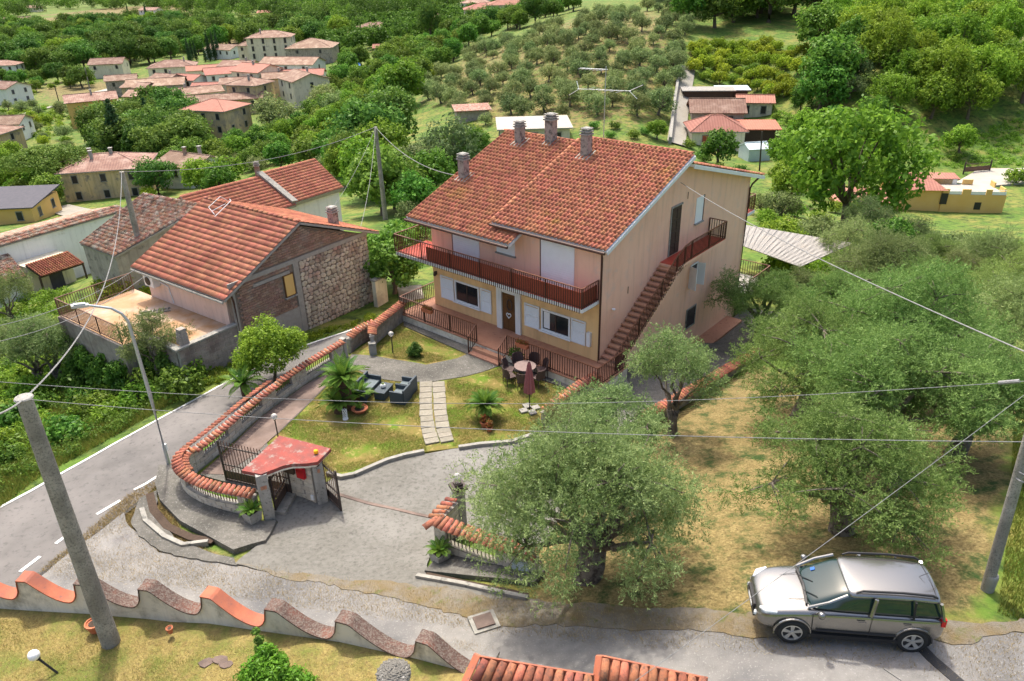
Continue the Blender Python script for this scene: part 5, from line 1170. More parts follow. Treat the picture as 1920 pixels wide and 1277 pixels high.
# pots, statue
def pot(loc, label, r=.2, h=.3, m='potred', flower=None, cat='flower pot', n=300, fs=.05, ph=.2):
    T = thing('flower_pot', label, cat, loc); mb = MB(); mb.lathe([(r*.65, 0), (r*.95, h*.8), (r*1.06, h*.82), (r*1.06, h), (r*.88, h), (r*.85, h*.88), (0.01, h*.88)], n=14); mb.build('pot', m, T)
    MB().lathe([(r*.8, h*.86), (r*.5, h*.9), (.01, h*.91)], n=10).build('soil', 'soil', T)
    if flower: add_mesh('plant', leafmesh('plant', n, [(0, 0, h+ph*.8)], [ph], fs, flower), T)
    return T
pot(tuple(atz(675, 772, .1)), 'wide shallow bowl with a small plant on the lawn by the tall cycad', .34, .2, 'potred', 'leaf_m', ph=.16, n=200)
ST = thing('statue', 'small white lattice garden ornament at the foot of the tall cycad', 'ornament', tuple(atz(648, 786, .1))); mb = MB()
for k in range(7): mb.path([(.09*math.cos(k*.9+j*.35), .07*math.sin(k*.9+j*.35), .07*j) for j in range(8)], .017, 5)
mb.lathe([(.12, 0), (.12, .05), (.06, .06)], n=10); mb.build('ornament', 'whitewood', ST)
pot(tuple(atz(966, 680, .14)), 'round terracotta pot with leafy plant beside the porch steps', .2, .28, 'potred', 'leaf_m', n=500, ph=.34)
pot(tuple(atz(908, 800, .1)), 'small red pot with flowers under the round cycad', .17, .26, 'potred', 'redflower', ph=.2)
pot(tuple(atz(918, 808, .1)), 'smallest red flower pot, touched by the olive branches', .14, .22, 'potred', 'redflower', ph=.16)
sh = thing('shrub', 'small dark round shrub on the upper lawn beside the porch', 'shrub', tuple(atz(779, 668, .1))); add_mesh('leaves', leafmesh('leaves', 1400, [(0, 0, .3), (.15, .1, .35), (-.15, 0, .3), (0, .1, .55)], [.33, .25, .28, .22], .06, 'leaf_d'), sh)
MB().tube((0, 0, 0), (0, 0, .3), .03, n=5).build('stem', 'trunk', sh)
for lx, lab in ((-9.2, 'terracotta trough of red flowers hooked on the left porch railing'), (-2.9, 'terracotta trough of red flowers hooked on the right porch railing')):
    w_ = VM @ Vector((lx, -2.08, 1.42)); T = thing('flower_box', lab, 'flower box', tuple(w_), math.radians(-40.6)); mb = MB(); vs = []
    for z, k in ((-.2, .85), (0, 1)): vs += [(a*.36*k, b*.11*k, z) for a, b in ((-1, -1), (1, -1), (1, 1), (-1, 1))]
    mb.add(vs, [(3,2,1,0), (4,5,6,7)]+[(i, (i+1) % 4, 4+(i+1) % 4, 4+i) for i in range(4)]); mb.build('trough', 'potred', T)
    add_mesh('flowers', leafmesh('flowers', 420, [(x, 0, .08) for x in (-.22, 0, .22)], [.15]*3, .035, 'redflower'), T)
# ------------------------------------------------------------------ garden furniture
def seat(loc, rz, label, L_=.72, group=None, name='armchair', cat='armchair'):
    T = thing(name, label, cat, loc, rz, group)
    MB().box((0, .02, .20), (L_-.14, .62, .24)).build('base', 'rattan', T)
    MB().box((0, .33, .36), (L_, .08, .72)).build('backrest', 'rattan', T)
    for s in (-1, 1): MB().box((s*(L_/2-.04), -.0, .29), (.08, .70, .58)).build('armrest', 'rattan', T)
    MB().box((0, -.02, .35), (L_-.18, .58, .08)).build('seat_cushion', 'cushion', T); return T
pA = atz(748, 758, .1); pD = atz(766, 742, .1); az_ = math.atan2(*(pD-pA)[1::-1])
seat(tuple(atz(754, 752, .1)), az_-PI/2+PI*0-.15+PI*0, 'slate rattan armchair nearer the camera, facing the low table', .72) if False else None
sofa_az = math.atan2(*(atz(703,722,.1)-atz(676,750,.1))[1::-1])
seat(tuple(atz(689, 738, .1)), sofa_az, 'two-seat slate rattan sofa with grey cushion beside the tall cycad', 1.5, name='sofa', cat='sofa')
seat(tuple(atz(752, 750, .1)), sofa_az+PI, 'nearer of the two slate rattan armchairs, right of the low table', .74)
seat(tuple(atz(763, 735, .1)), sofa_az+PI, 'farther of the two slate rattan armchairs, next to the grey concrete path', .74)
tb_ = thing('coffee_table', 'low slate rattan coffee table between the sofa and armchairs', 'table', tuple(atz(720, 741, .1)), sofa_az)
MB().box((0, 0, .18), (.86, .50, .34)).build('frame', 'rattan', tb_); MB().box((0, 0, .37), (.92, .56, .04)).build('tabletop', 'rattan', tb_)
vz = thing('vase', 'small white bowl vase with yellow flowers on the coffee table', 'vase', tuple(Vector(atz(720, 741, .1))+Vector((0, 0.02, .39))))
MB().lathe([(.05, 0), (.11, .05), (.12, .12), (.09, .17), (.07, .17)], n=12).build('bowl', 'whitewood', vz); add_mesh('flowers', leafmesh('flowers', 60, [(0, 0, .2)], [.07], .03, 'leaf_y'), vz)
dt = atz(985, 712, .12); DT = thing('dining_table', 'round brown garden dining table ringed by brown chairs below the porch railing', 'table', tuple(dt))
MB().lathe([(.50, .70), (.50, .74)], n=20).build('tabletop', 'table', DT)
for k in range(4): a = PI/4+k*PI/2; MB().tube((.4*math.cos(a), .4*math.sin(a), 0), (.4*math.cos(a), .4*math.sin(a), .70), .03, n=6).build('leg', 'brownpl', DT)
for k in range(7):
    a = math.radians((15, 62, 110, 160, 205, 262, 318)[k]); r = .80
    T = thing('garden_chair', 'brown plastic weave garden chair around the dining table below the porch', 'chair', (dt[0]+r*math.cos(a), dt[1]+r*math.sin(a), dt[2]), a-PI/2+random.uniform(-.15, .15), 'brown chairs around the garden dining table')
    MB().box((0, 0, .43), (.50, .48, .04)).build('seat', 'brownpl', T)
    mb = MB(); n = 6; vs = []
    for z in (.42, .90):
        for i in range(n+1): q = -PI/2*.8+PI*.8*i/n; rr = .27+(z-.42)*.12; vs.append((rr*math.sin(q), .02+rr*math.cos(q)*.95, z if abs(i-3) < 3 else min(z, .66)))
    m2 = [(x*.93, y*.93, z) for x, y, z in vs]; fs = [(i, i+1, n+2+i, n+1+i) for i in range(n)]; K = 2*(n+1); fs += [(K+i+1, K+i, K+n+1+i, K+n+2+i) for i in range(n)]+[(n+1+i, n+2+i, K+n+2+i, K+n+1+i) for i in range(n)]
    mb.add(vs+m2, fs); mb.build('backrest', 'brownpl', T)
    for sx in (-.2, .2):
        for sy in (-.18, .2): MB().tube((sx*1.1, sy*1.1, 0), (sx, sy, .42), .018, n=5).build('leg', 'brownpl', T)
pr = atz(993, 768, .12); PR = thing('parasol', 'closed mauve parasol on a dark pole with white base plates', 'parasol', tuple(pr))
MB().tube((0, 0, 0), (0, 0, 2.35), .025, n=8).build('pole', 'blackp', PR)
mb = MB(); vs = []; n = 16; pf_ = ((.05, 2.32), (.10, 2.15), (.17, 1.7), (.24, 1.2), (.27, .85))
for r, z in pf_:
    for i in range(n): k = 1 if i % 2 else .55; vs.append((r*k*math.cos(2*PI*i/n), r*k*math.sin(2*PI*i/n), z+(.05 if i % 2 and z < 1 else 0)))
mb.add(vs, [(j*n+i, j*n+(i+1) % n, (j+1)*n+(i+1) % n, (j+1)*n+i)[::-1] for j in range(4) for i in range(n)]); mb.build('canopy', 'parasol', PR)
for k in range(4): MB().box((.28*math.cos(k*PI/2+.4), .28*math.sin(k*PI/2+.4), .03), (.34, .30, .06), k*PI/2+.4).build('base_slab', 'kerb', PR)
# lawn globe lamps
def globe_lamp(loc, label, h, m='globe', tilt=0, pm='iron', r=.13):
    T = thing('garden_lamp', label, 'lamp', loc, 0); T.rotation_euler = (0, tilt, 0)
    MB().tube((0, 0, 0), (0, 0, h), .028, n=8).build('post', pm, T); g = MB(); pr_ = [(r*math.sin(PI*i/10)+.001, r-r*math.cos(PI*i/10)) for i in range(11)]
    gg = g.lathe(pr_, (0, 0, h-.02), 16).build('globe', m, T, smooth=True); MB().lathe([(.05, -.02), (.06, .03), (.03, .05)], (0, 0, h-.03), 8).build('collar', pm, T); return T
globe_lamp(tuple(atz(522, 822, .14)), 'garden lamp with clear globe beside the side path, behind the red canopy', .95)
globe_lamp(tuple(atz(737, 662, .1)), 'garden lamp with clear globe on the upper lawn near the small shrub', .95)
globe_lamp(tuple(at(1196, 812)), 'garden lamp with clear globe among the olive branches by the drive wall', .85)
globe_lamp(tuple(atz(108, 1262, 2.3)), 'garden lamp with opal white globe leaning in the dry grass, lower left corner', .62, 'globe_white', -.55, 'blackp', .135)
# ------------------------------------------------------------------ scalloped wall in the foreground
SC = thing('scalloped_wall', 'long white garden wall with a wave-shaped top painted orange red along the lane', 'garden wall')
PK = [(-14.7,15.05,3.42),(-12.95,14.85,3.40),(-11.38,14.70,3.40),(-9.62,14.47,3.40),(-7.92,14.18,3.40),(-6.16,13.69,3.42),(-4.31,13.18,3.52),(-2.3,12.45,3.62),(-.5,11.7,3.7)]
def prof(s):
    if s < .17: return 0
    if s < .80: t = (s-.17)/.63; return -.66*math.sin(t*PI/2)**1.0*(1-.0*t)
    t = (s-.80)/.20; return -.66*(1-t)**.55 if False else -.66*math.sqrt(max(0, 1-t*t))
NSg = 26
for b in range(len(PK)-1):
    a0, a1 = np.array(PK[b]), np.array(PK[b+1]); d_ = (a1-a0)[:2]; d_ /= np.linalg.norm(d_); nn_ = np.array([-d_[1], d_[0]])
    for part in (0, 1):
        vs = []; fs = []
        for i in range(NSg+1):
            s = i/NSg; base = a0+(a1-a0)*s; z = base[2]+prof(s)
            hw = .14 if part == 0 else .19
            lo, hi = (-1.5, z-.045) if part == 0 else (z-.045, z)
            for w_, zz_ in ((-hw, lo), (hw, lo), (hw, hi), (-hw, hi)): vs.append((base[0]+nn_[0]*w_, base[1]+nn_[1]*w_, zz_))
        for i in range(NSg):
            for k in range(4): fs.append((i*4+k, i*4+(k+1) % 4, i*4+4+(k+1) % 4, i*4+4+k)[::-1])
        fs += [(0, 1, 2, 3), tuple(NSg*4+k for k in (3, 2, 1, 0))]
        mb = MB(); mb.add(vs, fs)
        if part == 0: mb.build('wall', 'dirtywhite', SC)
        else: mb.build('coping', ('scallop_red', 'scallop_red', 'scallop_old', 'scallop_old', 'scallop_red', 'scallop_old', 'scallop_old', 'scallop_old')[b], SC)
# red edge line under each coping
# knotted stone ornament on the wall end
kb = atz(738, 1262, 3.7); KN = thing('stone_ornament', 'round ornament of knotted grey stones on the wall at the bottom edge', 'ornament', tuple(kb)); mb = MB()
mb.lathe([(.30, -2.2), (.30, -.15)], n=14)
mb.build('pier', 'dirtywhite', KN); rr_ = random.Random(3)
pb = unit_box('pebble', 'knot', (.085, .06, .04), .012)
for i in range(150):
    f = (i+.5)/150; r = .36*math.sqrt(f); a = i*2.399; piece('pebble', pb, KN, (r*math.cos(a), r*math.sin(a), .12*(1-f)+rr_.uniform(-.01, .02)), (rr_.uniform(-.5, .5), rr_.uniform(-.5, .5), a+1.2))
MB().lathe([(.36, -.16), (.38, -.03), (.30, .06), (.15, .1), (.01, .11)], n=16).build('core', 'concrete', KN)
# pots by the wall
pot(tuple(atz(180, 1182, 2.35)), 'glazed brown pot of soil half hidden behind the big concrete pole', .2, .28, 'potred')
pot(tuple(atz(320, 1186, 2.45)), 'tiny empty terracotta pot on the dry grass below the scalloped wall', .085, .17, 'potred')
for k, (u, v) in enumerate(((388, 1245), (412, 1240), (424, 1247))):
    T = thing('flat_stone', ('leftmost', 'middle', 'rightmost')[k]+' of three flat brown stones lying in the dry grass below the wall', 'stone', tuple(at(u, v, .03)))
    mb = MB(); n = 8; rs = [random.uniform(.09, .16) for _ in range(n)]; mb.prism([(rs[i]*math.cos(2*PI*i/n)*1.4, rs[i]*math.sin(2*PI*i/n)) for i in range(n)], 0, .05); mb.build('slab', 'path_red', T)
# near gate roof at bottom edge
def near_roof(pxq, zs, label, nu, nv):
    o = atz(*pxq[0], zs[0]); T = thing('gate_roof', label, 'roof', (o[0], o[1], 0)); q = [Vector(atz(*p, z))-Vector((o[0], o[1], 0)) for p, z in zip(pxq, zs)]
    mb = MB(); mb.slab([p-Vector((0, 0, .02)) for p in q], .12); mb.build('slab', 'scallop_red', T); me = coppo_mesh('roof_tile', 'cope', .46, .08, .10); ed = coppo_mesh('roof_tile', 'cope', .46, .08, .10)
    for i in range(nu):
        for j in range(nv):
            b = q[0].lerp(q[1], (i+.5)/nu); t = q[3].lerp(q[2], (i+.5)/nu); y = (t-b).normalized(); x = (q[1]-q[0]).normalized(); z = x.cross(y).normalized(); x = y.cross(z)
            p = b.lerp(t, j/nv)+z*.02; piece('roof_tile', me, T, None, M4=Matrix.Translation(p+z*random.uniform(0, .012)) @ (Matrix((x, y, z)).transposed() @ Matrix.Rotation(random.uniform(-.05, .05), 3, 'Z')).to_4x4())
    e = MB()
    for a, b in ((0, 3), (3, 2)): e.slab([q[a]+Vector((0, 0, .09)), q[b]+Vector((0, 0, .09)), q[b]+Vector((.03, .03, .09)), q[a]+Vector((.03, .03, .09))], .2)
    e.build('border', 'scallop_red', T); return T
near_roof([(845,1360),(1100,1400),(1112,1272),(900,1237)], [4.1, 4.1, 4.8, 4.8], 'orange barrel-tiled gate roof cut off by the bottom edge, left one', 12, 3)
near_roof([(1110,1370),(1330,1400),(1325,1278),(1128,1236)], [4.1, 4.1, 4.8, 4.8], 'orange barrel-tiled gate roof cut off by the bottom edge, right one with a slanting ridge', 11, 3)

# ------------------------------------------------------------------ poles and cables
def conc_pole(name, label, base, top, r0, r1, cat='utility pole', m='pole'):
    b = Vector(base); T = thing(name, label, cat, tuple(b)); MB().tube((0, 0, -.3), (top[0]-b.x, top[1]-b.y, top[2]-b.z), r0, r1, n=20).build('shaft', m, T, smooth=False); return T
b1 = atz(208, 1205, 2.3); 
def above(base, u, v):  # point straight above base that falls on the row of pixel v
    r = ray(u, v); t = math.hypot(base[0], base[1])/math.hypot(r[0], r[1]); return (base[0], base[1], CAMZ+r[2]*t)
t1 = above(b1, 45, 748)
r_ = ray(45, 748); k_ = np.hypot(b1[0], b1[1])/np.hypot(r_[0], r_[1]); t1 = (r_[0]*k_, r_[1]*k_, CAMZ+r_[2]*k_)
BP = conc_pole('concrete_pole', 'thick speckled concrete pole rising from the dry grass at the lower left', b1, t1, .225, .155)
MB().lathe([(.17, 0), (.19, .02), (.17, .05), (.1, .07)], tuple(Vector(t1)-Vector(b1)), 14).build('cap', 'concrete', BP)
def pole_px(name, label, bu, bv, tu, tv, r0, r1, zb=None, m='pole', cat='utility pole'):
    b = at(bu, bv) if zb is None else atz(bu, bv, zb); r = ray(tu, tv); k = np.hypot(b[0], b[1])/np.hypot(r[0], r[1]); t = (r[0]*k, r[1]*k, CAMZ+r[2]*k); T = conc_pole(name, label, b, t, r0, r1, cat, m); return T, t, b
P2, t2, _ = pole_px('concrete_pole', 'concrete pole standing between the mossy barn and the brick house', 272, 500, 228, 322, .22, .15, -1.0)
P3, t3, _ = pole_px('concrete_pole', 'tall slim concrete pole in the bushes left of the villa roof', 723, 412, 704, 238, .24, .15)
P4, t4, b4 = pole_px('concrete_pole', 'banded concrete pole with wires at the right edge, on the grove verge', 1851, 1106, 1935, 800, .135, .11)
mb = MB(); mb.path([(.0+.22*math.cos(a), .22*math.sin(a), (t4[2]-b4[2])*.70+.03*a) for a in [i*.5 for i in range(30)]], .02, 5); mb.build('cable_coil', 'cable', P4)
MB().lathe([(.14, -.1), (.15, .45), (.136, .5)], n=20).build('white_foot', 'kerb', P4)
# street lamp
sb = at(318, 876); stp_ = []
SLm = thing('street_lamp', 'tall galvanised street lamp with a curved arm beside the tip of the garden wall', 'street lamp', tuple(sb))
kk = math.hypot(sb[0], sb[1])
def sp_(u, v, f=1.): r = ray(u, v); k = kk*f/np.hypot(r[0], r[1]); return Vector((r[0]*k-sb[0], r[1]*k-sb[1], CAMZ+r[2]*k-sb[2]))
MB().path([(0, 0, 0), sp_(281, 740), sp_(246, 622), sp_(240, 602), sp_(228, 588), sp_(208, 578), sp_(170, 573), sp_(158, 572)], [.085, .075, .06, .055, .05, .045, .04, .035], 10).build('post', 'galv', SLm)
h0, h1 = sp_(166, 572), sp_(133, 575); mb = MB(); q_ = (h1-h0).to_track_quat('X', 'Z').to_matrix(); mb.box((h0+h1)/2, ((h1-h0).length, .2, .09), M=q_); mb.box((h0+h1)/2+Vector((0, 0, .06)), ((h1-h0).length*.7, .14, .06), M=q_); mb.build('lamp_head', 'galv', SLm)
MB().box((.0, .06, .9), (.14, .1, .3)).build('junction_box', 'whitewood', SLm)
P5, t5, b5 = pole_px('utility_pole', 'dark slim post by the pale blue tin shed', 1424, 320, 1429, 247, .12, .10, None, 'iron')
P6, t6, _ = pole_px('utility_pole', 'wooden village pole in the field behind the ruined houses', 168, 165, 159, 127, .22, .16)
P7, t7, _ = pole_px('utility_pole', 'thin dark pole in the mown field left of the yellow house', 110, 189, 102, 160, .18, .14, None, 'iron')
def pr3(u, v, dist): r = ray(u, v); r = r/np.linalg.norm(r); return Vector(r*dist)+Vector((0, 0, CAMZ))
def cable(p, q, sag, r, label, m='cable', twist=False, n=40):
    p, q = Vector(p), Vector(q); T = thing('cable', label, 'cable', tuple(p)); pts = [p.lerp(q, i/n)-p-Vector((0, 0, 4*sag*(i/n)*(1-i/n))) for i in range(n+1)]
    if not twist: MB().path(pts, r, 6).build('strand', m, T)
    else:
        L_ = (q-p).length; N_ = int(L_/.10)
        for ph in (0, PI*2/3, PI*4/3):
            pp_ = []
            for i in range(N_+1):
                t = i/N_; b = (q-p)*t-Vector((0, 0, 4*sag*t*(1-t))); a = ph+i*1.0; pp_.append(b+Vector((r*math.cos(a), 0, r*math.sin(a))))
            MB().path(pp_, r*.75, 4).build('strand', m, T)
cable(t1, t2, 1.9, .013, 'thick twisted pale cable from the big foreground pole to the pole behind the barn', twist=True)
cable(t2, t3, 1.0, .02, 'overhead cable between the two concrete poles above the stone house')
cable(t3, tuple(VM @ Vector((-9.0, 3.0, 7.2))), 1.3, .022, 'overhead cable from the slim pole to the villa roof')
cable(t3, tuple(H2.matrix_basis @ Vector((9.3, .6, 3.2))), .8, .014, 'thin cable from the slim pole down to the stone house gable')
cable(t3, tuple(pr3(600, 420, 52)), .6, .012, 'thin drop cable from the slim pole towards the red long roof')
cable(pr3(-40, 713, 15), pr3(1000, 757, 14.5), .12, .005, 'upper thin cable crossing the whole garden, left half')
cable(pr3(1000, 757, 14.5), pr3(1960, 712, 13), .08, .005, 'upper thin cable crossing the olive crowns to the right edge')
cable(t1, pr3(1960, 829, 12.5), .22, .006, 'lower thin cable running from the big pole across to the right edge')
MB().tube(pr3(1872, 718, 13.05), pr3(1912, 714.5, 13.0), .032, n=8).build('cable_joint', 'cable', None, label='thick white cable joint sleeve near the right edge', category='cable joint')
cable(tuple(VM @ Vector((.1, 6.4, 7.6))), pr3(1960, 676, 15), .25, .0125, 'pale cable from the villa gable down to the right edge')
cable(pr3(1180, 1285, 12), pr3(1945, 722, 14), .05, .0052, 'diagonal cable crossing above the parked car')
cable(t1, pr3(-60, 790, 16), .1, .02, 'short cable leaving the big pole to the left edge')
cable(tuple(H2.matrix_basis @ Vector((-.4, 7.5, 2.9))), pr3(-60, 622, 38), .5, .014, 'upper of two cables from the stone house eave to the left edge')
cable(tuple(H2.matrix_basis @ Vector((-.4, 6.5, 2.8))), pr3(-60, 652, 36), .6, .014, 'lower of two cables from the stone house eave to the left edge')

# ------------------------------------------------------------------ parked car
cF = atz(1480, 1210, 3.4); cR = atz(1703, 1228, 3.4); cf = float(gz(cF[0], cF[1])); crr = float(gz(cR[0], cR[1]))
hd = math.atan2(cF[1]-cR[1], cF[0]-cR[0])        # heading: nose to the left
nrm_ = np.array([-math.sin(hd), math.cos(hd)])   # car's left side... far side is -nrm_ or +nrm_
side = 1 if (np.array([0., 30.])-cF[:2]) @ nrm_ > 0 else -1
mid = (cF+cR)/2; ctr = mid[:2]+nrm_*side*.79
zc_ = max(cf, crr)+.10
CAR = thing('parked_car', 'silver compact off-roader with black roof rails parked at the lane edge under the olive', 'car', (ctr[0], ctr[1], zc_), hd)
def loft(secs, name, m, parent, smooth=True, capf=True):
    n = len(secs[0]); vs = [p for s in secs for p in s]; fs = []
    for i in range(len(secs)-1):
        for k in range(n): fs.append((i*n+k, i*n+(k+1) % n, (i+1)*n+(k+1) % n, (i+1)*n+k))
    fs += [tuple(range(n-1, -1, -1)), tuple((len(secs)-1)*n+k for k in range(n))]
    mb = MB(); mb.add(vs, fs); o = mb.build(name, m, parent, smooth)
    import bmesh
    b = bmesh.new(); b.from_mesh(o.data); bmesh.ops.recalc_face_normals(b, faces=b.faces); b.to_mesh(o.data); b.free()
    if smooth:
        md = o.modifiers.new('subdivision', 'SUBSURF'); md.levels = 2; md.render_levels = 2
    return o
# lower body sections: x (forward +), half width, bottom z, shoulder z, centre (bonnet) z
def bsec(x, w_, zb, zs, zc2, tw=.93):
    r = [(x, -w_*.90, zb), (x, -w_, zb+.14), (x, -w_*1.0, zb+.38), (x, -w_*.985, zs-.10), (x, -w_*tw, zs), (x, -w_*.55, zc2-.015), (x, 0, zc2)]
    return r+[(x, -y, z) for _, y, z in r[-2::-1]]
B = [(2.06,.58,.34,.62,.70),(2.04,.66,.28,.70,.78),(1.93,.80,.24,.80,.86),(1.70,.86,.24,.90,.965),(1.30,.885,.24,.985,1.04),(.85,.895,.25,1.03,1.09),(.2,.90,.25,1.06,1.08),(-.8,.90,.25,1.07,1.08),(-1.5,.90,.26,1.075,1.08),(-1.92,.87,.28,1.06,1.07),(-2.08,.80,.34,.98,1.0),(-2.10,.76,.38,.92,.94)]
CX = -.02
body = loft([bsec(*b) for b in B], 'body', 'silver', CAR)
def gsec(x, wb, wt, zb, zt):
    r = [(x, -wb, zb), (x, -wb*.985, zb+.06), (x, -(wt*1.02), zt-.12), (x, -wt*.93, zt-.015), (x, -wt*.5, zt+.02), (x, 0, zt+.028)]
    return r+[(x, -y, z) for _, y, z in r[-2::-1]]
# greenhouse of dark glass
G = [(1.02,.74,.66,1.03,1.06),(.82,.79,.70,1.03,1.20),(.40,.83,.70,1.03,1.47),(.15,.845,.70,1.03,1.60),(-.6,.85,.70,1.03,1.655),(-1.3,.845,.69,1.03,1.64),(-1.78,.82,.67,1.03,1.58),(-1.98,.79,.62,1.03,1.30),(-2.06,.76,.60,1.03,1.10)]
loft([gsec(*g) for g in G], 'windows', 'carglass', CAR)
def rsec(x, wt, zt, t=.05):
    r = [(x, -wt*1.07, zt-.12), (x, -wt*1.0, zt-.015), (x, -wt*.52, zt+.03), (x, 0, zt+.04)]; top = r+[(x, -y, z) for _, y, z in r[-2::-1]]
    return top+[(x, y*.95, z-t) for _, y, z in top[::-1]]
loft([rsec(*g) for g in ((.22,.66,1.575),(.10,.70,1.625),(-.6,.715,1.67),(-1.3,.705,1.66),(-1.80,.68,1.60),(-1.90,.66,1.565))], 'roof', 'silver', CAR)
for s in (-1, 1):
    MB().path([(1.0, s*.745, 1.06), (.6, s*.79, 1.33), (.22, s*.735, 1.56)], [.035, .035, .04], 6).build('pillar', 'silver', CAR)
    MB().path([(-.30, s*.88, 1.06), (-.36, s*.80, 1.56)], [.045, .045], 6).build('pillar', 'silver', CAR)
    MB().path([(-1.98, s*.84, 1.05), (-1.84, s*.74, 1.5)], [.05, .05], 6).build('pillar', 'silver', CAR)
    MB().path([(-1.18, s*.88, 1.06), (-1.18, s*.80, 1.55)], [.028, .028], 6).build('pillar', 'blackp', CAR)
    MB().path([(.05, s*.70, 1.63), (-.08, s*.70, 1.70), (-.9, s*.70, 1.735), (-1.55, s*.69, 1.70), (-1.72, s*.68, 1.62)], [.02, .03, .03, .035, .03], 6).build('roof_rail', 'blackp', CAR)
    MB().path([(.96, s*.90, 1.00), (.3, s*.915, 1.055), (-1.9, s*.90, 1.065)], .012, 4).build('belt_trim', 'blackp', CAR)
    MB().path([(.92, s*.905, .98), (.90, s*.912, .60), (.88, s*.90, .32)], .006, 4).build('door_seam', 'blackp', CAR); MB().path([(-.33, s*.905, 1.04), (-.33, s*.912, .60), (-.33, s*.90, .32)], .006, 4).build('door_seam', 'blackp', CAR)
    MB().path([(.8, s*.912, .48), (-.9, s*.912, .48)], .028, 5).build('side_moulding', 'blackp', CAR)
    MB().box((0, s*.87, .28), (2.3, .1, .12)).build('sill', 'blackp', CAR)
    for dx in (-.12, -1.1): MB().box((dx, s*.925, .88), (.17, .02, .03)).build('door_handle', 'silver', CAR)
    mr = MB(); mr.lathe([(.02, 0), (.07, .03), (.085, .11), (.06, .17), (.01, .18)], (.78, s*1.0, 1.02), 10); mr.tube((.80, s*.86, 1.04), (.78, s*.98, 1.08), .025, n=5); mr.build('wing_mirror', 'silver', CAR, smooth=True)
    hl = MB(); hl.path([(1.97, s*.56, .74), (1.86, s*.70, .80), (1.66, s*.80, .87)], [.05, .085, .03], 8); hl.build('headlight', 'lamp', CAR, smooth=True)
    fl = MB(); fl.tube((2.03, s*.52, .50), (2.08, s*.5, .5), .07, n=10); fl.build('fog_light', 'lamp', CAR)
    MB().box((-2.0, s*.80, .96), (.12, .10, .24)).build('tail_light', 'redlamp', CAR)
    for wx in (1.30, -1.278):
        wz = .32; T_ = MB(); o0 = Vector((wx, s*.70, wz)); o1 = Vector((wx, s*.885, wz))
        wr_ = MB(); pr_ = []
        def ring(r, y): return [(wx+r*math.cos(2*PI*i/28), s*y, wz+r*math.sin(2*PI*i/28)) for i in range(28)]
        rings = [ring(.20, .72), ring(.31, .72), ring(.33, .75), ring(.33, .87), ring(.315, .905), ring(.225, .90), ring(.22, .84)]
        vs = [p for r_ in rings for p in r_]; fs = [(j*28+i, j*28+(i+1) % 28, (j+1)*28+(i+1) % 28, (j+1)*28+i) for j in range(6) for i in range(28)]
        wheel = MB().add(vs, fs).build('wheel', 'rubber', CAR, True)
        rm = MB(); rm.tube((wx, s*.82, wz), (wx, s*.83, wz), .215, n=24); rm.build('brake_disc', 'blackp', wheel)
        rm = MB(); rim = [ring(.228, .905), ring(.205, .908), ring(.20, .86)]; rm.add([p for r_ in rim for p in r_], [(j*28+i, j*28+(i+1) % 28, (j+1)*28+(i+1) % 28, (j+1)*28+i) for j in range(2) for i in range(28)])
        for k in range(5):
            a = 2*PI*k/5+.3
            rm.add([(wx+r*math.cos(a+da), s*(yy), wz+r*math.sin(a+da)) for r, da, yy in ((.04,-.8,.89),(.04,.8,.89),(.205,.24,.90),(.205,-.24,.90))]+[(wx+r*math.cos(a+da), s*(yy-.03), wz+r*math.sin(a+da)) for r, da, yy in ((.04,-.8,.89),(.04,.8,.89),(.205,.24,.90),(.205,-.24,.90))], [(0,1,2,3),(7,6,5,4),(0,4,5,1),(1,5,6,2),(2,6,7,3),(3,7,4,0)])
        rm.tube((wx, s*.87, wz), (wx, s*.91, wz), .05, n=10); rm.build('rim', 'alloy', wheel)
        # arch: dark inner liner and black moulding
        ar = MB(); pts = [(wx+.40*math.cos(a), s*.905, wz+.40*math.sin(a)) for a in [PI*(-.05+1.1*i/16) for i in range(17)]]; ar.path(pts, .022, 5); ar.build('arch_moulding', 'silver', CAR)
        disc = MB(); n = 24; disc.add([(wx, s*.912, wz)]+[(wx+.385*math.cos(2*PI*i/n), s*.908, max(.2, wz+.385*math.sin(2*PI*i/n))) for i in range(n)], [(0, 1+i, 1+(i+1) % n) for i in range(n)]); 
        disc.v = [(x, y*(.83/.905) if False else y-s*.03, z) for x, y, z in disc.v]
        # shallow recessed liner drawn proud of the body by a hair so the wheel sits in a dark well
        disc.v = [(x, s*.902, z) for x, y, z in disc.v]; disc.build('wheel_well', 'blackp', CAR)
        wheel.location = (0, s*.02, 0)
MB().box((2.08, 0, .62), (.05, .80, .13)).build('grille', 'blackp', CAR); MB().box((2.07, 0, .42), (.06, 1.0, .14)).build('lower_grille', 'blackp', CAR)
MB().box((2.10, 0, .50), (.02, .5, .11)).build('number_plate', 'whitewood', CAR); MB().box((-2.12, 0, .78), (.02, .5, .11)).build('number_plate', 'whitewood', CAR)
MB().path([(1.02, -.66, 1.085), (.98, 0, 1.12), (1.02, .66, 1.085)], .03, 5).build('wiper_cowl', 'blackp', CAR)
for yy in (-.35, .2): MB().path([(1.02, yy, 1.12), (.80, yy+.35, 1.25)], .012, 4).build('wiper', 'blackp', CAR)
MB().path([(1.95, -.35, .80), (1.3, -.45, 1.035), (.95, -.5, 1.09)], .008, 4).build('bonnet_seam', 'blackp', CAR); MB().path([(1.95, .35, .80), (1.3, .45, 1.035), (.95, .5, 1.09)], .008, 4).build('bonnet_seam', 'blackp', CAR)
MB().path([(-1.45, 0, 1.68), (-1.75, 0, 1.86)], .008, 5).build('aerial', 'blackp', CAR); MB().box((.72, -.45, 1.29), (.10, .10, .012), M=Matrix.Rotation(.55, 3, 'Y')).build('sticker', 'blue', CAR)
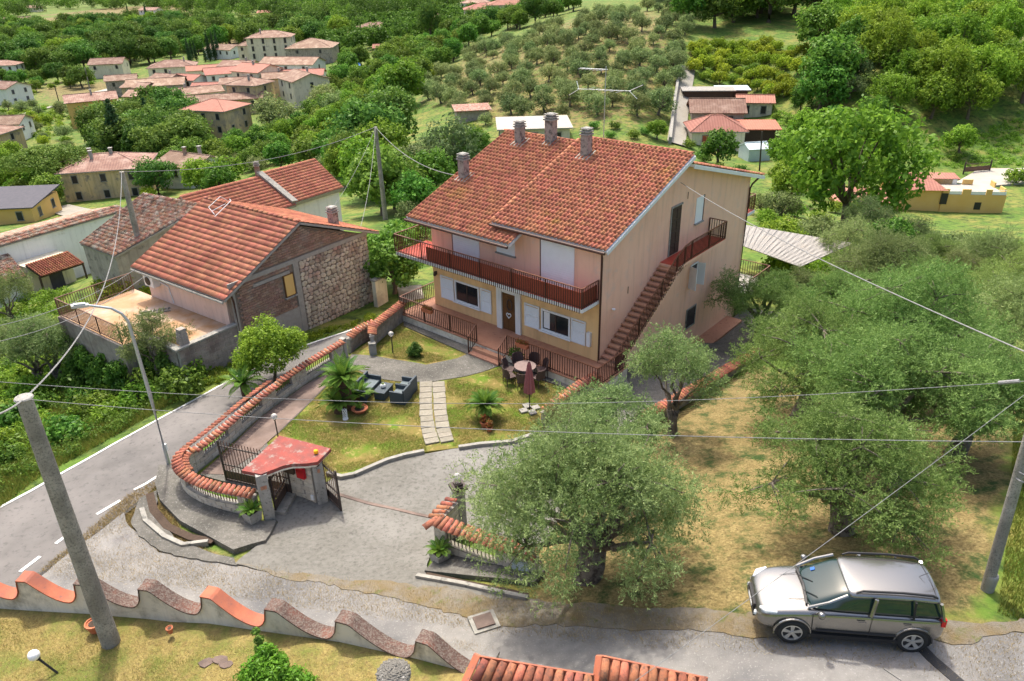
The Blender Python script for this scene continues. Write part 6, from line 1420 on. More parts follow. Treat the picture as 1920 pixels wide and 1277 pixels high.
MB().path([(-1.72, -.62, 1.615), (-1.74, 0, 1.665), (-1.72, .62, 1.615)], .007, 4).build('tailgate_seam', 'blackp', CAR)

for o in [o for o in bpy.data.objects if o.parent == CAR or (o.parent and o.parent.parent == CAR)]:
    wheel_ = o.name.startswith('wheel') and not o.name.startswith('wheel_well') or (o.parent != CAR)
    n = len(o.data.vertices); c = np.empty(n*3, np.float32); o.data.vertices.foreach_get('co', c); c = c.reshape(-1, 3)
    if not wheel_ and not o.name.startswith(('arch', 'wheel_well')):
        c[:, 2] = np.where(c[:, 2] > .3, .3+(c[:, 2]-.3)*.86, c[:, 2]); b_ = c[:, 0] < -1.45; c[b_, 0] = -1.45+(c[b_, 0]+1.45)*.72
    sg = np.sign(c[:, 1]); c[:, 1] = np.where(np.abs(c[:, 1]) > .6, sg*(np.abs(c[:, 1])-.10), c[:, 1]*.833)
    o.data.vertices.foreach_set('co', c.ravel()); o.data.update()

# ------------------------------------------------------------------ other houses
def far_house(u, v, w_, d_, h, yaw, label, roof='gable', wall='cream', rm='farroof', ps=.32, chim=0, win=(3, 2), name='village_house', z=None, cat='house', ov=.5, group=None, shut='winhole', winh=1.3, seed=0, wsz=.85):
    p = at(u, v) if z is None else atz(u, v, z); T = thing(name, label, cat, (p[0], p[1], p[2]), math.radians(yaw), group); rg = random.Random(seed+int(u*7+v))
    x, y = w_/2, d_/2
    if roof == 'gable':
        rh = y*ps*1.0; MB().add([(-x,-y,-4),(x,-y,-4),(x,y,-4),(-x,y,-4),(-x,-y,h),(x,-y,h),(x,y,h),(-x,y,h),(-x,0,h+rh),(x,0,h+rh)], [(3,2,1,0),(0,1,5,4),(2,3,7,6),(1,2,6,9,5),(3,0,4,8,7),(4,5,9,8),(6,7,8,9)]).build('wall', wall, T)
        for s in (-1, 1):
            mb = MB(); e = ov*ps; mb.slab([(-x-ov, s*(y+ov), h-e+.12), (x+ov, s*(y+ov), h-e+.12), (x+ov, 0, h+rh+.12), (-x-ov, 0, h+rh+.12)], .16); r = mb.build('roof', rm, T)
        MB().tube((-x-ov, 0, h+rh+.14), (x+ov, 0, h+rh+.14), .12, n=6).build('ridge', rm, T)
    elif roof == 'hip':
        k = min(x, y)*.98; rh = min(x, y)*ps; MB().box((0, 0, (h-4)/2), (w_, d_, h+4)).build('wall', wall, T)
        X, Y = x+ov, y+ov; z0 = h-.02; zt = h+rh+ov*ps
        if x >= y: R0, R1 = (-(x-k), 0, zt), (x-k, 0, zt)
        else: R0, R1 = (0, -(y-k), zt), (0, y-k, zt)
        c = [(-X,-Y,z0),(X,-Y,z0),(X,Y,z0),(-X,Y,z0)]
        vs = c+[R0, R1]
        fs = [(0,1,5,4),(1,2,5),(2,3,4,5),(3,0,4),(3,2,1,0)] if x >= y else [(0,1,4),(1,2,5,4),(2,3,5),(3,0,4,5),(3,2,1,0)]
        MB().add(vs, fs).build('roof', rm, T); MB().box((0, 0, h-.12), (w_+2*ov-.06, d_+2*ov-.06, .18)).build('eaves', 'mortar', T)
        mb = MB()
        for a, b in ((0, 4), (1, 5 if x >= y else 4), (2, 5), (3, 4 if x >= y else 5)): mb.path([vs[a], vs[b]], .11, 5)
        mb.path([R0, R1], .12, 5); mb.build('ridge', rm, T)
    else:
        MB().box((0, 0, (h-4)/2), (w_, d_, h+4)).build('wall', wall, T); mb = MB(); mb.slab([(-x-ov, -y-ov, h+.1), (x+ov, -y-ov, h+.1), (x+ov, y+ov, h+.1+ps*d_), (-x-ov, y+ov, h+.1+ps*d_)], .18); mb.build('roof', rm, T)
    for k in range(chim):
        cx, cy = rg.uniform(-x*.6, x*.6), rg.uniform(-.4, .4)*y; c = MB().box((cx, cy, h+.9+ps*min(x, y)*.6), (.5, .5, 1.5)).build('chimney', 'brick' if k % 2 else 'concrete', T); MB().box((cx, cy, h+1.7+ps*min(x, y)*.6), (.7, .7, .12)).build('cap', 'concrete', c)
    nx_, nf = win; key = ('win', winh, shut, wsz); me = TCACHE.get(key)
    if me is None:
        me = MB().box((0, 0, 0), (wsz, .1, winh)).mesh('window', M[shut]); TCACHE[key] = me
    fk = ('wfr', winh, wsz); fm = TCACHE.get(fk)
    if fm is None:
        q = MB(); q.box((0, 0, winh/2+.06), (wsz+.24, .08, .12)); q.box((0, -.03, -winh/2-.06), (wsz+.3, .16, .1)); q.box((wsz/2+.06, 0, 0), (.1, .08, winh)); q.box((-wsz/2-.06, 0, 0), (.1, .08, winh)); fm = q.mesh('frame', M['kerb']); TCACHE[fk] = fm
    for s in (-1, 1):
        for f in range(nf):
            zz_ = h-1.35-f*2.9
            if zz_ < .5: continue
            for i in range(nx_):
                xx = -x+w_*(i+.5)/nx_
                if rg.random() < .12: continue
                o = piece('window', me, T, (xx, s*(y+.02), zz_), (0, 0, 0 if s < 0 else PI)); q = piece('frame', fm, o, (0, 0, 0))
            ny_ = max(1, int(nx_*d_/w_))
            for i in range(ny_):
                yy = -y+d_*(i+.5)/ny_
                if rg.random() < .15: continue
                o = piece('window', me, T, (s*(x+.02), yy, zz_), (0, 0, s*PI/2)); piece('frame', fm, o, (0, 0, 0))
    return T
HS = [ # u, v, w, d, h, yaw, label, options
 (218,362,14,10.5,5.6,12,'square old ochre villa with faded hipped roof between the pines and the barn',dict(roof='hip',wall='ochre_old',chim=3,win=(3,2))),
 (368,344,9.5,8,4.3,-28,'small white house with rusty brown gabled roof right of the old ochre villa',dict(wall='farwhite',chim=2,win=(3,1))),
 (418,268,11.5,10,8.6,-18,'tall faded yellow three storey house standing alone below the village',dict(roof='hip',wall='ochre_old',win=(3,3),rm='farroof_r')),
 (183,232,13,9,7.2,28,'bright yellow house with pinkish roof at the left end of the village',dict(wall='saffron',win=(2,2),chim=1,shut='shutter_g',winh=1.8)),
 (22,412,12,9,3.2,4,'ochre bungalow with dark slate roof at the left edge above the white building',dict(roof='mono',wall='saffron',rm='darkroof',win=(3,1),ps=.1)),
 (10,262,13,9,4.8,8,'pale house with wide faded red roof at the left edge, right of the lane',dict(wall='farwhite',win=(3,1),chim=1)),
 (5,305,9,8,7.5,-5,'ochre house cut by the left edge, next to the umbrella pine',dict(wall='ochre_old',win=(2,2),roof='hip')),
 (14,192,15,10,5.6,-20,'white gabled house with blue-grey windows at the left edge of the mown field',dict(wall='farwhite',win=(4,2),shut='darkroof')),
 (10,150,15,9,6.5,5,'white two storey house with dark red roof at the far left edge',dict(wall='farwhite',win=(4,2),roof='hip')),
 (210,143,13,11,5.6,10,'lone beige gabled house with white eaves beside the village road',dict(wall='cream',win=(3,1))),
 (330,150,17,12,5.6,14,'pale yellow house with peach hipped roof at the road end of the village',dict(wall='cream',roof='hip',win=(4,2),chim=1)),
 (425,108,16,11,4.2,-25,'modern white house with grey roof behind the cypresses',dict(wall='farwhite',win=(4,1))),
 (480,118,11,12,7.8,6,'lower wing of the tall beige mansion',dict(wall='cream',roof='hip',win=(3,2))),
 (515,118,18,13,10.8,6,'tall beige mansion with a flat hipped roof at the top of the village',dict(wall='cream',roof='hip',win=(4,3),chim=1,winh=1.9)),
 (590,118,18,17,6.6,2,'large square stone building with pinkish hipped roof right of the mansion',dict(wall='greywall',roof='hip',win=(2,1))),
 (553,150,20,11,6.0,-12,'long village house with two-tone old roof below the mansion',dict(wall='farwhite',win=(3,1))),
 (562,168,17,8,5.0,4,'village house with orange red roof facing the olive slopes',dict(wall='farwhite',rm='farroof_r',win=(3,1))),
 (575,192,12,11,7.0,-55,'gabled pale village house at the right end of the cluster',dict(wall='cream',win=(2,2),chim=1)),
 (490,178,12,11,8.0,-30,'tall cream village house with stepped red roof in the middle',dict(wall='cream',win=(2,2),rm='farroof_r',chim=1)),
 (425,163,13,10,5.2,25,'red roofed village house with pale gable',dict(wall='farwhite',rm='farroof_r',win=(3,1))),
 (405,182,13,7,3.6,5,'low annex with bright red roof in the village centre',dict(wall='farwhite',rm='farroof_r',win=(2,1))),
 (360,172,10,8,4.6,-20,'small pink roofed village house beside the vegetable plot',dict(wall='farwhite',win=(2,1),rm='farroof_r')),
 (300,185,18,10,5.0,14,'long ruined village house with old patched roof',dict(wall='greywall',win=(3,1))),
 (345,203,12,8,4.8,35,'village house with brown roof in front of the ruined ones',dict(wall='farwhite',win=(2,1),chim=1)),
 (290,205,14,8,4.6,-10,'low stone outbuilding in front of the ruined village house',dict(wall='greywall',win=(2,1))),
 (235,178,10,8,5.6,20,'ruined grey village house with orange patch beside the yellow one',dict(wall='greywall',win=(2,1))),
 (410,218,26,7,5.0,13,'very long low ochre farmhouse with narrow red roof',dict(wall='ochre_old',win=(5,1))),
 (477,205,10,9,7.6,-20,'village house with folded roof at the end of the long farmhouse',dict(wall='ochre_old',roof='hip',win=(2,1),chim=1)),
 (455,150,13,9,5.5,-15,'village house with patched roof behind the stepped red one',dict(wall='cream',win=(3,1),chim=1)),
 (385,155,11,8,5,20,'narrow cream house between the vegetable plot and the red gable',dict(wall='cream',win=(2,1),rm='farroof_r')),
 (320,178,9,8,5.8,-25,'weathered grey tower-like house in the ruined row',dict(wall='greywall',win=(2,2),chim=1)),
 (385,203,11,8,5.2,30,'pale house squeezed above the long farmhouse roof',dict(wall='farwhite',win=(2,1))),
 (530,180,10,8,6,15,'ochre house under the two-tone roof in the village centre',dict(wall='ochre_old',win=(2,1),chim=1)),
 (268,190,9,7,5,-15,'small ochre house between the yellow one and the ruins',dict(wall='ochre_old',win=(2,1))),
 (450,190,9,8,6,10,'small cream house between the annex and the folded roof',dict(wall='cream',win=(2,1))),
 (45,48,26,13,4.5,8,'wide white farmhouse with peach roof in the far left fields',dict(wall='farwhite',win=(6,1))),
 (62,22,16,12,4.0,0,'peach roofed farmhouse among dark trees at the top left',dict(wall='cream',roof='hip',win=(3,1))),
 (285,27,18,12,4.0,-15,'small white farmhouse behind far cypresses',dict(wall='farwhite',win=(3,1))),
 (720,68,26,13,4.5,10,'broad pale roofed house left of the dark cedar',dict(wall='cream',roof='hip',win=(5,1))),
 (660,80,22,9,3.5,12,'long pink roofed house at the village outskirts',dict(wall='cream',rm='farroof_r',win=(5,1))),
 (722,102,8,6,2.8,5,'small shed with orange brown roof among olives',dict(wall='greywall',rm='farroof_r',win=(1,1))),
 (573,22,16,12,4,5,'grey roofed house far up the valley',dict(wall='cream',roof='hip',win=(3,1))),
 (610,24,16,10,4,0,'brown roofed house far up the valley, right neighbour',dict(wall='cream',roof='hip',win=(3,1))),
 (557,45,20,9,3.5,8,'long grey roofed barn in the far olive fields',dict(wall='greywall',win=(3,1))),
 (500,32,12,9,3.5,0,'small red roofed house in the far olive fields',dict(wall='cream',win=(2,1),rm='farroof_r')),
 (892,30,16,12,7,-10,'white two storey house of the upper hamlet',dict(wall='farwhite',roof='hip',win=(4,2))),
 (925,38,26,14,5,5,'wide red roofed house in front of the upper hamlet',dict(wall='cream',roof='hip',rm='farroof_r',win=(5,1))),
 (970,30,26,12,5,8,'long red roofed house at the right of the upper hamlet',dict(wall='cream',roof='hip',rm='farroof_r',win=(5,1))),
 (970,14,16,11,6,0,'cream house at the top of the upper hamlet',dict(wall='farwhite',roof='hip',win=(3,1))),
 (905,8,18,11,5,6,'pale house at the top edge above the hamlet',dict(wall='farwhite',roof='hip',win=(3,1))),
 (812,60,10,9,7,15,'pinkish old house hidden by the dark cedar',dict(wall='ochre_old',roof='hip',win=(2,1))),
 (1338,268,8.6,7,2.7,-4,'small cream bungalow with dusty red hipped roof below the concrete lane',dict(wall='cream',roof='hip',rm='farroof_r',win=(2,1),shut='redscreen',chim=0,ps=.5)),
 (1340,228,9,7.5,2.4,-8,'older bungalow with brown gabled roof behind the cream one',dict(wall='greywall',win=(2,1),rm='farroof',ps=.42)),
 (1408,262,7.6,5.2,2.3,-7,'open porch with flat red sheet roof beside the cream bungalow',dict(roof='mono',wall='oldwood',rm='redsheet',win=(0,0),ps=-.08+.16,name='shed',cat='shed')),
 (1412,212,6,5,2.4,-12,'little house with red gabled roof behind the grey olive',dict(wall='cream',win=(2,1),rm='farroof_r')),
 (1413,298,3.6,3.8,1.9,8,'pale blue tin shed with pitched roof next to the dark post',dict(wall='tin',rm='tin',win=(0,0),name='shed',cat='shed',ov=.1)),
 (1370,190,5.5,3.5,2.4,-6,'lean-to with pale sheet roof behind the bungalows',dict(roof='mono',wall='oldwood',rm='tin',win=(0,0),name='shed',cat='shed',ps=.05)),
 (1325,190,9,3.0,2.2,-6,'low dark shed with grey sheet roof next to the lean-to',dict(roof='mono',wall='oldwood',rm='sheet',win=(0,0),name='shed',cat='shed',ps=.05)),
 (1000,262,11,8,2.6,2,'flat pale roofed outbuilding just behind the villa chimneys',dict(roof='mono',wall='cream',rm='lightpave',win=(3,1),ps=.03,name='outbuilding',cat='shed')),
 (885,222,6,4,1.8,10,'low stone hut with grey roof at the foot of the olive slope, left one',dict(roof='mono',wall='greywall',rm='oldtile',win=(0,0),name='shed',cat='shed',ps=.1)),
]
for h in HS: far_house(*h[:7], **h[7])
# blue sheds
for u, v, lab in ((662, 135, 'bright blue tarpaulin shed in the olive plots right of the village'), (595, 128, 'greenish sheet-roofed shed at the right of the village')):
    p = at(u, v); T = thing('shed', lab, 'shed', tuple(p), .2); MB().box((0, 0, 1), (5, 4, 2)).build('wall', 'blue' if u > 600 else 'greywall', T); mb = MB(); mb.slab([(-2.8, -2.3, 2.1), (2.8, -2.3, 2.1), (2.8, 2.3, 2.7), (-2.8, 2.3, 2.7)], .1); mb.build('roof', 'blue' if u > 600 else 'tin', T)
# corrugated shed by the villa
zs_ = -1.0; sq = [atz(u, v, zs_+dz) for (u, v), dz in (((1385, 458), -.25), ((1500, 500), -.25), ((1600, 456), .25), ((1388, 420), .25))]
CS = thing('shed', 'open shed with wide pale corrugated roof behind the villa, half covered by bushes', 'shed', (sq[0][0], sq[0][1], 0)); ql = [Vector(p)-Vector((sq[0][0], sq[0][1], 0)) for p in sq]
ax_ = math.atan2((ql[2]-ql[3]).y, (ql[2]-ql[3]).x); CS.rotation_euler = (0, 0, ax_); ql = [Matrix.Rotation(-ax_, 3, 'Z') @ p for p in ql]
mb = MB(); mb.slab(ql, .06); mb.build('roof', 'sheet', CS)
for k in range(16):
    s = (k+.5)/16; a = ql[0].lerp(ql[1], s); b = ql[3].lerp(ql[2], s); up_ = Vector((0, 0, .04)); MB().path([a+up_, b+up_], .018, 4).build('sheet_seam', 'sheet', CS)
for p in ql: MB().tube((p.x*.97+ql[2].x*.015, p.y*.97, -5.5), (p.x*.97+ql[2].x*.015, p.y*.97, p.z-.05), .08, n=6).build('post', 'oldwood', CS)
# yellow villa to the right
yv = at(1752, 396); YV = thing('villa', 'yellow villa with mauve hipped roof and a walled white roof terrace at the right', 'house', tuple(yv), math.radians(-8)); YV.scale = (.74,)*3
MB().box((5.4, 2.8, .4), (9.6, 6.2, 5.0)).build('wall', 'saffron', YV); MB().box((5.4, 2.8, 2.93), (9.5, 6.1, .06)).build('terrace_floor', 'lightpave', YV)
for c_, d_ in (((1.0, -.2, 3.35), (1.0, .2, .9)), ((4.1, -.2, 3.35), (1.3, .2, .9)), ((7.5, -.2, 3.35), (.9, .2, .9)), ((10.1, 1.2, 3.35), (.2, 1.8, .9)), ((10.1, 4.8, 3.35), (.2, 1.6, .9)), ((6.5, 5.8, 3.35), (1.6, .2, .9)), ((2.5, 5.8, 3.35), (3.2, .2, .9))): MB().box(c_, d_).build('parapet', 'saffron', YV)
for a, b in (((1.5, -.2), (3.4, -.2)), ((4.8, -.2), (7.0, -.2)), ((8.0, -.2), (10.1, -.2))): MB().path([(a[0], a[1], 3.7), (b[0], b[1], 3.7)], .03, 5).build('rail', 'whitewood', YV); MB().box(((a[0]+b[0])/2, -.2, 3.2), (b[0]-a[0], .04, .5)).build('infill', 'whitewood', YV)
MB().box((-3.2, 3.4, .8), (7.6, 7.0, 5.8)).build('wall', 'saffron', YV)
rv = [(-7.6,-.6,3.6),(1.2,-.6,3.6),(1.2,7.4,3.6),(-7.6,7.4,3.6),(-4.4,3.4,5.5),(-1.8,3.4,5.5)]
MB().add(rv, [(0,1,5,4),(1,2,5),(2,3,4,5),(3,0,4),(3,2,1,0)]).build('roof', 'farroof_r', YV)
MB().box((-11.5, .5, .2), (9, 6, 4.0)).build('wall', 'saffron', YV); MB().add([(-16.6,-3.1,2.2),(-6.6,-3.1,2.2),(-6.6,4.1,2.2),(-16.6,4.1,2.2),(-13.5,.5,3.7),(-9.5,.5,3.7)], [(0,1,5,4),(1,2,5),(2,3,4,5),(3,0,4),(3,2,1,0)]).build('roof', 'farroof_r', YV)
MB().box((2.6, 7.0, 1.5), (4.4, 2.6, 4.6)).build('wall', 'farwhite', YV); mb = MB(); mb.slab([(.2, 5.7, 3.9), (5.2, 5.7, 3.9), (5.2, 8.6, 4.2), (.2, 8.6, 4.2)], .2); mb.build('roof', 'farroof_r', YV)
MB().box((6.2, -.33, 1.1), (1.0, .04, 1.2)).build('window', 'winhole', YV); MB().box((.9, -.2, 2.2), (1.0, .3, 1.8)).build('door', 'winhole', YV)
yg = at(1830, 325); GG = thing('field_gate', 'dark iron gate leaf at the end of the pale yard, right of the yellow villa', 'gate', tuple(yg), .2)
for s in (-2.2, 2.2): MB().tube((s, 0, -.3), (s, 0, 1.8), .12, n=6).build('gate_post', 'iron', GG)
for z in (.4, 1.0, 1.5): MB().box((0, 0, z), (4.4, .06, .08)).build('rail', 'iron', GG)
MB().box((0, 0, .7), (4.2, .03, .7)).build('mesh_panel', 'rust', GG)
lw = [tuple(at(u, v)) for u, v in ((1272, 150), (1264, 200), (1256, 270))]
CW = thing('concrete_wall', 'long pale concrete wall along the lane at the foot of the olive slope', 'wall'); wall_strip('wall', 'kerb', [p[:2] for p in lw], .5, lambda x, y: float(gz(x, y))-1, lambda x, y: float(gz(x, y))+1.1, CW)

# ------------------------------------------------------------------ trees
def limbs(mb, base, tips, r, rg, n=5, h0=.3):
    for t in tips:
        t = Vector(t); b = Vector(base); pts = [b]; 
        for i in range(1, n+1):
            f = i/n; p = b.lerp(t, f)+Vector((rg.uniform(-1, 1), rg.uniform(-1, 1), rg.uniform(-.5, .8)))*(.08*(t-b).length*(1-f)); pts.append(p)
        mb.path(pts, [r*(1-.8*i/n) for i in range(n+1)], 5)
def proto(kind, seed, H_, R, n, leaf, m, nc=16, crf=.42, tr=.25, asp=.5, sq=.85, bark='trunk', shape='round', shell=.55, cz=.50, gaps=.30):
    rg = random.Random(seed); g = np.random.default_rng(seed); cen = []; rad = []
    for i in range(nc):
        a = i*2.399+rg.random(); f = (i+.5)/nc
        if shape == 'round':
            th = math.acos(1-1.75*f); rr = R*rg.uniform(.5, .78); c = (rr*math.sin(th)*math.cos(a), rr*math.sin(th)*math.sin(a), H_*cz+rr*.95*math.cos(th)*H_*.42/R); r = R*crf*rg.uniform(.55, 1.35)
        elif shape == 'open':
            rr = R*math.sqrt(f)*rg.uniform(.75, .95); c = (rr*math.cos(a), rr*math.sin(a), H_*(.55+.38*(1-f)*rg.uniform(.7, 1.1))+rg.uniform(-.2, .2)); r = R*crf*rg.uniform(.7, 1.2)
        elif shape == 'cypress':
            z = H_*(.08+.9*f); rr = R*(1-f**1.6)*.35; c = (rr*math.cos(a), rr*math.sin(a), z); r = R*(1.0-.75*f**1.5)*.75
        elif shape == 'cone':
            z = H_*(.12+.86*f); rr = R*(1-f)*.62; c = (rr*math.cos(a), rr*math.sin(a), z); r = R*(.42-.3*f)
        elif shape == 'umbrella':
            rr = R*math.sqrt(f)*.9; c = (rr*math.cos(a), rr*math.sin(a), H_*(.86-.16*f*f)+rg.uniform(-.2, .2)); r = R*.27
        elif shape == 'bush':
            rr = R*.6*math.sqrt(f); c = (rr*math.cos(a), rr*math.sin(a), H_*.45+rg.uniform(-.15, .25)*H_*(1-f)); r = R*crf*rg.uniform(.8, 1.2)
        cen.append(c); rad.append(r)
    crown = leafmesh('crown', int(n*1.35), cen, rad, leaf, m, asp=asp, rg=g, sq=sq, shell=shell, gaps=gaps)
    mb = MB(); th = H_*(.24 if shape not in ('umbrella',) else .66)
    if shape in ('cypress', 'cone'): mb.tube((0, 0, -.5), (0, 0, H_*.8), tr, .05, 6)
    elif shape == 'bush': mb.tube((0, 0, -.3), (0, 0, H_*.5), tr, tr*.5, 5)
    else:
        bend = Vector((rg.uniform(-.3, .3), rg.uniform(-.3, .3), th)); mb.path([(0, 0, -.5), (0, 0, 0), bend*.55+Vector((rg.uniform(-.12, .12), rg.uniform(-.12, .12), 0)), bend], [tr*1.4, tr*1.15, tr*.9, tr*.75], 7)
        limbs(mb, bend, [cen[i] for i in range(0, nc, max(1, nc//8))], tr*.55, rg)
    return crown, mb.mesh('trunk', M[bark], True)
K = {
 'olive': [proto('olive', s, 3.8, 2.4, 3400, .15, 'olive', 15, .40, .2, .38, .9, 'bark', cz=.56) for s in (1, 2, 3)],
 'green': [proto('green', 10+s, 8.5, 4.2, 5200, .24, 'leaf_g', 22, .36, .3, .6) for s in range(2)],
 'mid': [proto('mid', 20+s, 8, 3.9, 4600, .24, 'leaf_m', 20, .36, .3, .6) for s in range(3)],
 'dark': [proto('dark', 30+s, 10, 5.0, 5600, .27, 'leaf_d', 22, .36, .35, .6) for s in range(3)],
 'yellow': [proto('yellow', 40+s, 3.8, 2.6, 2600, .18, 'leaf_y', 14, .38, .15, .6) for s in range(2)],
 'bush': [proto('bush', 50+s, 2.2, 1.7, 1500, .15, 'leaf_m', 9, .5, .08, .6, shape='bush') for s in range(2)],
 'gbush': [proto('bush', 55+s, 2.4, 1.8, 1600, .15, 'leaf_g', 9, .5, .08, .6, shape='bush') for s in range(2)],
 'cypress': [proto('cypress', 60, 11, 1.3, 2600, .22, 'needle', 20, .5, .2, .4, 1.4, shape='cypress')],
 'fir': [proto('fir', 61, 15, 4.6, 5200, .35, 'needle', 46, .4, .3, .35, .5, shape='cone')],
 'pine': [proto('pine', 62, 13, 9.0, 15000, .30, 'pine', 60, .4, .45, .35, .6, shape='umbrella')],
 'locust': [proto('locust', 70+s, 10, 5.4, 15000, .19, 'leaf_g', 46, .26, .3, .55, .8, gaps=.45) for s in range(2)]}
NAME = {'olive': 'olive_tree', 'green': 'deciduous_tree', 'mid': 'broadleaf_tree', 'dark': 'oak_tree', 'yellow': 'yellow_green_tree', 'bush': 'bush', 'gbush': 'bush', 'cypress': 'cypress', 'fir': 'fir_tree', 'pine': 'umbrella_pine', 'locust': 'locust_tree'}
CAT = {'bush': 'bush', 'gbush': 'bush'}
def tree(kind, p, s, label, group=None, k=None, rz=None, sz=None):
    cr, tk = random.choice(K[kind]) if k is None else K[kind][k]
    T = thing(NAME[kind], label, CAT.get(kind, 'tree'), (p[0], p[1], p[2]), random.uniform(0, 6.28) if rz is None else rz, group); T.scale = (s, s, s*(sz or random.uniform(.9, 1.1)))
    add_mesh('crown', cr, T); add_mesh('trunk', tk, T); return T
PLACED = []
ROADS_NO = [A((160,176),(340,134),(480,116),(560,108),(560,116),(480,124),(340,142),(160,186)), A((1290,125),(1262,270),(1290,275),(1300,125))]
def scatter(poly, kinds, n, sp, label, group, smin=.8, smax=1.2, tries=12, sz=None, avoid=True):
    us = [p[0] for p in poly]; vs = [p[1] for p in poly]; c = 0
    for _ in range(n*tries):
        if c >= n: break
        u, v = random.uniform(min(us), max(us)), random.uniform(min(vs), max(vs))
        if not in_poly(np.array([u]), np.array([v]), poly)[0]: continue
        p = at(u, v)
        if any((p[0]-q[0])**2+(p[1]-q[1])**2 < ((sp+q[2])/2)**2 for q in PLACED): continue
        kd = random.choices([k for k, _ in kinds], [w for _, w in kinds])[0]; s = random.uniform(smin, smax)
        tree(kd, p, s, label[kd] if isinstance(label, dict) else label, group[kd] if isinstance(group, dict) else group, sz=sz); PLACED.append((p[0], p[1], sp)); c += 1
    return c
def wood(name, poly, n, sp, hh, R, m, label):
    g = np.random.default_rng(n); xy = A(*poly); us = [p[0] for p in poly]; vs = [p[1] for p in poly]; pts = []
    for _ in range(n*10):
        if len(pts) >= n: break
        u, v = random.uniform(min(us), max(us)), random.uniform(min(vs), max(vs))
        if not in_poly(np.array([u]), np.array([v]), poly)[0]: continue
        p = at(u, v)
        if any((p[0]-q[0])**2+(p[1]-q[1])**2 < ((sp+q[2])/2)**2 for q in PLACED): continue
        PLACED.append((p[0], p[1], sp)); pts.append(p)
    cen = []; rad = []
    for p in pts:
        s = random.uniform(.75, 1.3)
        for k in range(9):
            a = k*2.4; rr = R*s*.6*math.sqrt((k+.5)/9); cen.append((p[0]+rr*math.cos(a), p[1]+rr*math.sin(a), p[2]+hh*s*random.uniform(.25, .8)*(1.1-.35*(k/9)))); rad.append(R*s*.42)
    me = leafmesh(name, len(cen)*95, cen, rad, .55, m, rg=g, asp=.65); o = bpy.data.objects.new(name, me); COL.objects.link(o); o['kind'] = 'stuff'; o['label'] = label; o['category'] = 'wood'
def keep(u, v, r): p = at(u, v); PLACED.append((p[0], p[1], r))
for h in HS:
    p = at(h[0], h[1]); L_ = h[2]
    for f in (-.35, 0, .35): PLACED.append((p[0]+f*L_*math.cos(math.radians(h[5])), p[1]+f*L_*math.sin(math.radians(h[5])), h[3]*1.25))
    d0 = Vector((-p[0], -p[1], 0)).normalized()*h[3]*.9; PLACED.append((p[0]+d0.x, p[1]+d0.y, h[3]*.7))
keep(1890, 480, 8); keep(1845, 470, 8); keep(160, 248, 9); keep(172, 262, 7); keep(200, 388, 6); keep(240, 385, 6); keep(168, 380, 6); keep(350, 362, 6); keep(415, 290, 8); keep(716, 440, 4); keep(712, 480, 4); keep(718, 415, 3); keep(710, 520, 3); keep(1745, 430, 10); keep(1800, 430, 10); keep(1850, 420, 10); keep(1745, 398, 12); keep(1790, 395, 12); keep(1700, 390, 12)
G1 = dict(group='olive trees scattered over the dry olive slope'); OL = 'small round olive tree on the dry grass of the olive slope'
# individually placed trees
tree('pine', at(105, 372), .82, 'broad umbrella pine spreading beside the ochre houses on the left', rz=1, sz=.9)
tree('pine', at(152, 350), .62, 'smaller umbrella pine joined to the broad one', rz=3, sz=.95)
tree('fir', at(232, 308), .95, 'tall pointed fir between the pines and the dark oaks'); tree('fir', at(287, 268), .72, 'dark narrow fir against the round oaks')
tree('dark', at(808, 78), 1.15, 'dark cedar-like tree standing above the pink roofs', k=0, sz=1.5)
tree('green', at(757, 205), 1.35, 'big bright green tree left of the olive slope', k=0)
tree('dark', at(690, 318), 1.25, 'large dark oak just left of the slim concrete pole', k=1); tree('dark', at(735, 285), 1.15, 'second large oak behind the slim concrete pole', k=2); tree('dark', at(665, 345), .8, 'small oak on the left of the two large oaks', k=0)
tree('olive', at(840, 330), 1.9, 'large grey olive just left of the villa roof', k=0); tree('olive', at(790, 345), 1.5, 'grey olive below the large one, left of the villa roof', k=1)
tree('olive', at(520, 250), 2.6, 'huge grey olive at the right end of the long farmhouse', k=0); tree('olive', at(610, 215), 1.9, 'grey olive on the left of the plot below the village', k=1); tree('olive', at(635, 225), 1.8, 'grey olive on the right of the plot below the village', k=2)
bt = at(1578, 448); T = tree('locust', bt, 1.3, 'tall spreading walnut-like tree between the villa and the yellow villa', k=0, sz=1.15); T.name = 'walnut_tree'
PLACED.append((bt[0], bt[1], 9))
tree('green', at(1798, 290), .62, 'lone small leafy tree in the green meadow', k=1); tree('bush', at(1790, 300), .6, 'bushy foot of the lone meadow tree')
tree('gbush', at(1905, 345), 1.1, 'clipped round tree at the right edge by the yard')
tree('gbush', at(432, 345), 2.2, 'big round bright bush right of the small white house'); tree('green', at(1450, 500), .5, 'bright round citrus tree in front of the corrugated shed', k=0)
tree('green', at(1232, 262), .45, 'round bright bush at the foot of the olive slope near the roof ridge', k=1)
for i, (u, v) in enumerate(((357,118),(362,112),(369,114),(395,114),(404,112),(411,110),(386,116))): tree('cypress', at(u, v), (1.1,.9,.8,1.35,1.1,1.15,.8)[i], 'dark cypress in the row beside the modern white house', 'cypresses beside the modern white house')
for u, v in ((538, 78), (544, 78), (243, 38), (275, 33)): tree('cypress', at(u, v), 1.2, 'far dark cypress standing above the fields', 'far cypresses')
for u, v, s in ((140,160,1.0),(155,165,1.0),(110,155,1.0),(290,120,1.1),(315,92,1.2),(282,75,1.3),(262,70,1.2)): tree('dark', at(u, v), s, 'dark round tree at the edge of the mown fields', 'dark trees at the edge of the mown fields')
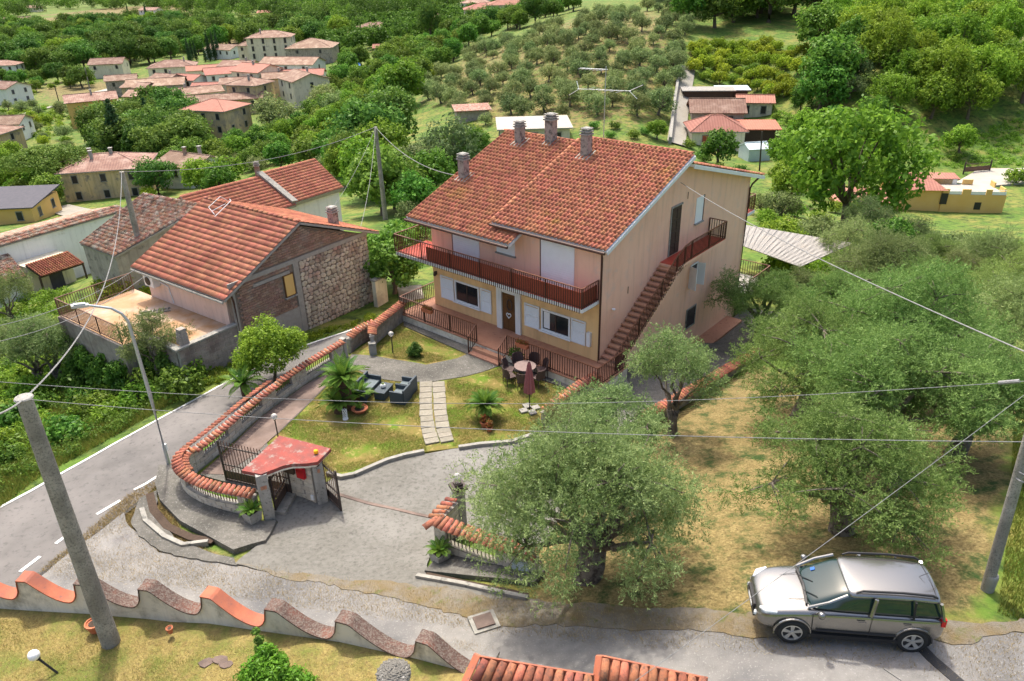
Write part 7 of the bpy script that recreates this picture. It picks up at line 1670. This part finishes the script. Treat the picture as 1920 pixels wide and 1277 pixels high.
# masses, tree by tree
mixl = {'dark': 'dark oak in the tree belt below the village', 'mid': 'mid green tree in the tree belt below the village', 'green': 'bright green tree in the tree belt below the village', 'olive': 'grey olive in the tree belt below the village', 'yellow': 'yellow green tree in the tree belt below the village', 'bush': 'bush in the tree belt below the village', 'gbush': 'bright bush in the tree belt below the village'}
mixg = {k: v.replace('tree in', 'trees in')+', many' for k, v in mixl.items()}
def lab(txt): return {k: f'{a} {txt}' for k, a in dict(dark='dark oak', mid='mid green tree', green='bright green tree', olive='grey olive', yellow='yellow green tree', bush='mid green bush', gbush='bright green bush', fir='dark fir', locust='feathery bright green tree', cypress='dark cypress').items()}
def grp(txt): return {k: f'{a}s {txt}' for k, a in dict(dark='dark oak', mid='mid green tree', green='bright green tree', olive='grey olive', yellow='yellow green tree', bush='mid green bushe', gbush='bright green bushe', fir='dark fir', locust='feathery tree', cypress='dark cypresse').items()}
scatter([(160,258),(230,232),(320,235),(360,250),(365,330),(300,330),(200,300)], [('dark', 5), ('mid', 2)], 34, 5.2, lab('of the wood below the yellow house'), grp('of the wood below the yellow house'), .9, 1.3)
scatter([(300,300),(470,255),(650,245),(640,310),(470,330),(330,335)], [('green', 2), ('olive', 1), ('yellow', 4), ('mid', 4)], 64, 3.6, lab('on the slope between village and stone house'), grp('on the slope between village and stone house'), .6, .95)
scatter([(0,310),(120,330),(330,345),(430,370),(330,370),(150,400),(0,385)], [('mid', 3), ('green', 3), ('dark', 2), ('yellow', 1), ('olive', 1)], 64, 3.6, lab('around the old ochre villa'), grp('around the old ochre villa'), .55, .85)
scatter([(440,345),(600,290),(700,270),(760,330),(740,420),(640,345),(560,300)], [('olive', 1), ('mid', 4), ('green', 2)], 40, 3.4, lab('behind the long red roof'), grp('behind the long red roof'), .6, 1.0)
scatter([(700,420),(760,340),(900,250),(940,262),(800,400),(790,470),(740,560),(700,500)], [('mid', 3), ('olive', 1), ('bush', 3), ('gbush', 1)], 56, 2.3, lab('on the bank left of the villa'), grp('on the bank left of the villa'), .5, .85)
scatter([(560,200),(700,130),(760,200),(720,260),(640,270),(600,240)], [('olive', 1), ('mid', 3), ('green', 2)], 44, 4, lab('in the plots right of the village'), grp('in the plots right of the village'), .6, 1.0)
scatter([(600,140),(800,90),(860,120),(760,180),(700,140)], [('olive', 1), ('mid', 4), ('yellow', 1)], 44, 4.4, lab('above the olive plots'), grp('above the olive plots'), .8, 1.1)
scatter([(0,205),(60,200),(160,215),(150,260),(130,300),(40,250),(0,240)], [('olive', 4), ('gbush', 2), ('yellow', 1)], 26, 5, lab('between the left edge houses'), grp('between the left edge houses'), .7, 1.1)
scatter([(780,190),(800,120),(880,90),(980,70),(1080,40),(1180,10),(1290,20),(1295,60),(1285,130),(1262,190),(1230,220),(1060,225),(960,235),(880,235)], [('olive', 1)], 170, 3.7, OL, G1['group'], .62, 1.1, 14)
scatter([(1150,150),(1285,90),(1285,140),(1255,230),(1180,200)], [('olive', 1)], 34, 3.2, OL, G1['group'], .9, 1.35, 14)
scatter([(860,250),(1010,235),(1180,240),(1240,250),(1180,262),(1060,258),(960,262)], [('bush', 3), ('olive', 2)], 22, 3.4, lab('at the foot of the olive slope'), grp('at the foot of the olive slope'), .5, .8)
scatter([(1290,60),(1420,45),(1560,30),(1700,10),(1920,5),(1920,-60),(1200,-60),(1250,20)], [('dark', 5), ('mid', 3)], 130, 6.0, lab('of the dark wood along the top right'), grp('of the dark wood along the top right'), 1.1, 1.6)
scatter([(1300,95),(1500,90),(1530,150),(1500,200),(1450,190),(1380,165),(1300,150)], [('yellow', 5), ('gbush', 2)], 120, 2.6, lab('in the yellow-green orchard'), grp('in the yellow-green orchard'), .6, .9)
scatter([(1490,90),(1600,110),(1640,190),(1560,215),(1480,200),(1500,150)], [('olive', 3), ('mid', 1)], 30, 4.2, lab('between orchard and feathery wood'), grp('between orchard and feathery wood'), 1.0, 1.5)
scatter([(1560,60),(1700,40),(1860,60),(1880,130),(1920,200),(1800,235),(1650,230),(1620,160)], [('locust', 5), ('green', 2)], 110, 5.0, lab('of the feathery bright wood at the right'), grp('of the feathery bright wood at the right'), .8, 1.15)
scatter([(1440,190),(1560,210),(1640,240),(1700,270),(1640,300),(1500,300),(1450,240)], [('green', 2), ('mid', 3), ('bush', 2), ('gbush', 2)], 50, 3.4, lab('below the feathery wood'), grp('below the feathery wood'), .5, .8)
scatter([(1290,270),(1320,300),(1400,330),(1340,325),(1290,285)], [('bush', 3), ('mid', 1)], 10, 2.6, lab('before the cream bungalow'), grp('before the cream bungalow'), .5, .8)
scatter([(1385,175),(1420,180),(1440,260),(1410,250)], [('olive', 1)], 3, 3, lab('behind the porch with red sheet roof'), grp('behind the porch with red sheet roof'), 1.1, 1.4)
scatter([(1420,400),(1560,450),(1660,462),(1700,480),(1900,470),(1920,500),(1760,510),(1600,510),(1450,440)], [('gbush', 3), ('mid', 2), ('bush', 2), ('olive', 2)], 44, 2.8, lab('on the rim of the olive grove, far side'), grp('on the rim of the olive grove, far side'), .5, .85)
scatter([(1450,330),(1560,300),(1640,310),(1640,370),(1600,440),(1480,420)], [('gbush', 4), ('green', 2), ('bush', 2)], 30, 4, lab('under the tall walnut-like tree'), grp('under the tall walnut-like tree'), .5, .8)
# the valley
far1 = [(0,60),(130,55),(300,50),(500,60),(640,60),(640,90),(560,100),(420,90),(330,120),(200,130),(60,150),(0,140)]
scatter(far1, [('dark', 5), ('mid', 5), ('green', 2)], 230, 7.5, lab('of the tree belt beyond the village'), grp('of the tree belt beyond the village'), 1.1, 1.7)
for m_, nn_w, lb_ in (('leaf_d', 170, 'far dark woods covering the hills at the top left'), ('leaf_m', 120, 'mid green trees mixed into the far woods at the top left')): wood('far_wood', [(0,0),(90,0),(230,0),(360,0),(700,0),(860,0),(860,30),(700,50),(560,45),(380,28),(250,18),(110,18),(60,30),(0,45)], nn_w, 12, 14, 8.5, m_, lb_)
wood('far_wood', [(440,20),(700,20),(860,10),(860,60),(760,90),(600,110),(640,60)], 170, 7, 8, 5, 'leaf_m', 'loose green tree plots up the valley in the top centre')
scatter([(0,130),(60,150),(150,150),(200,120),(260,120),(180,160),(60,180),(0,200)], [('mid', 5), ('gbush', 4)], 50, 6, lab('around the mown field'), grp('around the mown field'), .6, 1.0)
scatter([(880,30),(1010,10),(1100,20),(960,60),(850,110),(780,120)], [('mid', 3), ('dark', 1)], 50, 5, lab('around the upper hamlet'), grp('around the upper hamlet'), .8, 1.1)
# west bank below the road
scatter([(0,560),(60,620),(200,640),(330,690),(420,720),(300,770),(150,820),(0,880)], [('bush', 4), ('gbush', 3)], 60, 1.9, lab('on the bank below the main road'), grp('on the bank below the main road'), .42, .72)
scatter([(205,540),(280,530),(290,570),(215,600)], [('yellow', 3), ('gbush', 1)], 8, 3, lab('in the yard behind the terrace'), grp('in the yard behind the terrace'), .6, .9)

# ------------------------------------------------------------------ near olives with real leaf size
def near_tree(seed, H_, R, n, leaf, m, nc=60, crf=.17, tr=.3, asp=.26, spread=1., open_=.9, low=.42, vt=.5):
    rg = random.Random(seed); g = np.random.default_rng(seed); big = []; 
    nb = max(6, nc//7)
    for i in range(nb):
        a = i*2.399+rg.uniform(-.3, .3); f = (i+.5)/nb; rr = R*.68*math.sqrt(f); big.append((rr*math.cos(a), rr*math.sin(a), H_*(low+.14+(.86-low-.12)*(1-f*.75)*rg.uniform(.8, 1.05))))
    cen = []; rad = []
    for i in range(nc):
        b = big[i % nb]; k = R*.40; d_ = g.normal(size=3); d_ /= np.linalg.norm(d_); d_ *= rg.uniform(.45, 1.0)*k; c = (b[0]+d_[0], b[1]+d_[1], max(H_*low, b[2]+d_[2]*vt)); cen.append(c); rad.append(R*crf*rg.uniform(.6, 1.3))
    for b in big: cen.append(b); rad.append(R*crf*1.15)
    cen_ = np.array(cen); rad_ = np.array(rad); nc = len(cen)
    # leaves follow hanging sprays: clustered along short twigs
    ntw = n//14; w_ = rad_**2; kk_ = g.choice(nc, ntw, p=w_/w_.sum()); d_ = g.normal(size=(ntw, 3)); d_ /= np.linalg.norm(d_, axis=1)[:, None]
    p0 = cen_[kk_]+d_*(rad_[kk_]*g.uniform(.25, 1.05, ntw))[:, None]*np.array([1, 1, .85]); tw = d_*.8+g.normal(size=(ntw, 3))*.5+np.array([0, 0, .15]); tw /= np.linalg.norm(tw, axis=1)[:, None]; tl = g.uniform(.14, .34, ntw)
    s_ = np.tile(np.linspace(0, 1, 14), ntw); I = np.repeat(np.arange(ntw), 14)
    p = p0[I]+tw[I]*(tl[I]*s_)[:, None]+g.normal(size=(ntw*14, 3))*.012-np.array([0, 0, 1.])*(s_**2*.05)[:, None]
    t = tw[I]*.6+g.normal(size=(ntw*14, 3))*.65; t /= np.linalg.norm(t, axis=1)[:, None]; nrm = g.normal(size=(ntw*14, 3))+np.array([0, 0, .5]); nrm -= t*(nrm*t).sum(1)[:, None]; nrm /= np.linalg.norm(nrm, axis=1)[:, None]; b = np.cross(nrm, t)
    L_ = (leaf*g.uniform(.6, 1.25, ntw*14))[:, None]; v = np.stack([p, p+t*L_*.5+b*L_*asp*.5, p+t*L_, p+t*L_*.5-b*L_*asp*.5], 1).reshape(-1, 3)
    cl_ = g.random(nc)[kk_]; crown = np_mesh('crown', v, np.arange(len(v)).reshape(-1, 4), m, np.clip(np.repeat(cl_*.4+g.random(ntw)*.3, 14)+g.random(ntw*14)*.3, 0, 1))
    mb = MB(); tips = [Vector(c) for c in big]; fork = [Vector((rg.uniform(-.3, .3), rg.uniform(-.3, .3), H_*.25)) for _ in range(3)]
    for f_ in fork: mb.path([(0, 0, -.6), (f_.x*.1, f_.y*.1, 0), f_*.5+Vector((rg.uniform(-.08, .08), rg.uniform(-.08, .08), 0)), f_], [tr*1.9, tr*1.15, tr*.78, tr*.6], 9)
    for i, t_ in enumerate(tips): limbs(mb, fork[i % 3], [t_], tr*.42, rg, 6)
    for i in range(nc-nb):
        b_ = Vector(big[i % nb]); mb.path([b_, b_.lerp(Vector(cen[i]), .5)+Vector((0, 0, .05)), cen[i]], [.035, .025, .01], 4)
    return crown, mb.mesh('trunk', M['bark'], True)
NT = {'a': near_tree(101, 4.6, 3.5, 130000, .088, 'olive_near', 110, .18, .33, low=.10), 'b': near_tree(102, 4.8, 3.6, 110000, .088, 'olive_green', 84, .17, .34, low=.08),
      'c': near_tree(103, 3.8, 1.9, 26000, .085, 'olive', 34, .20, .16, low=.3), 'd': near_tree(104, 4.4, 3.2, 96000, .088, 'olive_green', 70, .17, .3, low=.25)}
def near(k, p, s, label, rz, sz=1.0, name='olive_tree'):
    T = thing(name, label, 'tree', tuple(p), rz); T.scale = (s, s, s*sz); add_mesh('crown', NT[k][0], T); add_mesh('trunk', NT[k][1], T); return T
near('a', at(1100, 1085), 1.02, 'large dense olive with gnarled trunk at the lane, right of the tiled gate wall', .4, 1.12)
near('c', at(1150, 930), 1.15, 'grey olive behind the large gate olive, reaching the parasol', 1.3, 1.0)
near('c', at(1262, 815), 1.12, 'small silvery olive at the foot of the outside stair, beside the drive', 2.2, 1.15)
near('c', at(1080, 880), .95, 'low silvery olive on the lawn edge left of the large olive', 4.0, .95)
near('b', at(1580, 995), .93, 'olive overhanging the parked car', 2.0, .95)
near('d', at(1640, 862), 1.12, 'broad olive with forked grey trunk in the grove, behind the car olive', .9, 1.0)
near('d', at(1790, 850), .95, 'rightmost olive of the middle row in the grove', 2.6, 1.0)
near('b', at(1500, 780), .98, 'olive of the grove leaning towards the villa corner', 5.1, 1.05)
near('b', at(1660, 740), 1.12, 'dense olive in the middle of the grove', 3.3, 1.08)
near('d', at(1420, 640), .95, 'olive touching the back corner of the villa above the side drive', 4.4, 1.0)
GO = 'grey olives in the far part of the grove'; GL = 'large grey olive in the far part of the grove, one of many'
for i, (u, v, s, k) in enumerate(((1585,640,.9,'d'),(1730,645,.95,'b'),(1870,670,.95,'d'),(1490,590,.8,'c'),(1650,560,1.0,'a'),(1790,560,.95,'c'),(1900,590,.9,'b'),(1860,545,.9,'a'),(1730,525,.8,'d'),(1940,560,.9,'d'),(1570,530,1.3,'c'),(1940,700,1.0,'a'),(1620,480,1.4,'c'),(1680,500,1.2,'c'))):
    T = near(k, at(u, v), s, GL, i*1.7, 1.0); T['group'] = GO
    T.children and None
# bushes near the grove rim on the villa side
tree('gbush', at(1470, 520), 1.0, 'fresh green bush hiding the corrugated shed')
# left bank trees
near('c', at(80, 730), 1.35, 'gnarled old olive with open crown on the bank, lower left', .3, .85)
near('c', at(120, 725), 1.25, 'olive with reddish trunk beside the gnarled one on the bank', 2.8, .95)
near('c', at(30, 620), 1.1, 'thin olive in front of the white house at the left edge', 4.2, 1.1)
near('c', at(305, 720), .95, 'thin olive growing against the terrace wall, behind the street lamp', 1.1, 1.1)
# feathery tree outside the wall
FT = proto('locust', 80, 3.6, 1.75, 15000, .065, 'leaf_g', 46, .26, .08, .5, .8)
T = thing('acacia_tree', 'small feathery bright green tree rising behind the coped wall beside the main road', 'tree', tuple(at(515, 716)), 0); add_mesh('crown', FT[0], T); add_mesh('trunk', FT[1], T)
FY = proto('yellow', 81, 3.2, 2.6, 9000, .10, 'leaf_y', 30, .26, .1, .55, .6)
T = thing('yellow_green_tree', 'yellow-green tree with open crown between barn and terrace railing', 'tree', tuple(at(238, 570)), 0); T.scale = (.85,)*3; add_mesh('crown', FY[0], T); add_mesh('trunk', FY[1], T)
# ivy on the terrace corner
iv = thing('ivy', 'dark ivy hanging on the corner of the terrace wall above the bank', 'ivy', tuple(H2.matrix_basis @ Vector((-3.35, .6, -.2)))); iv.rotation_euler = (0, 0, math.radians(54))
g_ = np.random.default_rng(5); cen = [(g_.uniform(-.2, .1), g_.uniform(-.4, 2.2), g_.uniform(-1.4, 1.2)) for _ in range(26)]
add_mesh('leaves', leafmesh('leaves', 7000, cen, [.38]*26, .07, 'leaf_d', asp=.7), iv)
iv2 = thing('ivy', 'dark ivy covering the long grey retaining wall under the terrace railing', 'ivy', tuple(H2.matrix_basis @ Vector((-4.45, 6, -.6)))); iv2.rotation_euler = (0, 0, math.radians(54))
cen = [(g_.uniform(-.15, .15), g_.uniform(-3.0, 3.2), g_.uniform(-2.2, 1.0)*(.4+.6*g_.random())) for _ in range(44)]
add_mesh('leaves', leafmesh('leaves', 13000, cen, [.42]*44, .08, 'leaf_m', asp=.7), iv2)
for u, v, s_ in ((236, 700, .9), (262, 716, .7), (205, 690, .8), (330, 712, .6), (285, 700, .8)): tree('gbush' if u % 2 else 'bush', at(u, v), s_, 'bush growing at the foot of the terrace wall behind the street lamp', 'bushes at the foot of the terrace wall')
# front shrub at the scalloped wall
FS = thing('shrub', 'bright glossy green shrub at the bottom edge in front of the scalloped wall', 'shrub', tuple(atz(505, 1290, 2.6))); cen = []; rad = []
for u, v, z, r in ((500,1222,3.35,.22),(488,1250,3.1,.34),(515,1262,3.1,.38),(470,1272,2.95,.36),(550,1275,2.9,.34),(520,1240,3.2,.26),(575,1285,2.8,.3)):
    p = atz(u, v, z)-atz(505, 1290, 2.6); cen.append(p); rad.append(r)
add_mesh('leaves', leafmesh('leaves', 7000, cen, rad, .05, 'shrub', asp=.45, shell=.5), FS); MB().tube((0, 0, 0), (0, .5, .7), .04, n=6).build('stem', 'trunk', FS)
FV = thing('ivy', 'dark climber on the white wall pier above the glossy shrub', 'ivy', tuple(atz(483, 1200, 3.0))); add_mesh('leaves', leafmesh('leaves', 900, [(0, 0, -.3), (.03, 0, 0), (.0, 0, .3), (.05, -.05, -.6)], [.14, .12, .1, .15], .05, 'leaf_d'), FV)

# ------------------------------------------------------------------ grass, weeds and litter
def blades(name, polys, n, h, wd, m, rg, kinds=None, label=None, flat=None, clump=.0, lean=.6):
    P_ = []
    for poly, wgt in polys:
        xs = [p[0] for p in poly]; ys = [p[1] for p in poly]; k = int(n*wgt); x = rg.uniform(min(xs), max(xs), k*3); y = rg.uniform(min(ys), max(ys), k*3)
        if clump:
            f = np.sin(x*2.1+np.sin(y*1.7)*2)+np.sin(y*2.7+x*.8)+rg.normal(size=len(x))*.5; ok = f > clump-.5
        else: ok = np.ones(len(x), bool)
        ok &= in_poly(x, y, poly); P_.append(np.stack([x[ok], y[ok]], 1)[:k])
    P_ = np.concatenate(P_); n = len(P_); z = gz(P_[:, 0], P_[:, 1]) if flat is None else np.full(n, flat)
    a = rg.uniform(0, 2*PI, n); hh = h*rg.uniform(.4, 1.3, n); dx = np.cos(a); dy = np.sin(a); ln = rg.uniform(0, lean, n)*hh*1.5; b2 = rg.uniform(0, 2*PI, n)
    p = np.stack([P_[:, 0], P_[:, 1], z], 1); w_ = np.stack([dx, dy, np.zeros(n)], 1)*wd*.5; tip = p+np.stack([np.cos(b2)*ln, np.sin(b2)*ln, hh], 1)
    v = np.stack([p-w_, p+w_, tip], 1).reshape(-1, 3); me = np_mesh(name, v, np.arange(3*n).reshape(n, 3), m, rg.random(n))
    o = bpy.data.objects.new(name, me); COL.objects.link(o); o['kind'] = 'stuff'; o['label'] = label; o['category'] = 'grass'; return o
g_ = np.random.default_rng(11)
SWG = [(-20, 14.9)]+[(p[0], p[1]-.17) for p in SW[1:-2]]+[(-2.2, 10.4), (-14, 10.2), (-20, 12)]
blades('dry_grass', [(SWG, 1)], 120000, .09, .013, 'straw', g_, label='straw-coloured cut grass of the foreground garden below the scalloped wall', lean=1.2)
blades('green_grass', [(SWG, 1)], 40000, .10, .014, 'greengrass', g_, label='green tufts in the straw of the foreground garden', clump=.9)
GRV = A(*DRY[0]); blades('dry_grass', [(GRV, 1)], 150000, .13, .022, 'drygrass', g_, label='dry cut grass under the olives of the grove', lean=1.1, clump=-.6)
blades('green_grass', [(GRV, 1)], 40000, .11, .018, 'greengrass', g_, label='green patches in the dry grass of the grove', clump=1.1)
VG = A((1900,800),(1990,780),(2000,1200),(1870,1150),(1890,1000)); blades('green_grass', [(VG, 1)], 26000, .16, .02, 'greengrass', g_, label='lush green grass at the right edge behind the banded pole')
LWN = [(x, y) for x, y in G_IN]
LN1 = A((500,830),(522,812),(560,776),(618,718),(668,693),(710,711),(748,716),(787,717),(798,760),(800,850),(760,853),(720,862),(690,875),(660,884),(640,885),(612,900),(560,892), z=.1)
LN2 = A((838,713),(905,700),(936,690),(1085,738),(1018,792),(1005,810),(960,825),(900,830),(850,838),(842,800),(836,760), z=.1); LN3 = A((712,625),(757,614),(870,668),(855,671),(800,682),(780,678),(740,672),(705,664), z=.1)
blades('lawn_blades', [(LN1, .5), (LN2, .35), (LN3, .15)], 90000, .045, .014, 'greengrass', g_, label='short mossy lawn grass of the garden', flat=LAWN_TOP, clump=-.2, lean=1.)
blades('lawn_blades', [(LN1, .5), (LN2, .35), (LN3, .15)], 30000, .04, .014, 'drygrass', g_, label='straw-coloured thatch patches in the garden lawn', flat=LAWN_TOP, clump=.6, lean=1.2)
VRG0 = A((262,1000),(500,1060),(900,1130),(1400,1160),(1900,1170),(1900,1230),(1400,1230),(1000,1200),(600,1110),(300,1060)); LT = A((560,1000),(700,960),(860,1000),(800,1090),(600,1080)); blades('litter', [(VRG0, 1)], 5000, .03, .03, 'drygrass', g_, label='fallen leaves and straw scattered over the lane', lean=1.6)
VRG = A((690,1098),(780,1112),(1000,1142),(1150,1152),(1400,1180),(1920,1182),(1920,1196),(1400,1196),(1130,1176),(950,1168),(840,1148),(760,1124)); VR2 = A((815,1195),(900,1215),(935,1225),(900,1232),(830,1215)); VR3 = A((262,955),(285,930),(300,940),(285,985))
blades('weeds', [(VRG, .8), (VR2, .15), (VR3, .05)], 26000, .10, .016, 'drygrass', g_, label='dry weeds along the crumbling lane edge', clump=.3, lean=1.)
blades('weeds', [(VRG, .7), (VR2, .3)], 12000, .09, .016, 'greengrass', g_, label='green weeds along the crumbling lane edge', clump=.7)
BK = A((-60,1010),(60,905),(130,865),(215,818),(300,770),(390,722),(440,700),(380,700),(330,690),(200,700),(0,760),(-100,900)); blades('bank_grass', [(BK, 1)], 60000, .28, .03, 'greengrass', g_, label='tall green grass and brambles on the bank beside the main road', lean=.7)
def groundcover(name, poly, n, size, m, label, hh=.5, rad=.5, nb=200):
    poly = A(*poly); xs = [p[0] for p in poly]; ys = [p[1] for p in poly]; g = np.random.default_rng(len(poly)+n); x = g.uniform(min(xs), max(xs), nb*4); y = g.uniform(min(ys), max(ys), nb*4); ok = in_poly(x, y, poly); x, y = x[ok][:nb], y[ok][:nb]
    cen = np.stack([x, y, gz(x, y)+g.uniform(0, hh, len(x))], 1); me = leafmesh(name, n, cen, g.uniform(.5, 1.3, len(x))*rad, size, m, rg=g, sq=.7)
    o = bpy.data.objects.new(name, me); COL.objects.link(o); o['kind'] = 'stuff'; o['label'] = label; o['category'] = 'ground cover'
groundcover('brambles', [(-60,960),(60,895),(215,815),(300,768),(440,698),(330,700),(250,680),(0,700),(-100,850)], 60000, .055, 'leaf_m', 'tangled brambles and ivy on the bank between road and left trees', .35, .4, 420)
groundcover('brambles', [(0,560),(150,560),(330,690),(300,760),(60,850),(-60,900),(-60,560)], 46000, .09, 'leaf_g', 'bright undergrowth below the terrace', .5, .6, 300)
groundcover('brambles', [(330,700),(455,672),(640,612),(700,592),(700,600),(600,636),(478,686),(400,726)], 14000, .05, 'leaf_y', 'yellowing weeds at the foot of the stone house', .15, .25, 120)
groundcover('undergrowth', [(700,440),(800,400),(830,300),(960,262),(820,480),(790,520),(760,470)], 40000, .12, 'leaf_m', 'dense undergrowth on the bank left of the villa', .8, .8, 220)
groundcover('undergrowth', [(1420,410),(1560,455),(1690,480),(1900,475),(1920,520),(1500,520)], 40000, .12, 'leaf_g', 'dense undergrowth on the far rim of the grove', .8, .9, 220)
groundcover('meadow', [(1440,200),(1480,260),(1480,340),(1700,300),(1800,320),(1920,310),(1920,200),(1860,240),(1700,280),(1560,240)], 50000, .12, 'leaf_g', 'tall green growth of the meadow above the yellow villa', .15, .5, 900)
groundcover('vines', [(0,215),(60,200),(150,200),(170,225),(100,260),(0,250)], 20000, .2, 'leaf_g', 'rows of green vines near the white gabled house', .8, 1.0, 160)
groundcover('olive_undergrowth', [(860,120),(1080,40),(1280,30),(1280,150),(1250,250),(1000,240),(850,240)], 24000, .10, 'drygrass', 'straw tussocks between the olives of the slope', .05, .35, 900)
nt_ = sum(len(o.data.polygons) for o in bpy.data.objects if o.type == 'MESH' and o.data.users == 1)
print('objects', len(bpy.data.objects), 'unique polys', sum(len(m.polygons) for m in bpy.data.meshes))
